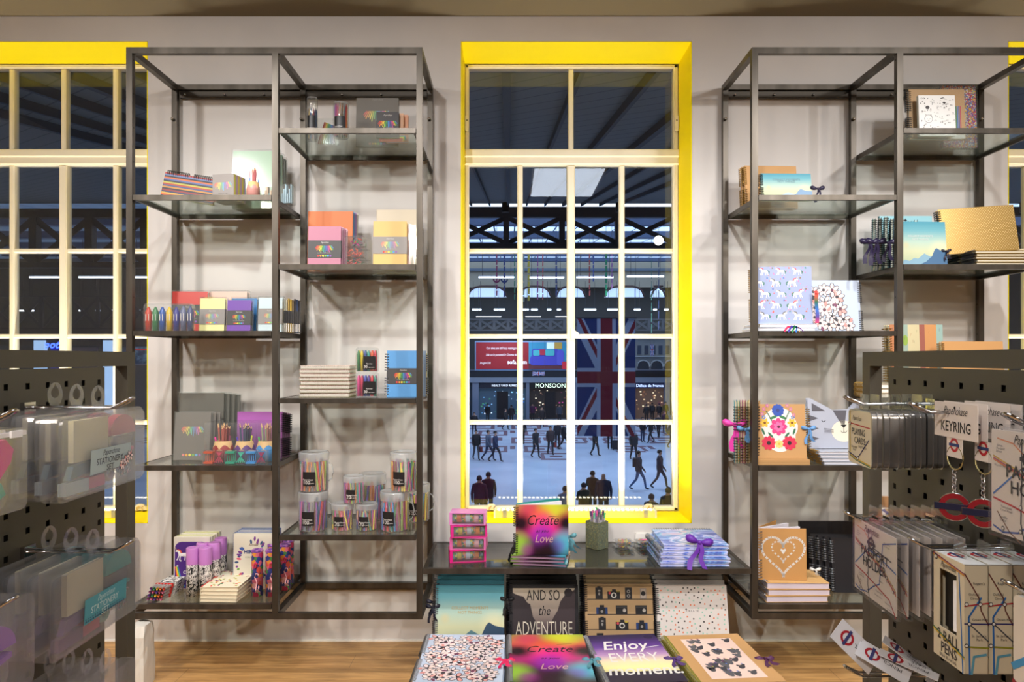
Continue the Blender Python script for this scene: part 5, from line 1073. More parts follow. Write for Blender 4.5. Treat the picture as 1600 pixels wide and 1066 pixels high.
def art_dood(b, w, h, y):
    rg = random.Random(8); k = M('#3a3638')
    for q in range(110):
        x, z = (rg.random() - .5) * (w - .016), .008 + rg.random() * (h - .016); t_ = rg.random()
        if math.hypot(x + w * .24, z - h * .42) < .026: continue
        if t_ < .35: b.disc(x, z, .0016 + .001 * rg.random(), y, k, 6)
        elif t_ < .6: star(b, x, z, .0034, y, k)
        elif t_ < .8: b.ring(x, z, .003, .0038, y, k, 10)
        else: b.line([(x, z), (x + .005, z + .003), (x + .009, z)], .0009, y, k)
    x, z = -w * .24, h * .42; b.ring(x, z, .0165, .0178, y, k, 20); b.disc(x - .006, z, .0015, y, k, 6); b.disc(x + .006, z, .0015, y, k, 6); b.line([(x - .004, z - .006), (x, z - .008), (x + .004, z - .006)], .001, y, k); b.line([(x - .014, z + .010), (x - .012, z + .020), (x - .005, z + .016)], .001, y, k); b.line([(x + .014, z + .010), (x + .012, z + .020), (x + .005, z + .016)], .001, y, k)
    b.disc(-w * .26, h * .70, .009, y, k, 10, .008); b.disc(w * .2, h * .82, .007, y, k, 8, .004)
book('doodle_pad', 'white square pad with small black doodles on the highest right shelf', 'pad', w_, h_, .014, WHT, (cx, 3.045, a_), (rad(-3), 0, 0), art_dood)
# second shelf
b2 = PZ(411, Z1)
for k in range(8):
    x = PX(1344, 3.2) + .026 * k; book('mountain_notebook', ['leftmost', 'second', 'third', 'fourth', 'fifth', 'sixth', 'seventh', 'rightmost'][k] + ' mountain notebook in the edge out row with dark bows', 'notebook', .15, .215 - .010 * (k > 4) + .004 * (k % 3), .013, M(['#5a8c94', '#3a5a6a', '#7aa0a4', '#2f4a5a', '#5f9098', '#38505c', '#86aab0', '#4a7078'][k], .5), (x + .03, 3.05 + .075, b_ + .0008), (0, 0, rad(64)), wire=WIREK, group='mountain notebooks standing edge out', pages=M('#d6dccb'), gap=.0085, sx=-1 if k < 0 else 1)
for px, s_ in ((1356, 1.2), (1366, 1.3), (1385, 1.1)):
    r = thing('ribbon', 'dark purple ribbon bow tied on the %s of the edge out notebooks' % {1356: 'left end', 1366: 'middle', 1385: 'right end'}[px], 'ribbon', (PX(px, 3.05), 3.035, b_ + .105), (0, 0, 0), 'dark ribbon bows'); b = MB(); bow_mesh(b, M('#231b3c', .4), s_, ((-.02, -.075), (.012, -.07))); b.build('ribbon_bow', r)
cx, w_, h_ = stand(1376, 1458, 337, 3.24, b_)
book('mountain_notebook', 'mountain notebook standing behind the second shelf row, pale blue corner showing', 'notebook', w_, h_, .014, M('#8fc4cf', .4), (cx, 3.24, b_), (rad(-2), 0, 0))
cx, w_, h_ = stand(1406, 1482, 345, 3.03, b_)
book('mountain_notebook', 'mountain notebook with sun rays standing left of the gold dotted one', 'notebook', w_, h_, .016, sky_cover(h_, w_), (cx, 3.03, b_), (rad(-5), 0, rad(3)), lambda b, w, h, y: (mountains(b, w, h, y, '#41678c', '#7fa4b8'), b.text('COLLECT MOMENTS', -.01, h * .66, .012, y - .0005, WHT), b.text('NOT THINGS', -.01, h * .59, .012, y - .0005, WHT)), wire=None)
GOLD = noise_mat('gold_foil', [(0, '#80632c'), (1, '#9a7a3c')], 300, 2, .32, .55, const=False)
def art_gd(b, w, h, y):
    g = M('#e6cf9c', .4); s_ = .0105; r_ = 0; z = s_ * .7
    while z < h - .004:
        x = -w / 2 + (.006 if r_ % 2 else .006 + s_ / 2)
        while x < w / 2 - .003: star(b, x, z, .0021, y, g, 5); x += s_
        z += s_ * .62; r_ += 1
for k in range(5):
    book('gold_notebook', ['lowest', 'second lowest', 'middle', 'second highest', 'topmost'][k] + ' lying gold notebook with cream pages on the second right shelf', 'notebook', .30, .20, .0115, GOLD, (PX(1578, 2.98) + .004 * (k % 2), 2.97, b_ + .0125 * (k + 1)), flat(rad(1 - k * .6)), wire=WIREK, group='lying gold notebooks', pages=M('#c4b9a2'))
cx, w_, h_ = stand(1474, 1588, 316, 3.04, b_ + .0635)
book('gold_notebook', 'gold notebook with tiny dots standing on the lying ones', 'notebook', w_ - .006, h_ - .016, .02, GOLD, (cx, 3.03, b_ + .064), (rad(-8), rad(-3), rad(-6)), art_gd, wire=WIREK, bow=M('#1c1830'), bowpos=(-w_ / 2 + .012, -.01, .012, .6), gap=.0095)
# third shelf, mostly behind the pegboard
wood = voro_mat('collage_print', ['#d9c7a0', '#c98a5c', '#a8b8a8', '#b87a4c', '#d8cfa8', '#8fa8a0', '#c8a04a'], 30)
cx, w_, h_ = stand(1400, 1476, 507, 3.10, c_)
def art_coll(b, w, h, y):
    xs_ = [0, .13, .24, .34, .56, .66, .88, 1]; cs_ = ['#b87a50', '#d8d0ac', '#9ab0a4', '#cfc49c', '#9c5a4c', '#c88f58', '#93b0a8']
    for i in range(7): b.rect(w * (xs_[i] - .5), w * (xs_[i + 1] - .5), 0, h, y, M(cs_[i]))
    b.disc(w * -.21, h * .78, .012, y - .0004, M('#8fae4a'), 12, .024); rg = random.Random(1)
    for q in range(40): x, z = (rg.random() - .5) * w * .96, rg.random() * h * .98; b.line([(x, z), (x + .003 * rg.random(), z + .012)], .001, y - .0005, M(rg.choice(['#5a4a6c', '#a8603c', '#6a7a5c', '#8a4a3c'])))
for k in range(2): book('collage_notebook', ['collage striped wire notebook above the right pegboard', 'second striped notebook close behind the collage one'][k], 'notebook', w_ + .02, h_, .018, M('#cfc4a0', .6), (cx - .01, 3.10 + .03 * k, c_), (rad(-3), 0, 0), art_coll if k == 0 else None, wire=GOLDW, gap=.011, group='striped notebooks on the third shelf')
cx, w_, h_ = stand(1476, 1572, 533, 3.02, c_)
book('kraft_notebook', 'wide plain kraft notebook whose top shows above the right pegboard', 'notebook', w_, h_, .02, M('#c2925c', .8), (cx, 3.02, c_), (rad(-5), 0, 0), None, wire=GOLDW)
for k in range(3): book('kraft_notebook', ['lowest', 'middle', 'upper'][k] + ' gold wired notebook seen through the gap of the right pegboard', 'notebook', .14, .18, .018, M('#b8ac94', .7), (PX(1381, 2.98) + .03, 2.96, c_ + .0195 * (k + 1)), flat(0), wire=GOLDW, group='gold wired notebooks behind the pegboard gap')
for k in range(2): book('printed_notebook', ['lower', 'upper'][k] + ' blue printed notebook on the lowest shelf behind the pegboard gap', 'notebook', .10, .10 + .04 * k, .03, [voro_mat('blue_marks_print', ['#d8d4cc', '#2f4f8c', '#c8a878', '#d8d4cc'], 60), M('#b0835a')][k], (PX(1384, 3.0), 2.99 + .05 * k, d_), (rad(-3), 0, 0), group='printed notebooks behind the pegboard gap')
# ------------------------------------------------------------------ perforated display fixtures at both sides
FIX = M('#4c483f', .5, .25, name='fixture_metal'); DARKIN = M('#151310', .9)
def fixture(sg, Xp, zfar, post0, post1, px0, label, zc0):
    # sg -1: left of the camera (panel faces +x); +1: right (panel faces -x)
    t = thing('display_fixture', label, 'display rack', (sg * Xp, post1, 0), (0, 0, 0), 'perforated display racks'); z0 = .62
    S = lambda d: sg * d          # outward from the aisle
    def bx(b, d0, d1, y0, y1, za, zb, m): b.box(min(S(d0), S(d1)), max(S(d0), S(d1)), y0 - post1, y1 - post1, za, zb, m)
    b = MB(); bx(b, .0, .030, post0, post1, .0, 1.374, FIX); b.build('end_post', t)
    b = MB(); bx(b, .0, .030, z0, post0, 1.339, 1.374, FIX); b.build('top_rail', t)
    b = MB(); bx(b, .44, .47, post0, post1, .0, 1.374, FIX); b.build('end_post', t)
    b = MB(); bx(b, .030, .44, post0, post1, 1.345, 1.374, FIX); b.build('end_rail', t)
    b = MB(); bx(b, .0, .47, z0, post1, .0, .16, FIX); b.build('base', t)
    # perforated sheet: cells with square holes
    b = MB(); P, V, hs = .0602, .0405, .0062; cols = []; c = zc0
    while c > z0 + P: c -= P
    while c < zfar - .02: cols.append(c); c += P
    rows = [1.303 - V * i for i in range(28)]
    xs_ = sorted({z0, zfar} | {c + s_ * P / 2 for c in cols for s_ in (-1, 1) if z0 < c + s_ * P / 2 < zfar}); 
    d0, d1 = .0, .0015
    def sheet(y0, y1, za, zb):
        for d in (d0, d1): b.add([(S(d), y0 - post1, za), (S(d), y1 - post1, za), (S(d), y1 - post1, zb), (S(d), y0 - post1, zb)], [(0, 1, 2, 3)], FIX)
    zt, zbm = 1.337, rows[-1] - V / 2
    sheet(z0, cols[0] - P / 2, zbm, zt); sheet(cols[-1] + P / 2, zfar, zbm, zt) if cols[-1] + P / 2 < zfar else None
    sheet(cols[0] - P / 2, min(cols[-1] + P / 2, zfar), rows[0] + V / 2, zt)
    for c in cols:
        for r_ in rows:
            o = [(c - P / 2, r_ - V / 2), (min(c + P / 2, zfar), r_ - V / 2), (min(c + P / 2, zfar), r_ + V / 2), (c - P / 2, r_ + V / 2)]; i_ = [(c - hs, r_ - hs), (c + hs, r_ - hs), (c + hs, r_ + hs), (c - hs, r_ + hs)]
            vs = [(S(d), u - post1, v) for d in (d0, d1) for u, v in o + i_]
            fs = [(k, (k + 1) % 4, 4 + (k + 1) % 4, 4 + k) for k in range(4)] + [(8 + k, 8 + (k + 1) % 4, 12 + (k + 1) % 4, 12 + k) for k in range(4)] + [(4 + k, 4 + (k + 1) % 4, 12 + (k + 1) % 4, 12 + k) for k in range(4)]
            b.add(vs, fs, FIX)
    b.build('perforated_panel', t)
    b = MB(); bx(b, .010, .012, z0, zfar, .16, 1.335, DARKIN); b.build('inner_shade_sheet', t)  # added near-black sheet: puts the rack's inner shade behind the holes
    return t
LXF, RXF = .945, .900
fixture(-1, LXF, 1.646, 1.744, 1.780, 0, 'dark perforated display rack at the left edge with stationery sets', 1.323)
fixture(1, RXF, 1.669, 1.755, 1.7915, 0, 'dark perforated display rack at the right edge with map print goods', 1.582)
# chrome prongs
def hook(sg, Xp, Xt, Zk, zb, zt, label, grp='chrome display hooks'):
    t = thing('display_hook', label, 'hook', (sg * Xp, Zk, zb), (0, 0, 0), grp); L_ = Xp - Xt
    f = lambda u, dy, dz: (-sg * u * L_, dy, dz)
    b = MB(); b.box(-.009 if sg > 0 else 0, 0 if sg > 0 else .009, -.016, .016, -.022, .010, CHROME); b.build('base_plate', t)
    r = .0028; b = MB(); path = [f(.0, -.010, 0), f(.35, -.010, 0), f(.82, -.010, -.001), f(.93, -.010, (zt - zb) * .55), f(.99, -.008, zt - zb), f(1.0, 0, zt - zb + .001), f(.99, .008, zt - zb), f(.93, .010, (zt - zb) * .55), f(.82, .010, -.001), f(.35, .010, 0), f(.0, .010, 0)]
    b.tube(path, r, CHROME, 8); b.build('wire_prong', t); return t
hook(-1, LXF, .735, 1.377, 1.262, 1.280, 'upper chrome hook on the left rack carrying the stationery sets')
hook(-1, LXF, .735, 1.377, .982, 1.001, 'lower chrome hook on the left rack carrying the turquoise stationery set')
hook(-1, LXF, .735, 1.377, .702, .716, 'lowest chrome hook on the left rack carrying small boxes')
hook(-1, LXF, .735, 1.05, 1.262, 1.280, 'chrome hook at the left frame edge carrying the pink heart pouch')
hook(-1, LXF, .735, 1.05, .982, 1.001, 'chrome hook at the left frame edge carrying the lilac set')
for Zk, nm in ((1.489, 'left'), (1.269, 'middle'), (1.026, 'right')):
    hook(1, RXF, .711 if Zk > 1.4 else .723, Zk, 1.262, 1.276, '%s chrome hook in the upper row of the right rack' % nm)
    hook(1, RXF, .711 if Zk > 1.4 else .723, Zk, 1.018, 1.032, '%s chrome hook in the middle row of the right rack' % nm)
hook(1, RXF, .711, 1.489, .690, .705, 'lowest chrome hook on the right rack carrying the pencil case tags')
# local frame of goods on a rack: u along the rack (away from the camera), v up, front towards the aisle
def on_rack(sg, name, label, cat, X, Z0, Z1_, zb, grp, tilt=0, twist=0):
    # after rotation local x runs along the panel and local -y faces the aisle
    rz = rad(-90) if sg > 0 else rad(90)
    # left rack: rotated +90: local x -> +y (away), local -y -> +x. right rack: -90: local x -> -y (towards camera), local -y -> -x
    return thing(name, label, cat, (sg * X, (Z0 + Z1_) / 2, zb), (0, 0, rz + rad(twist)), grp)
def hang_tab(b, h, w=.03, mat=FROST, x=0, y0=.012):
    n = 20; o = []; i_ = []
    for k in range(n):
        a = 2 * math.pi * k / n; o.append((x + w * .78 * math.cos(a), h + .026 + .024 * math.sin(a))); i_.append((x + w * .40 * math.cos(a), h + .030 + .011 * math.sin(a) + (.007 if k == n // 4 else 0)))
    for y in (y0, y0 + .0012):
        vs = [(px_, y, pz_) for px_, pz_ in o + i_]; b.add(vs, [(k, (k + 1) % n, n + (k + 1) % n, n + k) for k in range(n)], mat)
    b.box(x - w * .3, x + w * .3, y0, y0 + .0012, h - .002, h + .008, mat)
def stat_set(label, X, Z0, Z1_, zb, h, kind, k, grp, tilt=0):
    r = on_rack(-1, 'stationery_set', label, 'stationery set', X, Z0, Z1_, zb, grp, 0, 0); w = Z1_ - Z0; d = .030
    b = MB(); b.prism(rrect(-w / 2, w / 2, 0, h, .018), 0, d, FROST); b.prism(rrect(-w / 2 + .006, w / 2 - .006, .006, h - .006, .014), -.006, 0, FROST); b.build('case', r)
    b = MB(); hang_tab(b, h, mat=FROST, y0=d * .4); b.build('hang_tab', r)
    pink, teal = M('#c8506c', .3), M('#3fa8a0', .3); c1 = pink if kind == 'pink' else teal; y = .004
    b = MB(); b.box(-w * .30, w * .08, .006, .016, h * .42, h * .92, M('#e0d6b4', .7)); b.build('note_pad', r)
    b = MB(); n = 12; arc = [(w * .10, h * .66)] + [(w * .26 + w * .16 * math.cos(a), h * .68 + h * .24 * math.sin(a)) for a in [math.pi - math.pi * q / n for q in range(n + 1)]] + [(w * .42, h * .66)]
    b.prism(arc, .005, .022, c1); b.prism(rrect(w * .10, w * .40, h * .42, h * .47, .004), .005, .022, c1); b.prism([(w * .12, h * .5), (w * .38, h * .5), (w * .40, h * .62), (w * .12, h * .64)], .008, .02, M('#8c8a90', .3, .6)); b.build('stapler', r)
    b = MB(); b.prism([(-w * .34, h * .22), (-w * .06, h * .30), (-w * .06, h * .42), (-w * .30, h * .38)], .006, .018, M('#5a7a88' if kind == 'pink' else '#7a5a90', .4)); b.build('hole_punch', r)
    b = MB(); b.box(-w * .38, -w * .14, .006, .020, h * .05, h * .20, M('#b8c8cc' if kind == 'pink' else '#5a3f6c')); b.box(-w * .14, w * .04, .006, .020, h * .06, h * .20, M('#d04a7c' if kind == 'pink' else '#c85a6c')); b.build('eraser', r)
    b = MB(); b.tube([(w * .1 + .017 * math.cos(a), .010, h * .22 + .017 * math.sin(a)) for a in [q * math.pi / 6 for q in range(12)]], .006, M('#b8a8b0' if kind == 'pink' else '#8fc0b8', .4), 6, True); b.build('tape_roll', r)
    rg = random.Random(k); b = MB()
    for q in range(70):
        x, z = w * (.16 + .26 * rg.random()), h * (.08 + .26 * rg.random()); a = rg.random() * 3; b.tube([(x, .008 + .01 * rg.random(), z), (x + .010 * math.cos(a), .012, z + .010 * math.sin(a))], .0009, M(['#c08a94', '#b0a0a8', '#8fa0a8'][q % 3], .4, .3), 4)
    o = b.build('paper_clips', r); o['kind'] = 'stuff'
    if k % 3 == 0:
        b = MB(); lx0, lx1 = -w * .20, w * .28; lz0, lz1 = h * .24, h * .54; cc = M('#9fb0b4' if kind == 'pink' else '#3f8c9c', .45); yy = -.0066
        b.poly([(lx0, lz0), (lx1, lz0 + .004), (lx1 + .002, lz1), (lx0 + .004, lz1)], yy, cc)
        tc = M('#3a3c48' if kind == 'pink' else '#b8ccd0'); b.text('Paperchase', (lx0 + lx1) / 2, lz1 - .014, .016, yy - .0004, tc, 'CENTER', .5, sx=.8); b.text('STATIONERY', (lx0 + lx1) / 2 - .004, lz1 - .030, .0165, yy - .0004, tc, 'CENTER', .1, .01, sx=.95); b.text('SET', (lx0 + lx1) / 2 - .004, lz1 - .044, .0165, yy - .0004, tc, 'CENTER', .1, .01)
        if kind == 'pink':
            rg = random.Random(5)
            for q in range(3): flower(b, lx1 - .030 + .012 * q, lz0 + .006 + .007 * q, .011, yy - .0004 - .001 * q, rg)
        else:
            for q in range(18): b.rect(lx0 + .004 + q * .0074, lx0 + .009 + q * .0074, lz0 + .003, lz0 + .006, yy - .0004, M('#1f3f60')); b.rect(lx0 + .004 + q * .0074, lx0 + .007 + q * .0074, lz0 + .008, lz0 + .010, yy - .0004, M('#1f3f60'))
        b.build('label', r)
    return r
for k in range(3):
    stat_set(['frontmost pink stationery set with grey label on the upper left hook', 'second pink stationery set behind the labelled one on the upper left hook', 'third pink stationery set nearest the panel on the upper left hook'][k], .792 + .042 * k, 1.232, 1.526, 1.100 + .003 * k, .155, 'pink', k, 'pink stationery sets')
    stat_set(['frontmost turquoise stationery set with blue label on the lower left hook', 'second turquoise stationery set behind the blue labelled one', 'third turquoise stationery set nearest the panel on the lower left hook'][k], .792 + .042 * k, 1.212, 1.510, .826 + .003 * k, .152, 'teal', k, 'turquoise stationery sets')
for k in range(4):
    r = on_rack(-1, 'clear_case', ['frontmost', 'second', 'third', 'rearmost'][k] + ' clear hanging case on the lowest left hook', 'case', .78 + .036 * k, 1.29, 1.47, .59, 'clear cases on the lowest left hook')
    b = MB(); b.prism(rrect(-.09, .09, 0, .148, .012), 0, .026, FROST); b.build('case', r); b = MB(); hang_tab(b, .148, w=.026, mat=FROST, y0=.01); b.build('hang_tab', r)
# pouch with a pink heart and the lilac set at the frame edge
for k in range(3):
    r = on_rack(-1, 'clear_pouch', ['frontmost clear zip pouch with a pink heart at the left frame edge', 'second clear zip pouch behind the pink heart one', 'third clear zip pouch nearest the panel at the left frame edge'][k], 'pouch', .80 + .035 * k, .88, 1.17, 1.11, 'clear zip pouches')
    b = MB(); b.prism(rrect(-.145, .145, 0, .135, .014), 0, .024, FROST); b.build('pouch_body', r)
    b = MB(); b.box(-.14, .14, -.002, .004, .122, .129, M('#d8d6d8', .4)); b.box(.10, .125, -.006, -.002, .120, .131, M('#e6e6ea', .4)); b.build('zip', r)
    b = MB(); b.prism([(.02, .06), (.075, .115), (.10, .118), (.118, .10), (.112, .08), (.06, .03)], .004, .016, M('#d0188c', .35)); b.build('pink_heart', r)
    b = MB(); b.prism([(.0, .0 + .02), (.09, .05), (.10, .03), (.05, .008)], .004, .018, M('#3f9a8c', .35)); b.build('teal_tool', r)
for k in range(2):
    r = on_rack(-1, 'stationery_set', ['frontmost lilac stationery set at the lower left frame corner', 'second lilac stationery set at the lower left frame corner'][k], 'stationery set', .775 + .042 * k, .84, 1.15, .828, 'lilac stationery sets')
    b = MB(); b.prism(rrect(-.155, .155, 0, .152, .018), 0, .030, FROST); b.build('case', r); b = MB(); hang_tab(b, .152, mat=FROST, y0=.012); b.build('hang_tab', r)
    b = MB(); n = 10; b.prism([(-.02, .08)] + [(.05 + .07 * math.cos(a), .08 + .045 * math.sin(a)) for a in [math.pi - math.pi * q / n for q in range(n + 1)]], .005, .02, M('#8a5aa8', .35)); b.prism([(-.01, .045), (.11, .062), (.11, .07), (-.01, .055)], .005, .02, M('#8a5aa8', .35)); b.build('stapler', r)
# playing card tins
TIN = M('#a8a6a4', .28, .85, name='tin_metal'); CRM = M('#cfc5ad', .5, name='cream_print')
for k in range(7):
    r = on_rack(1, 'card_tin', ['frontmost card tin reading PLAYING CARDS', 'second card tin from the front', 'third card tin from the front', 'fourth card tin from the front', 'fifth card tin from the front', 'sixth card tin from the front', 'card tin nearest the panel'][k] + ' on the upper right rack hook', 'tin', .742 + .0222 * k, 1.428, 1.548, 1.132, 'playing card tins', twist=(-4, -2, -5, -3, -4, -2, -3)[k]); w, h = .118, .116
    b = MB(); b.prism(rrect(-w / 2, w / 2, 0, h, .014), 0, .0195, TIN, smooth=True); b.prism(rrect(-w / 2 - .0012, w / 2 + .0012, -.0012, h + .0012, .011), .010, .0118, TIN); b.build('tin_body', r)
    if k < 4:
        b = MB(); y = -.0006; b.prism(rrect(-w / 2 + .002, w / 2 - .004, .002, h - .002, .008), y, y + .0004, CRM)
        # local x runs towards the camera, so the print reads left to right
        b.line([(-.047, h - .006), (-.045, .018), (-.02, .012), (.05, .006)], .0028, y - .0004, M('#c9a62c')); b.line([(-.050, h - .006), (-.048, .016), (-.02, .009), (.05, .003)], .0022, y - .0004, M('#2f6a4a'))
        b.line([(-.056, h - .030), (.050, h - .034)], .0026, y - .0005, M('#b02a34')); b.line([(-.056, .022), (-.012, .014), (.0, .020), (.046, .058)], .0028, y - .0006, M('#2a2c60'))
        for x, z in ((-.046, h - .031), (-.006, .014)): b.disc(x, z, .0042, y - .0009, INK, 10); b.disc(x, z, .0028, y - .0012, WHT, 10)
        if k == 0:
            b.text('Paperchase', -.012, h - .022, .014, y - .0008, INK, 'CENTER', .5, sx=.7); b.text('PLAYING', -.004, h - .053, .0195, y - .0008, M('#2c2a2c'), off=.01, sx=.85); b.text('CARDS', .002, h - .071, .0195, y - .0008, M('#2c2a2c'), off=.01, sx=.85)
            for t_, x, z in (('Hyde Park Corner', .018, .056 - .006), ('Knightsbridge', .016, .040 - .003), ('Gloucester', -.026, .034), ('Road', -.024, .028)): b.text(t_, x, z, .0085, y - .0008, M('#4a484c'), sx=.8)
        b.build('printed_face', r)
    b = MB(); b.box(-.020, .020, .009, .0096, h, h + .034, FILM); b.build('hang_film', r)
# keyrings on cards
for k, (X, Z0, Z1_, lab) in enumerate([(.780, 1.166, 1.296, 'frontmost keyring on a white card reading KEYRING'), (.800, 1.172, 1.300, 'second keyring close behind the KEYRING card'), (.838, 1.172, 1.300, 'third keyring card near the panel'), (.858, 1.172, 1.300, 'rearmost keyring card near the panel')]):
    r = on_rack(1, 'keyring', lab, 'keyring', X, Z0, Z1_, 1.218, 'keyrings on white cards', twist=-3); w, h = Z1_ - Z0, .062
    b = MB(); b.box(-w / 2, w / 2, 0, .0012, 0, h, M('#d8cfca', .7)); y = -.0005
    b.text('Paperchase', 0, h * .66, .021, y, M('#2c2a2e'), 'CENTER', .5, sx=.75); b.text('KEYRING', .002, h * .18, .026, y, M('#201e20'), off=.01, sx=.85); b.disc(0, h - .009, .003, y, HOLE, 8)
    b.build('header_card', r)
    b = MB(); tx = -.005 if k == 0 else .05; b.box(tx - .022, tx + .026, .001, .0018, -.034, .0, M('#d8cfca', .7)); roundel(b, tx + .002, -.012, .0125, .0004); b.build('paper_tag', r)
    b = MB(); n = 18; b.tube([(tx + .002 + .024 * math.cos(a), .002, -.034 + .021 * math.sin(a)) for a in [2 * math.pi * q / n for q in range(n)]], .0016, M('#b8ac7c', .25, .8), 6, True); b.build('split_ring', r)
    b = MB()
    for q in range(6): b.tube([(tx + .003 * math.cos(a) * (1 if q % 2 else .3), .002 + .003 * math.cos(a) * (.3 if q % 2 else 1), -.060 - .0068 * q + .0048 * math.sin(a)) for a in [2 * math.pi * j / 8 for j in range(8)]], .0011, CHROME, 5, True)
    b.build('chain', r)
    T_ = Matrix.Translation((tx, .002, -.121)) @ Matrix.Rotation(rad(55), 4, 'Z'); b = MB(); n = 24
    vs = []
    for q in range(n):
        a = 2 * math.pi * q / n
        for rr in (.0150, .0235):
            for yy in (-.0015, .0015): vs.append((rr * math.cos(a), yy, rr * math.sin(a)))
    fs = []
    for q in range(n):
        i0, i1 = 4 * q, 4 * ((q + 1) % n); fs += [(i0, i0 + 2, i1 + 2, i1), (i0 + 1, i1 + 1, i1 + 3, i0 + 3), (i0, i1, i1 + 1, i0 + 1), (i0 + 2, i0 + 3, i1 + 3, i1 + 2)]
    b.add(vs, fs, M('#8c1c28', .3), False, T_); b.tube([tuple(T_ @ Vector((.0240 * math.cos(a), 0, .0240 * math.sin(a)))) for a in [2 * math.pi * q / n for q in range(n)]], .0014, CHROME, 5, True)
    b.box(-.030, .030, -.0026, .0026, -.0055, .0055, M('#20243f', .3), T_); b.box(-.0312, .0312, -.0012, .0012, -.0066, .0066, CHROME, T_); b.build('roundel_charm', r)
# passport holders, middle row
PVC = glassmat('clear_vinyl', (.96, .96, .97), 1.6, .04, '#c8ccd2', .12)
MAPW = M('#d8d0ca', .55, name='map_paper')
def passport(lab, X, Z0, Z1_, zb, h, grp, k, big=True, tw=-3):
    r = on_rack(1, 'passport_holder', lab, 'passport holder', X, Z0, Z1_, zb, grp, twist=tw); w = Z1_ - Z0
    b = MB(); b.box(-w / 2 + .003, w / 2 - .008, 0, .0022, .006, h - .006, MAPW)
    if k < 2: tube_map(b, w - .016, h - .016, -.0005, k)
    if k == 0 and big:
        K = M('#1c1a1e'); b.text('PASSPORT', .0, h * .56, .027, -.0016, K, off=.015, sx=.95); b.text('HOLDER', .0, h * .42, .027, -.0016, K, off=.015, sx=.95); b.ring(-.012, h * .74, .0085, .0135, -.0016, K, 20); b.rect(-.030, .006, h * .74 - .003, h * .74 + .003, -.0018, K); b.text('Paperchase', -.012, h * .86, .02, -.0016, K, 'CENTER', .5, sx=.7)
    b.build('map_cover', r)
    b = MB(); b.box(-w / 2, w / 2, -.003, .0055, 0, h, PVC); b.build('vinyl_sleeve', r)
    b = MB(); b.prism(rrect(-.030, .030, h, h + .036, .008), .001, .0022, PVC); b.rect(-.013, .013, h + .012, h + .017, .0008, HOLE); b.build('hang_tab', r)
    return r
for k in range(7):
    passport(['frontmost map print passport holder reading PASSPORT HOLDER', 'second passport holder from the front', 'third passport holder from the front', 'fourth passport holder from the front', 'fifth passport holder from the front', 'sixth passport holder from the front', 'passport holder nearest the panel'][k] + (' on the middle row' if k else ''), .738 + .0215 * k, 1.325, 1.515, .862, .160, 'passport holders in the middle row', k)
for k in range(3):
    passport(['frontmost passport holder at the right frame edge', 'second passport holder at the right frame edge', 'third passport holder at the right frame edge'][k], .742 + .025 * k, .895, 1.085, 1.088, .168, 'passport holders at the right frame edge', k, tw=0)
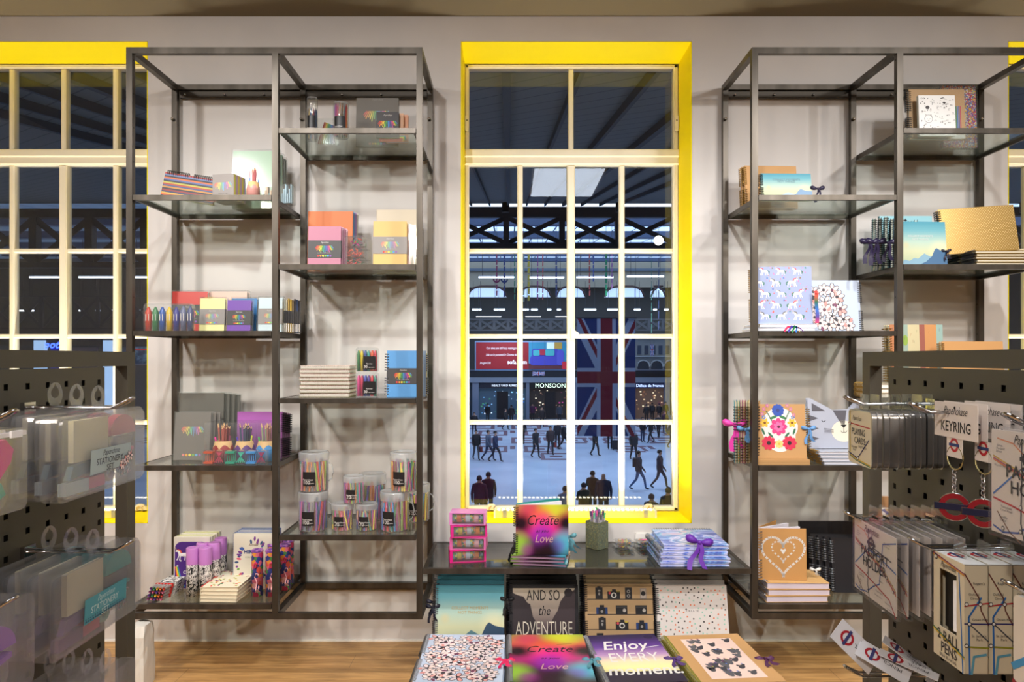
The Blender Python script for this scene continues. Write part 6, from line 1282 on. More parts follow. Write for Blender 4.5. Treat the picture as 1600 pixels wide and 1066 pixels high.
# ball pen boxes
for k in range(4):
    r = on_rack(1, 'pen_box', ['frontmost box reading 2 BALL PENS', 'second ball pen box from the front', 'third ball pen box from the front', 'ball pen box nearest the panel'][k] + ' on the right rack', 'pen box', .760 + .0405 * k, 1.172, 1.262, .832, 'ball pen boxes', twist=-2); w, h, d = .090, .182, .039
    b = MB(); C = CRM; wx0, wx1, wz0, wz1 = -w * .30, w * .26, h * .30, h * .86
    b.box(-w / 2, w / 2, .0015, d, 0, h, C) if False else None
    for x0, x1, z0, z1 in ((-w / 2, w / 2, 0, wz0), (-w / 2, w / 2, wz1, h), (-w / 2, wx0, wz0, wz1), (wx1, w / 2, wz0, wz1)): b.box(x0, x1, 0, .0015, z0, z1, C)
    b.box(-w / 2, -w / 2 + .0015, .0015, d, 0, h, C); b.box(w / 2 - .0015, w / 2, .0015, d, 0, h, C); b.box(-w / 2, w / 2, d - .0015, d, 0, h, C); b.box(-w / 2, w / 2, .0015, d, 0, .0015, C); b.box(-w / 2, w / 2, .0015, d, h - .0015, h, WHT)
    y = -.0005; b.line([(-w / 2, wz0 - .010), (w / 2, wz0 - .030)], .003, y, M('#c9a62c')); b.line([(-w / 2, wz0 - .007), (w / 2, wz0 - .027)], .0026, y, M('#2f6a4a')); b.line([(-w / 2, h * .97), (w / 2, h * .90)], .003, y, M('#c08a3c')); b.line([(-w / 2, h * .985), (w / 2, h * .915)], .0022, y, M('#7a2c5c'))
    b.line([(w * .46, 0), (w * .40, h * .5), (w * .34, h * .9)], .0028, y, M('#2f6ab0')); b.disc(-w * .4, h * .955, .005, y - .0003, INK, 10); b.disc(-w * .4, h * .955, .0032, y - .0006, WHT, 10)
    b.text('Paperchase', 0, h * .885, .014, y - .0003, INK, 'CENTER', .5, sx=.7)
    if k == 0: b.text('2 BALL', .0, .033, .025, y - .0003, M('#242224'), off=.01, sx=.85); b.text('PENS', .002, .0125, .025, y - .0003, M('#242224'), off=.01, sx=.85); b.text('black & red ink', 0, .004, .009, y - .0003, M('#4a4648'), sx=.9)
    # the side that faces the camera (local +x): tube lines
    Ts = Matrix.Translation((w / 2 + .0004, d / 2, 0)) @ Matrix.Rotation(rad(90), 4, 'Z'); L3 = lambda pts, c, t_=.0022: b.line([(u * d, v * h) for u, v in pts], t_, 0, M(c), Ts)
    L3([(-.5, .92), (.1, .70), (.2, .58), (.5, .45)], '#6a3a34'); L3([(-.5, .62), (.1, .64), (.5, .65)], '#b02a34'); L3([(.2, .70), (-.32, .52), (-.28, 0)], '#2f6ab0', .003); L3([(-.5, .46), (.5, .46)], '#2a2c6c'); L3([(-.3, .46), (.5, .30)], '#4a4c54'); L3([(-.45, .25), (.5, .24)], '#8a8a2c', .003); L3([(-.2, 0), (-.1, .16), (.4, .18)], '#5a9ab4', .004)
    for u, v in ((.15, .64), (-.3, .46), (-.42, .64), (-.42, .26)): b.disc(u * d, v * h, .0036, -.0003, INK, 10, T=Ts); b.disc(u * d, v * h, .0024, -.0006, WHT, 10, T=Ts)
    for t_, u, v in (("Regent's", .1, .82), ('Oxford', -.12, .72), ('Circus', -.08, .685), ('Green Park', .15, .49), ("St. James's", .1, .34), ('Park', .12, .305)): b.text(t_, u * d, v * h, .0058, -.0006, M('#4a484c'), T=Ts)
    Tt = Matrix.Translation((0, d / 2, h + .0004)) @ Matrix.Rotation(rad(-90), 4, 'X'); roundel(b, -.008, 0, .011, 0) if False else b.ring(-.012, 0, .008, .013, 0, M('#b0202c'), 20, Tt); b.rect(-.030, .006, -.0025, .0025, -.0004, M('#22366e'), Tt)
    b.build('carton', r)
    b = MB(); b.box(wx0, wx1, .0105, .014, wz0, wz1, M('#14120f')); b.tube([(wx0 + .012, .0095 + .006, wz0 + .004), (wx0 + .012, .0155, wz1 - .03)], .0052, INK, 10); b.tube([(wx1 - .012, .008, wz0 + .004), (wx1 - .012, .008, wz1 - .012)], .0058, MAPW, 12); b.build('ball_pens', r)
    b = MB(); b.prism(rrect(-.018, .018, h, h + .028, .006), d / 2, d / 2 + .001, FILM); b.build('hang_tab', r)
# map tote at the far right edge
for k in range(2):
    r = on_rack(1, 'map_bag', ['front map print bag at the lower right frame edge', 'rear map print bag at the lower right frame edge'][k], 'bag', .742 + .03 * k, .86, 1.035, .80, 'map print bags'); w, h = .175, .212
    b = MB(); b.prism(rrect(-w / 2, w / 2, 0, h, .008), 0, .014, M('#d6cec4', .7)); y = -.0005
    b.line([(-w / 2, h * .50), (-w * .3, h * .62), (w * .5, h * .7)], .010, y, M('#3f8cc0')); b.line([(-w / 2, h * .40), (-w * .2, h * .28), (w * .5, h * .2)], .007, y, M('#8c2430')); b.line([(-w / 2, h * .20), (-w * .3, h * .05)], .005, y, M('#9a7a4c')); b.line([(-w / 2, h * .12), (0, h * .04)], .006, y, M('#2a2c7c')); b.build('bag_body', r)
    b = MB(); b.box(-.02, .02, .006, .0072, h, h + .02, M('#d6cec4')); b.build('loop', r)
# pencil case swing tags, turned up on the lowest hook
def tagcard(lab, pts, nrm, k):
    # quad given by px, py, depth
    P = [Vector((PX(a, z), z, PZ(b_, z))) for a, b_, z in pts]; c = sum(P, Vector()) / 4
    r = thing('swing_tag', lab, 'tag', c, (0, 0, 0), 'white pencil case tags')
    u = (P[1] - P[0]).normalized(); v0 = (P[3] - P[0]); n = u.cross(v0).normalized()
    if n.dot(Vector((0, 0, H)) - c) < 0: n = -n; u = -u
    v = n.cross(u)
    T_ = Matrix((( u.x, -n.x, v.x, 0), (u.y, -n.y, v.y, 0), (u.z, -n.z, v.z, 0), (0, 0, 0, 1))); w = (P[1] - P[0]).length; h = abs(v0.dot(v))
    b = MB(); b.box(-w / 2, w / 2, 0, .0012, -h / 2, h / 2, M('#d6d3d6', .7), T_)
    b.text('PENCIL', w * .16, .004, .012, -.0005, M('#3c3a40'), T=T_, rot=math.pi); b.text('CASE', w * .16, .018, .012, -.0005, M('#3c3a40'), T=T_, rot=math.pi)
    x, z = -w * .22, 0; b.ring(x, z, .010, .015, -.0006, M('#a8202c'), 20, T_); b.rect(x - .003, x + .003, -.018, .018, -.0010, M('#3a3c6c'), T_)
    b.build('card', r); return r
tagcard('upright white swing tag at the tip of the lowest right hook', [(1357, 1051, 1.45), (1297, 992, 1.47), (1318, 978, 1.49), (1375, 1020, 1.47)], 0, 0)
tagcard('white swing tag with roundel lying on the lowest right hook', [(1410, 1062, 1.40), (1328, 1013, 1.45), (1361, 1020, 1.48), (1426, 1040, 1.43)], 0, 1)
tagcard('second white swing tag with roundel beside the lying one', [(1461, 1062, 1.38), (1367, 1020, 1.44), (1400, 1026, 1.47), (1452, 1046, 1.41)], 0, 2)
tagcard('rearmost white swing tag with small print', [(1440, 1050, 1.44), (1366, 995, 1.49), (1412, 1010, 1.52), (1452, 1045, 1.47)], 0, 3)
for k in range(3):
    r = on_rack(1, 'pencil_case', ['front', 'middle', 'rear'][k] + ' pencil case hanging from the lowest right hook', 'pencil case', .76 + .03 * k, 1.39, 1.59, .49, 'pencil cases'); b = MB(); b.prism(rrect(-.1, .1, 0, .12, .012), 0, .02, M('#b8b0a8', .6)); b.build('case', r)
# crumpled white bag on the floor and a pile seen through the left rack
r = thing('paper_bag', 'crumpled white bag on the floor behind the left display rack', 'bag', (PX(216, 2.9), 2.93, 0)); rg = random.Random(3)
b = MB(); vs = []; fs = []; n, m_ = 16, 7
for j in range(m_):
    for i in range(n):
        a = 2 * math.pi * i / n; rr = 1 + .14 * (rg.random() - .5); sx_, sy_ = (.033, .05) if j < m_ - 1 else (.030, .035)
        vs.append((sx_ * rr * max(-1, min(1, 1.3 * math.cos(a))), sy_ * rr * max(-1, min(1, 1.3 * math.sin(a))), .255 * j / (m_ - 1) + (.006 * (rg.random() - .5) if j else 0)))
for j in range(m_ - 1):
    for i in range(n): fs.append((j * n + i, j * n + (i + 1) % n, (j + 1) * n + (i + 1) % n, (j + 1) * n + i))
fs.append(tuple(range(n))); fs.append(tuple(range((m_ - 1) * n, m_ * n))); b.add(vs, fs, M('#d8d4cc', .6)); b.build('bag_body', r)
for k in range(7):
    r = book('floor_notebook', ['lowest', 'second', 'third', 'fourth', 'fifth', 'sixth', 'topmost'][k] + ' notebook from the bottom of the floor pile behind the left rack gap', 'notebook', .22, .18, .014, voro_mat('speckle_print', ['#e0dcd6', '#5a4f4a', '#c8b8a8', '#e8e4de'], 120) if k == 6 else M('#a89484'), (PX(171, 2.55), 2.45, .03 + .0155 * (k + 1)), flat(0), wire=WIREK, group='notebooks piled on the floor behind the left rack')
    r.location.z -= .03
# ------------------------------------------------------------------ the station hall outside
GZ = -4.40
def up(py, Z): return PZ(py, Z)
def cfloor():
    m, t, N, L, b = nt('concourse_terrazzo'); tc = N.new('ShaderNodeTexCoord'); n = N.new('ShaderNodeTexNoise'); n.inputs['Scale'].default_value = .5; n.inputs['Detail'].default_value = 3; L.new(tc.outputs['Object'], n.inputs[0])
    r = ramp(N, [(.3, '#a3b0c4'), (.7, '#bac6d6')]); L.new(n.outputs[0], r.inputs[0]); L.new(r.outputs[0], b.inputs['Base Color']); b.inputs['Roughness'].default_value = .3; return m
b = MB(); b.box(-60, 60, 4.2, 95, GZ - .2, GZ, cfloor()); o = b.build('concourse_floor'); o['kind'] = 'structure'
# brown tile figures set in the floor
TILE = M('#6a4f5c', .4, name='brown_tile'); b = MB()
def trect(px0, px1, y0, y1):
    za, zb = (H - GZ) * F / (y1 - VY), (H - GZ) * F / (y0 - VY); xa, xb = PX(px0, (za + zb) / 2), PX(px1, (za + zb) / 2)
    b.box(xa, xb, za, zb, GZ, GZ + .006, TILE)
def meander(px0, px1, ya, yb):
    h = (yb - ya) / 5; trect(px0, px1, ya, ya + h); trect(px0, px1, yb - h, yb); trect(px0, px0 + 6, ya + h, yb - h); trect(px1 - 6, px1, ya + h, yb - h); trect(px0 + 14, px1 - 14, ya + 2 * h, yb - 2 * h)
for r_, (ya, yb) in enumerate([(664, 671), (673, 681), (684, 693), (697, 707)]):
    for q in range(-7, 6):
        x0 = 727 + 72 * q + 20 * (r_ % 2)
        if r_ == 3 and q not in (-5, -3, -1, 0, 1, 3): continue
        meander(x0, x0 + 46, ya, yb); trect(x0 + 50, x0 + 58, ya, (ya + yb) / 2)
meander(845, 893, 708, 719)
o = b.build('trim_9'); o['kind'] = 'structure'
# roofs
def planks(name, c1, c2, rot, scale):
    m, t, N, L, b = nt(name); tc = N.new('ShaderNodeTexCoord'); mp = N.new('ShaderNodeMapping'); mp.inputs['Rotation'].default_value = (0, 0, rot); L.new(tc.outputs['Object'], mp.inputs[0])
    w = N.new('ShaderNodeTexWave'); w.wave_profile = 'SAW'; w.inputs['Scale'].default_value = scale; L.new(mp.outputs[0], w.inputs[0]); r = ramp(N, [(0, c2), (.10, c1), (1, c1)]); L.new(w.outputs['Fac'], r.inputs[0]); L.new(r.outputs[0], b.inputs['Base Color']); b.inputs['Roughness'].default_value = .7; return m
SOF = planks('dark_planks', '#6c6a66', '#2c2b29', rad(-48), 1.1); DK = M('#403c3c', .7, name='dark_iron'); DK2 = M('#5a5656', .7); CRB = M('#8f8878', .7, name='stone')
def sz(Z): return H + 1.53 + .156 * Z
b = MB(); b.add([(-24, 3.9, sz(3.9)), (24, 3.9, sz(3.9)), (24, 24, sz(24)), (-24, 24, sz(24))], [(0, 1, 2, 3)], SOF); o = b.build('ceiling_canopy'); o['kind'] = 'structure'
for i in range(16):
    x = -5.6 + .62 * i; wd = .022 if i % 3 else .04
    nm = 'dark roof rafter outside, number %s from the left' % ['one', 'two', 'three', 'four', 'five', 'six', 'seven', 'eight', 'nine', 'ten', 'eleven', 'twelve', 'thirteen', 'fourteen', 'fifteen', 'sixteen'][i]
    t = tag(MB().box(x - wd, x + wd, 3.95, 23.9, -.10, -.0, M('#4a4c50', .8)).build('roof_rafter'), nm, 'rafter', 'roof rafters under the plank canopy')
    for v in t.data.vertices: v.co.z += sz(v.co.y)
GLZ = M('#bcd6f4', .5, 0, 1.15, name='skylight_glow'); GLZD = M('#5f7690', .5, 0, .35, name='dim_skylight_glow')  # emission stands in for daylight through the panes, weaker at the left
def rz_(Z): return H + 5.75 + (Z - 24.5) * .091
r = thing('glazed_roof', 'bright glazed hall roof seen behind the crossed truss', 'roof', (0, 24.5, rz_(24.5)))
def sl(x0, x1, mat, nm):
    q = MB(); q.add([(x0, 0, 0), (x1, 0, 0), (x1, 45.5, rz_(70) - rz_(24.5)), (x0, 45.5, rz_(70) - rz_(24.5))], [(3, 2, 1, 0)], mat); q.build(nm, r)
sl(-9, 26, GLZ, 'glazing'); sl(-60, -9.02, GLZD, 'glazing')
q = MB(); sp_ = (rz_(70) - rz_(24.5)) / 45.5
for i in range(-26, 26):
    x = i * 1.05 + .3; q.add([(x - .04, 0, -.12), (x + .04, 0, -.12), (x + .04, 45, -.12 + sp_ * 45), (x - .04, 45, -.12 + sp_ * 45)], [(0, 1, 2, 3)], M('#6f7f94', .6))
q.build('glazing_bars', r)
q = MB()
for d in (6, 13, 21, 31, 40): q.box(-40, 26, d, d + .5, sp_ * d - .5, sp_ * d - .15, M('#55627c', .6))
q.build('purlins', r)
# back boundary of the hall
BW_ = 71.0
b = MB(); b.box(-60, 60, BW_, BW_ + .5, GZ, H + 22, M('#57534d', .8)); o = b.build('wall_hall_back'); o['kind'] = 'structure'
b = MB(); b.box(-60, -58, 4.2, BW_, GZ, H + 20, M('#3c3a3a')); b.box(45, 47, 4.2, BW_, GZ, H + 20, M('#57534d')); o = b.build('wall_hall_side'); o['kind'] = 'structure'
t = thing('stone_frieze', 'pale stone frieze with rounded openings across the hall end', 'frieze', (0, 69.5, 0)); q = MB(); Zf = 69.5
q.box(-14, 26, 0, .6, up(449, Zf), up(406, Zf), M('#b8ab94', .8)); q.box(-14, 26, -.3, 0, up(424, Zf), up(420, Zf), M('#6f7a86')); q.build('wall_band', t)
for k, (a, c_) in enumerate([(731, 792), (811, 861), (869, 915), (945, 1007), (1017, 1040)]):
    x0, x1 = PX(a, Zf), PX(c_, Zf); q = MB(); z0_, z1_ = up(464, Zf), up(450, Zf); q.prism([(x0, z0_), (x1, z0_)] + [(x1 - (x1 - x0) * .04, z0_ + .6)] + [(x1 - .6, z1_ - .1), (x1 - 1.0, z1_), (x0 + 1.0, z1_), (x0 + .6, z1_ - .1), (x0 + (x1 - x0) * .04, z0_ + .6)], .2, .4, M('#b8cfe8', .5, 0, .8, name='lit_opening')); q.build('opening', t)
    q = MB(); q.tube([(x0, .0, z0_), (x0 + .25, .0, z0_ + .6), (x0 + .7, 0, z1_ + .05), (x0 + 1.2, 0, z1_ + .15), (x1 - 1.2, 0, z1_ + .15), (x1 - .7, 0, z1_ + .05), (x1 - .25, 0, z0_ + .6), (x1, 0, z0_)], .10, M('#5a3f3c'), 6); q.build('arch_rib', t)
# trusses
def truss(name, label, Z, px0, px1, pitch, off, y0, y1, ch, bw, mat, d=.25):
    t = thing(name, label, 'truss', (0, Z, 0), group='iron trusses across the hall'); x0, x1 = PX(px0, Z), PX(px1, Z); zt, zb = up(y0, Z), up(y1, Z); k = Z / F
    q = MB(); q.box(x0, x1, 0, d, zt - ch[0] * k, zt, mat); q.build('top_chord', t); q = MB(); q.box(x0, x1, 0, d, zb, zb + ch[1] * k, mat); q.build('bottom_chord', t)
    za, zc = zb + ch[1] * k, zt - ch[0] * k; p = off
    while p + pitch <= px1 + 1:
        a, c = PX(p, Z), PX(p + pitch, Z)
        q = MB(); q.box(a - bw * .75, a + bw * .75, -.02, d + .02, za, zc, mat); q.build('upright', t)
        for s_ in (0, 1):
            A, B = ((a, za), (c, zc)) if s_ else ((a, zc), (c, za)); dx, dz = B[0] - A[0], B[1] - A[1]; l = math.hypot(dx, dz); nx, nz = -dz / l * bw * .6, dx / l * bw * .6
            q = MB(); q.prism([(A[0] + nx, A[1] + nz), (A[0] - nx, A[1] - nz), (B[0] - nx, B[1] - nz), (B[0] + nx, B[1] + nz)], .03 + .06 * s_, .09 + .06 * s_, mat); q.build('brace', t)
        p += pitch
truss('iron_truss', 'large dark iron truss with crossed braces outside the middle window', 24.2, 640, 1160, 87.5, 616 + 0, 323, 388, (16, 8), .13, M('#4f4a48', .7))
truss('iron_truss', 'large dark iron truss with crossed braces outside the left window', 24.0, -220, 330, 87.0, -210 + 0, 326, 418, (14, 8), .17, M('#34312f', .7))
truss('iron_truss', 'dark iron truss with crossed braces outside the right window', 24.3, 1480, 1760, 87.0, 1480, 323, 420, (14, 8), .13, M('#4f4a48', .7))
truss('lattice_truss', 'small pale lattice truss far off above the red billboard', 60, 700, 1100, 22, 706, 498, 517, (2, 2), .16, M('#6f6b68', .7), .15)
truss('lattice_truss', 'far lattice truss seen through the left window', 50, -200, 300, 44, -200, 462, 515, (2, 3), .16, M('#4a4644', .7), .15)
# columns, pipes, arches in front of the truss
for px, lab in ((790, 'dark iron column left of centre beyond the middle window'), (968, 'dark iron column right of centre beyond the middle window'), (1600, 'dark iron column beyond the right window')):
    Zc = 23.4; t = thing('iron_column', lab, 'column', (PX(px, Zc), Zc, 0), group='iron columns in the hall'); z1_ = sz(Zc) - .02
    q = MB(); q.tube([(0, 0, up(332, Zc)), (0, 0, z1_)], .13, DK, 10); q.build('shaft', t); q = MB(); q.lathe([(.13, up(312, Zc)), (.35, up(309, Zc)), (.35, up(303, Zc)), (.13, up(300, Zc))], DK, 12); q.build('capital', t)
    for s_ in (-1, 1): q = MB(); q.tube([(s_ * .12, 0, up(312, Zc)), (s_ * .35, 0, up(301, Zc)), (s_ * .9, 0, up(289, Zc)), (s_ * 1.8, 0, up(284, Zc))], .09, M('#8a2f2c', .7), 6); q.build('arch_brace', t)
for py, Zc, r_, c, lab in ((308, 23.0, .05, '#8a8f98', 'grey pipe running across the hall above the truss'), (272, 20, .12, '#3a3a40', 'dark beam high across the hall'), (266, 17, .05, '#6a7480', 'thin grey rail high across the hall'), (298, 24.0, .16, '#33302f', 'dark beam under the red arches')):
    tag(MB().tube([(PX(600, Zc), Zc, up(py, Zc)), (PX(1180, Zc), Zc, up(py, Zc))], r_, M(c, .6), 8).build('beam' if 'beam' in lab else 'pipe'), lab, 'beam' if 'beam' in lab else 'pipe')
t = tag(MB().box(PX(690, 25.6), PX(1060, 25.6), 25.6, 25.7, up(322.5, 25.6), up(318, 25.6), M('#dce8f8', .5, 0, 1.3)).build('clerestory_strip'), 'narrow bright strip of panes above the crossed truss', 'window strip')
# hanging strip lights
TUBE = M('#e8f2ff', .4, 0, 3.2, name='lit_tube')
def strip_light(px0, px1, py, Z, lab, grp, d=.10):
    t = thing('strip_light', lab, 'strip light', (PX((px0 + px1) / 2, Z), Z, up(py, Z)), group=grp); hw = (px1 - px0) / 2 * Z / F
    q = MB(); q.box(-hw, hw, -d, d, -d * .5, d * .5, TUBE); q.build('tube', t); q = MB(); q.box(-hw, hw, -d * 1.4, d * 1.4, d * .55, d * 1.1, M('#6a727c')); q.build('housing', t)
    for s_ in (-1, 1): q = MB(); q.tube([(s_ * hw * .8, 0, d), (s_ * hw * .8, 0, 2.5)], .015, DK, 4); q.build('hanger', t)
for a, c, py, Z, nm in [(748, 804, 433.5, 44, 'left'), (825, 881, 433.8, 44, 'second'), (901, 958, 433.5, 44, 'third'), (980, 1037, 432, 44.5, 'right')]: strip_light(a, c, py, Z, '%s strip light of the nearer row in the hall' % nm, 'nearer strip lights in the hall', .09)
for k, (a, c) in enumerate([(738, 752), (772, 789), (813, 826), (830, 840), (855, 861), (870, 876), (913, 931), (949, 965), (991, 1000), (1021, 1026), (1038, 1044)]): strip_light(a, c, 484, 62, 'small far strip light, number %s from the left' % ['one', 'two', 'three', 'four', 'five', 'six', 'seven', 'eight', 'nine', 'ten', 'eleven'][k], 'far strip lights in the hall', .12)
for k, (a, c) in enumerate([(744, 783), (821, 845), (868, 890)]): strip_light(a, c, 495, 58, ['left', 'middle', 'right'][k] + ' dim strip light above the lattice truss', 'dim strip lights', .05)
for k, (a, c) in enumerate([(-60, -10), (47, 92), (124, 178), (208, 262)]): strip_light(a, c, 433.5, 40, ['first', 'second', 'third', 'fourth'][k] + ' strip light outside the left window', 'strip lights outside the left window', .08)
for k, a in enumerate([31, 46, 124, 150, 171, 216]): strip_light(a, a + 6, 485.5, 55, 'tiny far lamp outside the left window, %s from the left' % ['first', 'second', 'third', 'fourth', 'fifth', 'sixth'][k], 'tiny far lamps', .09)
for a, c, py in ((735, 806, 367), (838, 1055, 367)): strip_light(a, c, py, 40, 'long bright tube behind the crossed truss, %s' % ('left part' if a < 800 else 'right part'), 'long tubes behind the truss', .16)
# coloured hanging decorations
for k, (px, c, w, y1) in enumerate([(776, '#7a2446', 2.6, 462), (788, '#262c5c', 3.0, 464), (804, '#2f6a4c', 2.2, 468), (818, '#8a8a7a', 3, 472), (826, '#a8922c', 4.0, 470), (840, '#8a3f74', 2.0, 468), (848, '#a84a48', 2.2, 468), (869, '#2c3460', 3, 462), (921, '#9a3a32', 2.4, 462), (927, '#33407c', 2.2, 440), (947, '#1f6a44', 4.0, 462), (956, '#8a5a80', 2.4, 450), (967, '#262c5c', 3.4, 462), (1018, '#2f5a4c', 1.2, 520), (1029, '#2a3350', 1.6, 515)]):
    Z = 36; nm = {0: 'maroon', 1: 'navy with rings', 2: 'green', 3: 'pale patterned', 4: 'yellow', 5: 'pink violet', 6: 'coral', 7: 'dark blue', 8: 'red', 9: 'blue', 10: 'bright green', 11: 'mauve', 12: 'navy', 13: 'thin green', 14: 'thin dark blue'}[k]
    t = thing('hanging_garland', nm + ' garland hanging from the hall roof', 'garland', (PX(px, Z), Z, up(y1, Z)), group='coloured garlands hanging from the hall roof'); L_ = (y1 - 385) * Z / F; q = MB(); n = 8
    for i in range(n): q.tube([(0, 0, L_ * i / n), (.01, 0, L_ * (i + .8) / n)], w * Z / F * .5, M(c, .6), 6)
    q.build('garland_links', t)
    q = MB(); q.tube([(0, 0, L_), (0, 0, L_ + 2.4)], .012, DK, 4); q.build('cord', t)
    if k in (0, 1): q = MB(); q.tube([(.16 * math.cos(a), 0, up(436, Z) - up(y1, Z) + .16 * math.sin(a)) for a in [math.pi + math.pi * j / 8 for j in range(9)]], .045, M(c), 6); q.build('hook_ring', t)
# flags
def flag_col(u, v):      # u along 0..60, v across 0..30
    x, y = u - 30, v - 15; W_, R_, B_2 = '#b9c2da', '#8e2436', '#27407e'
    if abs(y) < 3 or abs(x) < 3: return R_
    if abs(y) < 5 or abs(x) < 5: return W_
    d = abs(abs(y) - abs(x) * .5) / math.sqrt(1.25)
    if d < 3:
        s_ = abs(y) - abs(x) * .5; up_ = (x * y > 0)
        if 0 <= (s_ if up_ else -s_) < 2.2: return R_
        return W_
    return B_2
def flag(label, pxa, pxb, ya, yb, Z, vertical, nx, nz, grp=None):
    w, h = (pxb - pxa) * Z / F, (yb - ya) * Z / F; t = thing('union_flag', label, 'flag', (PX((pxa + pxb) / 2, Z), Z, up(yb, Z)), group=grp)
    vs = []; q = MB()
    fy = lambda i, j: .07 * math.sin(i / nx * 9) * (.3 + .7 * (1 - j / nz)) + .03 * math.sin(j / nz * 5 + i / nx * 3)
    P = [[(w * (i / nx - .5), fy(i, j) * w / 2.3, h * j / nz) for i in range(nx + 1)] for j in range(nz + 1)]
    by = {}
    for j in range(nz):
        for i in range(nx):
            a, c = (i + .5) / nx, (j + .5) / nz; col = flag_col(c * 60, a * 30) if vertical else flag_col(a * 60, c * 30); by.setdefault(col, []).append((i, j))
    q.v = [p for row in P for p in row]
    for col, L_ in by.items():
        k = q.mi(M(col, .7))
        for i, j in L_: o_ = j * (nx + 1) + i; q.f.append((o_, o_ + 1, o_ + nx + 2, o_ + nx + 1)); q.fm.append(k); q.sm.append(True)
    q.build('cloth', t); q = MB(); q.tube([(-w * .52, 0, h + .03), (w * .52, 0, h + .03)], .03 * w / 2.3, DK, 6); q.build('rod', t)
    for s_ in (-1, 1): q = MB(); q.tube([(s_ * w * .5, 0, h + .03), (s_ * w * .5, 0, h + .03 + 3.0)], .008, DK, 4); q.build('cord', t)
flag('huge red white and blue flag hanging upright in the hall', 902, 993, 498, 682, 28, True, 110, 160)
flag('small flag hanging below the red billboard', 832, 851, 581, 587, 57.2, False, 24, 12)
flag('tiny flag hanging before the cream facade at the right', 1016, 1022, 538, 556, 62.5, True, 10, 20)
# facade: shops at ground level
Zs = 66.5
def fb(q, a, c, ya, yb, d0, d1, m, Z=Zs): q.box(PX(a, Z), PX(c, Z), d0, d1, up(yb, Z), up(ya, Z), m)
t = thing('shop_facade', 'far row of shopfronts below the red billboard', 'building', (0, Zs, 0))
q = MB(); fb(q, 600, 1100, 590, 598, -.3, .5, M('#9aa0ac', .7)); q.build('fascia_beam', t)
q = MB(); fb(q, 600, 1100, 578, 590, .6, .8, M('#2c3038')); fb(q, 600, 1100, 578, 579, .3, .4, M('#8a94a4')); q.build('balcony', t)
for k, (a, c) in enumerate([(690, 707), (738, 748), (822, 827), (893, 903), (985, 992), (1038, 1046)]): q = MB(); fb(q, a, c, 598, 656, -.2, .4, M('#8a90a0', .7)); q.build('pier', t)
for k, (a, c, col, tx, ts, tcol, inn) in enumerate([(748, 822, '#1c2638', "NEAL'S YARD REMEDIES", .27, '#dfe8f4', '#3c5468'), (827, 893, '#161a16', 'MONSOON', .58, '#d8f0d0', '#2a2422'), (903, 985, '#241c2c', '', 1, '#ffffff', '#3a3034'), (992, 1038, '#1c2a5c', 'D\u00e9lice de France', .40, '#cfe0ff', '#6a5040')]):
    q = MB(); fb(q, a, c, 598, 607, -.1, .1, M(col, .5)); 
    if tx: q.text(tx, PX((a + c) / 2 + (6 if k == 0 else 0), Zs), up(602.5, Zs) - ts * .35, ts, -.12, M(tcol, .5, 0, 1.4), 'CENTER', 0, .0, sx=.95)
    q.build('shop_sign', t)
    q = MB(); fb(q, a, c, 607, 656, .35, .5, M(inn, .6, 0, .25)); rg = random.Random(k)  # shop lighting is put into the back panel and goods as emission
    for _ in range(46):
        px = a + 2 + rg.random() * (c - a - 5); py = 610 + rg.random() * 36; s_ = .6 + 1.5 * rg.random(); fb(q, px, px + s_ * 1.4, py, py + s_, .30, .34, M(rg.choice([['#5f9ac8', '#8fc0e8', '#2f5fa0', '#c8d8e8', '#3a7a5a'], ['#c8b8a0', '#5a3a34', '#8a6a58', '#b03a7c', '#e8d8b8'], ['#c83a3a', '#8a8aa0', '#d8d8e0', '#5a4a6a'], ['#e8c090', '#a87850', '#f0dcb0', '#704a34']][k]), .6, 0, .9))
    fb(q, a + (c - a) * .38, a + (c - a) * .62, 612, 656, .25, .3, M('#1a181c', .4)) if k != 3 else None
    q.build('shop_window', t)
q = MB(); fb(q, 700, 738, 598, 656, .3, .45, M('#2a3a48', .6, 0, .1)); fb(q, 738, 742, 598, 656, .2, .3, M('#7a8698')); q.build('shop_window', t)
# cream classical frontage at the right
t = thing('cream_building', 'cream frontage with arched windows at the right of the hall', 'building', (0, 64, 0)); Zc = 64
q = MB(); fb(q, 990, 1070, 522, 578, 0, .5, M('#8f8f8c', .8), Zc); q.build('wall', t)
for a, ya, yb in ((996, 540, 554), (1007, 540, 554), (1018, 540, 554), (1029, 540, 554), (1040, 540, 554)): q = MB(); fb(q, a, a + 6, ya, yb, -.06, 0, M('#3a4454', .3), Zc); q.build('window', t)
for a in (999, 1020, 1041):
    q = MB(); x = PX(a + 6, Zc); r_ = 9 * Zc / F; z = up(577, Zc); q.prism([(x - r_, z), (x + r_, z)] + [(x + r_ * math.cos(g), z + .25 + r_ * math.sin(g)) for g in [math.pi * j / 10 for j in range(11)]], -.08, 0, M('#2c3038', .3)); q.build('arched_window', t)
    q = MB(); q.tube([(x + r_ * 1.08 * math.cos(g), -.1, z + .25 + r_ * 1.08 * math.sin(g)) for g in [math.pi * j / 10 for j in range(11)]], .07, M('#b4b4b0'), 6); q.build('arch_trim', t)
q = MB(); fb(q, 990, 1070, 556, 558, -.3, 0, M('#a8a8a4'), Zc); fb(q, 990, 1070, 522, 526, -.4, 0, M('#a8a8a4'), Zc); q.build('cornice', t)
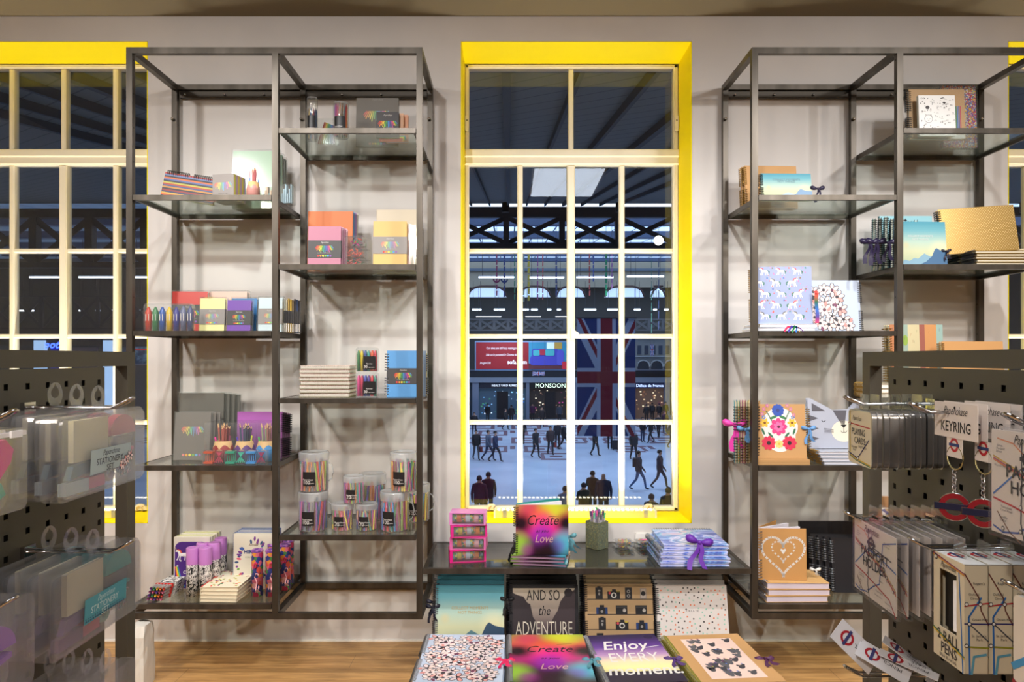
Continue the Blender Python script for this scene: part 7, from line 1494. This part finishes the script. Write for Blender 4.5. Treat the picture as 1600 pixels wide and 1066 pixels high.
# billboard
Zb_ = 58; t = thing('billboard', 'wide red advertising billboard with a blue sofa picture', 'billboard', (0, Zb_, 0))
q = MB(); fb(q, 742, 897, 533, 579, 0, .3, M('#7c98b8', .5), Zb_); q.build('frame', t)
q = MB(); fb(q, 744, 826, 535, 577, -.05, 0, M('#8c1820', .5, 0, .12), Zb_); fb(q, 826, 895, 535, 577, -.05, 0, M('#2f7f9c', .5, 0, .25), Zb_)
LT = M('#e8dcdc', .5, 0, .4)
q.text('Our elves are still busy making sofas', PX(786, Zb_), up(546, Zb_), .30, -.08, LT, 'CENTER', 0, 0, sx=.62); q.text('Sofas can be guaranteed for Christmas delivery', PX(786, Zb_), up(556, Zb_), .27, -.08, LT, 'CENTER', .4, 0, sx=.55); q.text('sofa.com', PX(808, Zb_), up(569, Zb_), .5, -.08, LT, 'CENTER', 0, .03, sx=.9); q.text('Imogen Sofa', PX(758, Zb_), up(569, Zb_), .3, -.08, LT, 'CENTER', .5, sx=.6)
X_ = lambda a: PX(a, Zb_); Y_ = lambda y: up(y, Zb_); y = -.08; bl = M('#3c3c9c', .5, 0, .25)
q.prism(rrect(X_(826), X_(895), Y_(577), Y_(568), .02), y, y + .01, M('#5a2a30', .5, 0, .1)); q.prism(rrect(X_(828), X_(880), Y_(571), Y_(556), .25), y - .02, y, bl); q.prism(rrect(X_(831), X_(872), Y_(560), Y_(545), .2), y - .01, y, bl); q.prism(rrect(X_(870), X_(881), Y_(571), Y_(547), .25), y - .04, y, M('#4a4aa8', .5, 0, .25))
q.prism(rrect(X_(833), X_(843), Y_(556), Y_(547), .1), y - .06, y, M('#3f9aa0', .5, 0, .25)); q.prism(rrect(X_(852), X_(866), Y_(556), Y_(546), .1), y - .06, y, M('#3f9aa0', .5, 0, .25)); q.prism(rrect(X_(843), X_(852), Y_(555), Y_(546), .08), y - .05, y, M('#a02a3c', .5, 0, .2)); q.prism(rrect(X_(878), X_(895), Y_(577), Y_(565), .1), y - .07, y, M('#b02030', .5, 0, .3)); q.rect(X_(854), X_(866), Y_(545), Y_(535), y - .01, M('#c8d8e0', .5, 0, .4)); q.rect(X_(866), X_(878), Y_(545), Y_(535), y - .01, M('#a8883c', .5, 0, .3))
q.build('poster', t)
# lit signs and shop glimpses outside the left window
t = thing('shop_facade', 'far shopfront with blue sign seen low through the left window', 'building', (0, 60, 0)); Zl = 60
q = MB(); fb(q, -260, 330, 524, 540, 0, .4, M('#3a3a3e'), Zl); fb(q, -260, 330, 540, 656, .5, .7, M('#2c3440', .6, 0, .15), Zl); q.build('wall', t)
for a, c in ((55, 72), (163, 178), (-60, -40)): q = MB(); fb(q, a, c, 532, 656, -.2, .2, M('#9ab8d8', .5, 0, .8), Zl); q.build('lit_column', t)
for a, c, k in ((78, 90, 0), (100, 150, 1), (20, 50, 2), (185, 205, 3)): q = MB(); fb(q, a, c, 543, 600, .1, .3, M(['#1c2a8c', '#4a4450', '#2a2c34', '#3a4a60'][k], .5, 0, .2), Zl); q.build('shop_window', t)
q = MB(); q.text('Boots', PX(79, Zl), up(544, Zl), .9, -.1, M('#3a5aff', .5, 0, 3.0), 'CENTER', .3, .02); q.build('sign', t)
t = thing('lit_poster', 'blue lit poster with red strip seen between the left rack and wall', 'poster', (PX(221, 30), 30, up(570, 30))); q = MB(); q.box(-.62, .62, 0, .08, 0, .78, M('#7f9ab4')); q.build('frame', t)
q = MB(); q.box(-.56, .56, -.02, 0, .04, .74, noise_mat('blurred_picture', [(0, '#0f2a3c'), (.45, '#2f6a8c'), (.6, '#8fd0e8')], 3, 3, const=False)); q.box(-.5, .5, -.03, -.02, .62, .68, M('#b03038', .5, 0, .4)); q.build('picture', t)
# ------------------------------------------------------------------ people on the concourse
def make_body(pose, seed):
    J = {'pel': (0, 0, .95), 'ch': (0, .01, 1.18), 'sh': (0, .0, 1.40), 'nk': (0, -.01, 1.50), 'hd': (0, -.015, 1.60), 'tp': (0, -.01, 1.70)}
    st, ar = {'stand': (.0, .02), 'walk': (.30, .22), 'walk2': (.18, .15), 'phone': (.03, .0)}[pose]
    for s_, n in ((-1, 'l'), (1, 'r')):
        f = st * s_
        J['hp' + n] = (.09 * s_, 0, .92); J['kn' + n] = (.10 * s_, -f * .55 - abs(f) * .25, .50); J['an' + n] = (.10 * s_, -f + (.10 if f < 0 else 0) * 1, .08 + (.05 if f < -.1 else 0)); J['to' + n] = (.11 * s_, -f - .16 + (.10 if f < 0 else 0), .045)
        a = -ar * s_; J['so' + n] = (.19 * s_, 0, 1.41)
        if pose == 'phone' and s_ > 0: J['el' + n] = (.24, -.04, 1.16); J['wr' + n] = (.12, -.26, 1.26); J['ha' + n] = (.07, -.31, 1.30)
        else: J['el' + n] = (.25 * s_, -a * .5 + .02, 1.13); J['wr' + n] = (.26 * s_, -a - .06, .90); J['ha' + n] = (.25 * s_, -a - .09, .81)
    names = list(J); E = [('pel', 'ch'), ('ch', 'sh'), ('sh', 'nk'), ('nk', 'hd'), ('hd', 'tp')]
    for n in 'lr': E += [('pel', 'hp' + n), ('hp' + n, 'kn' + n), ('kn' + n, 'an' + n), ('an' + n, 'to' + n), ('sh', 'so' + n), ('so' + n, 'el' + n), ('el' + n, 'wr' + n), ('wr' + n, 'ha' + n)]
    RD = {'pel': (.155, .11), 'ch': (.16, .11), 'sh': (.15, .10), 'nk': (.055, .055), 'hd': (.085, .10), 'tp': (.06, .07), 'hp': (.10, .10), 'kn': (.062, .065), 'an': (.045, .05), 'to': (.04, .035), 'so': (.075, .07), 'el': (.052, .052), 'wr': (.038, .036), 'ha': (.036, .025)}
    me = bpy.data.meshes.new('b'); me.from_pydata([J[n] for n in names], [(names.index(a), names.index(c)) for a, c in E], []); o = bpy.data.objects.new('b', me); COL.objects.link(o)
    sk = o.modifiers.new('s', 'SKIN'); sv = me.skin_vertices[0].data if me.skin_vertices else None
    if sv is None:
        bm = bmesh.new(); bm.from_mesh(me); bm.verts.layers.skin.verify(); bm.to_mesh(me); bm.free(); sv = me.skin_vertices[0].data
    for i, n in enumerate(names): k = n if n in RD else n[:2]; sv[i].radius = RD[k]; sv[i].use_root = (n == 'pel')
    ss = o.modifiers.new('u', 'SUBSURF'); ss.levels = 1; ss.render_levels = 1
    dg = bpy.context.evaluated_depsgraph_get(); m2 = bpy.data.meshes.new_from_object(o.evaluated_get(dg)); bpy.data.objects.remove(o)
    vs = [tuple(v.co) for v in m2.vertices]; fs = [tuple(p.vertices) for p in m2.polygons]; bpy.data.meshes.remove(m2); return vs, fs
POSE = {p: make_body(p, 0) for p in ('stand', 'walk', 'walk2', 'phone')}
SKIN = M('#b88a72', .6, name='skin')
def person(label, px, yf, rot, pose, top, leg, hair='#2a2320', h=1.72, bag=None, Z=None, hem=.86, bald=False):
    Z = Z or (H - GZ) * F / (yf - VY); s_ = h / 1.74; t = thing('person', label, 'person', (PX(px, Z), Z, GZ), (0, 0, rad(rot)), 'people crossing the concourse'); t.scale = (s_, s_, s_)
    vs, fs = POSE[pose]; me = bpy.data.meshes.new('body'); me.from_pydata(vs, [], fs); ms = [SKIN, M(top, .8), M(leg, .8), M('#1a1a1e', .6)]
    for m_ in ms: me.materials.append(m_)
    for p in me.polygons:
        c = sum((Vector(vs[i]) for i in p.vertices), Vector()) / len(p.vertices); p.use_smooth = True
        p.material_index = 3 if c.z < .10 else (2 if c.z < hem and not (abs(c.x) > .19 and c.z > .70) else (0 if (c.z > 1.49 or (abs(c.x) > .19 and c.z < .885)) else 1))
        if pose == 'phone' and c.y < -.24 and c.z > 1.15: p.material_index = 0
    o = bpy.data.objects.new('body', me); COL.objects.link(o); o.parent = t
    q = MB()
    for k in range(3): pass
    if not bald:
        vs2 = []; n, m_ = 10, 5
        for j in range(m_ + 1):
            a = math.pi * .5 * j / m_
            for i in range(n):
                g = 2 * math.pi * i / n; rr = math.cos(a); low = -.05 if math.sin(g) > -.2 else .02
                vs2.append((.097 * rr * math.cos(g), .012 + .115 * rr * math.sin(g), 1.645 + .105 * math.sin(a) + (low if j == 0 else 0)))
        q.add(vs2, [(j * n + i, j * n + (i + 1) % n, (j + 1) * n + (i + 1) % n, (j + 1) * n + i) for j in range(m_) for i in range(n)], M(hair, .8), True)
        q.build('hair', t)
    q = MB(); q.lathe([(.175, hem - .03), (.18, .95), (.175, 1.15), (.185, 1.32), (.12, 1.46), (.07, 1.50)], M(top, .85), 14); o = q.build('coat', t); o.scale = (1.12, .80, 1); 
    if bag == 'pack': q = MB(); q.prism(rrect(-.14, .14, 1.02, 1.42, .06), .12, .26, M('#26262c', .8)); q.build('backpack', t)
    if bag == 'hand': q = MB(); q.box(.22, .34, -.14, .14, .46, .74, M('#8a3a34', .7)); q.tube([(.28, -.09, .74), (.27, -.02, .84), (.28, .09, .74)], .01, INK, 5); q.build('handbag', t)
    return t
PP = [
 ('person in black coat standing at the far left shopfront', 741, 676 + 4, 0, 'stand', '#1c1c24', '#22222a', None),
 ('person in a dark coat walking with a tan bag at the left', 744, 719, 20, 'walk2', '#1d1e24', '#4a4a50', 'hand'),
 ('person in a grey coat striding beside the one in blue', 763, 720, 60, 'walk', '#5a6274', '#2c3450', None),
 ('person in dark blue striding at the left of the hall', 774, 722, 70, 'walk', '#2b3350', '#1e2230', None),
 ('person in black far off beneath the left sign', 762, 661, 30, 'stand', '#1c1c20', '#1c1c20', None),
 ('stout person in black before the left shop', 799, 664, 180, 'stand', '#18181c', '#18181c', None),
 ('person in black standing by the second glazing bar', 816, 695, 0, 'stand', '#1c1c22', '#1c1c22', None),
 ('person in long dark coat left of centre mid-stride', 837, 716, 40, 'walk2', '#23252c', '#1c1c22', None),
 ('person in a brown coat walking in the centre', 860, 711, 10, 'walk2', '#3a2e30', '#2a2a30', 'hand'),
 ('person in charcoal close beside the brown coat', 871, 700, -20, 'stand', '#2a2a30', '#24242a', None),
 ('person in black striding past the central stile', 881, 703, 80, 'walk', '#1c1c22', '#1c1c22', None),
 ('person in plum before the dark shop', 832, 660, 10, 'stand', '#4a2440', '#1c1c22', None),
 ('person in dark clothes before the far dark shop', 847, 668, 0, 'stand', '#201c20', '#201c20', None),
 ('person in grey at the far right of the dark shop', 874, 662, 0, 'stand', '#4a4e58', '#22222a', None),
 ('person in black walking below the big flag', 930, 713, 50, 'walk2', '#17171c', '#17171c', None),
 ('person half hidden by the flag foot with a case', 953, 702, 0, 'stand', '#1e1c22', '#1e1c22', None),
 ('person in black coat just right of the flag', 990, 719, 10, 'walk2', '#1a1a20', '#1a1a20', None),
 ('person in jeans and black coat right of the flag', 1004, 691, 30, 'stand', '#1a1a22', '#2c3450', None),
 ('person in black leggings walking at the right', 1017, 692, -60, 'walk', '#1a1a1e', '#1a1a1e', None),
 ('person in dark trousers at the right edge of the window', 1029, 684, -30, 'walk2', '#1e1e26', '#1e1e26', None),
 ('tall person in grey by the right window edge', 1039, 677, 0, 'stand', '#2a2a30', '#1c1c22', None),
 ('person in dark clothes queueing at the lit kiosk, left', 1010, 662, 180, 'stand', '#1a1a1e', '#1a1a1e', None),
 ('person in dark clothes queueing at the lit kiosk, middle', 1019, 659, 180, 'stand', '#1c1a20', '#1a1a1e', 'pack'),
 ('person in dark clothes queueing at the lit kiosk, right', 1030, 660, 180, 'stand', '#15151a', '#1a1a1e', None),
 ('person in mustard jacket beside the kiosk queue', 1040, 657, 0, 'stand', '#6a5a2c', '#1a1a1e', None),
 ('person in long grey coat and jeans striding near the window', 998, 766, 75, 'walk', '#30343f', '#4a5f80', 'pack'),
 ('person in navy coat striding beyond the right edge', 1031, 764, 70, 'walk', '#262c3c', '#242a3a', None),
 ('person in black far off among the floor figures', 790, 672, 60, 'walk2', '#1d1d22', '#1d1d22', None),
 ('person in slate walking far beyond the floor figures', 1048, 700, 100, 'walk2', '#2c3242', '#22222a', None)]
for lab, px, yf, rot, pose, top, leg, bag in PP: person(lab, px, yf, rot, pose, top, leg, bag=bag)
person('bald person in navy suit seen from behind below the window', 943, 0, 180, 'stand', '#1a2440', '#1a2238', Z=24.3, h=1.82, bald=True)
person('person with dark hair in olive coat below the window', 912, 0, 200, 'phone', '#2a2c24', '#22222a', Z=23.2, h=1.66)
person('person in black bending close beside the olive coat', 926, 0, 150, 'phone', '#17181c', '#1c1c22', Z=25.4, h=1.70)
person('person in pale blue close behind the central stile', 883, 0, 180, 'stand', '#5f7290', '#3a4458', Z=22.5, h=1.68)
person('couple member in maroon striped coat at lower left', 749, 0, 170, 'stand', '#3a2a38', '#2a2a30', Z=24.0, h=1.76)
person('couple member in dark coat at the lower left, right one', 763, 0, 190, 'stand', '#23252e', '#2a2a30', Z=24.9, h=1.74)
person('fair haired person near the lower right glazing bar', 1018, 0, 150, 'stand', '#4a3f38', '#2a2a30', Z=21.3, hair='#6a4c38', h=1.66)
person('person in brown at the lower right corner of the window', 1044, 0, 180, 'stand', '#3a3430', '#2a2a30', Z=22.0, hair='#3a2c24', h=1.72)
t = thing('suitcase', 'dark wheeled suitcase standing below the flag', 'suitcase', (PX(963, 44), 44.0, GZ)); q = MB(); q.prism(rrect(-.22, .22, .06, .62, .05), 0, .26, M('#1f1c22', .6)); q.build('shell', t); q = MB(); q.tube([(-.12, .2, .62), (-.12, .2, .95), (.12, .2, .95), (.12, .2, .62)], .012, INK, 6); q.build('handle', t)
for s_ in (-1, 1): q = MB(); q.tube([(s_ * .18 - .02, .12, .035), (s_ * .18 + .02, .12, .035)], .035, INK, 8); q.build('wheel', t)
# unseen spots added to brighten the hall beyond what its glazed roof gives
for x, y_, e in ((-14, 12, 2600), (2, 12, 3200), (14, 14, 2600), (-10, 32, 4200), (6, 34, 4600), (20, 36, 3600), (0, 54, 5200), (-22, 50, 4200)):
    spot(x, y_, H + 4.2 if y_ > 20 else sz(y_) - .4, x, y_ + 2, GZ, e * .36, 150, 1.0, .25, (.72, .84, 1.0))
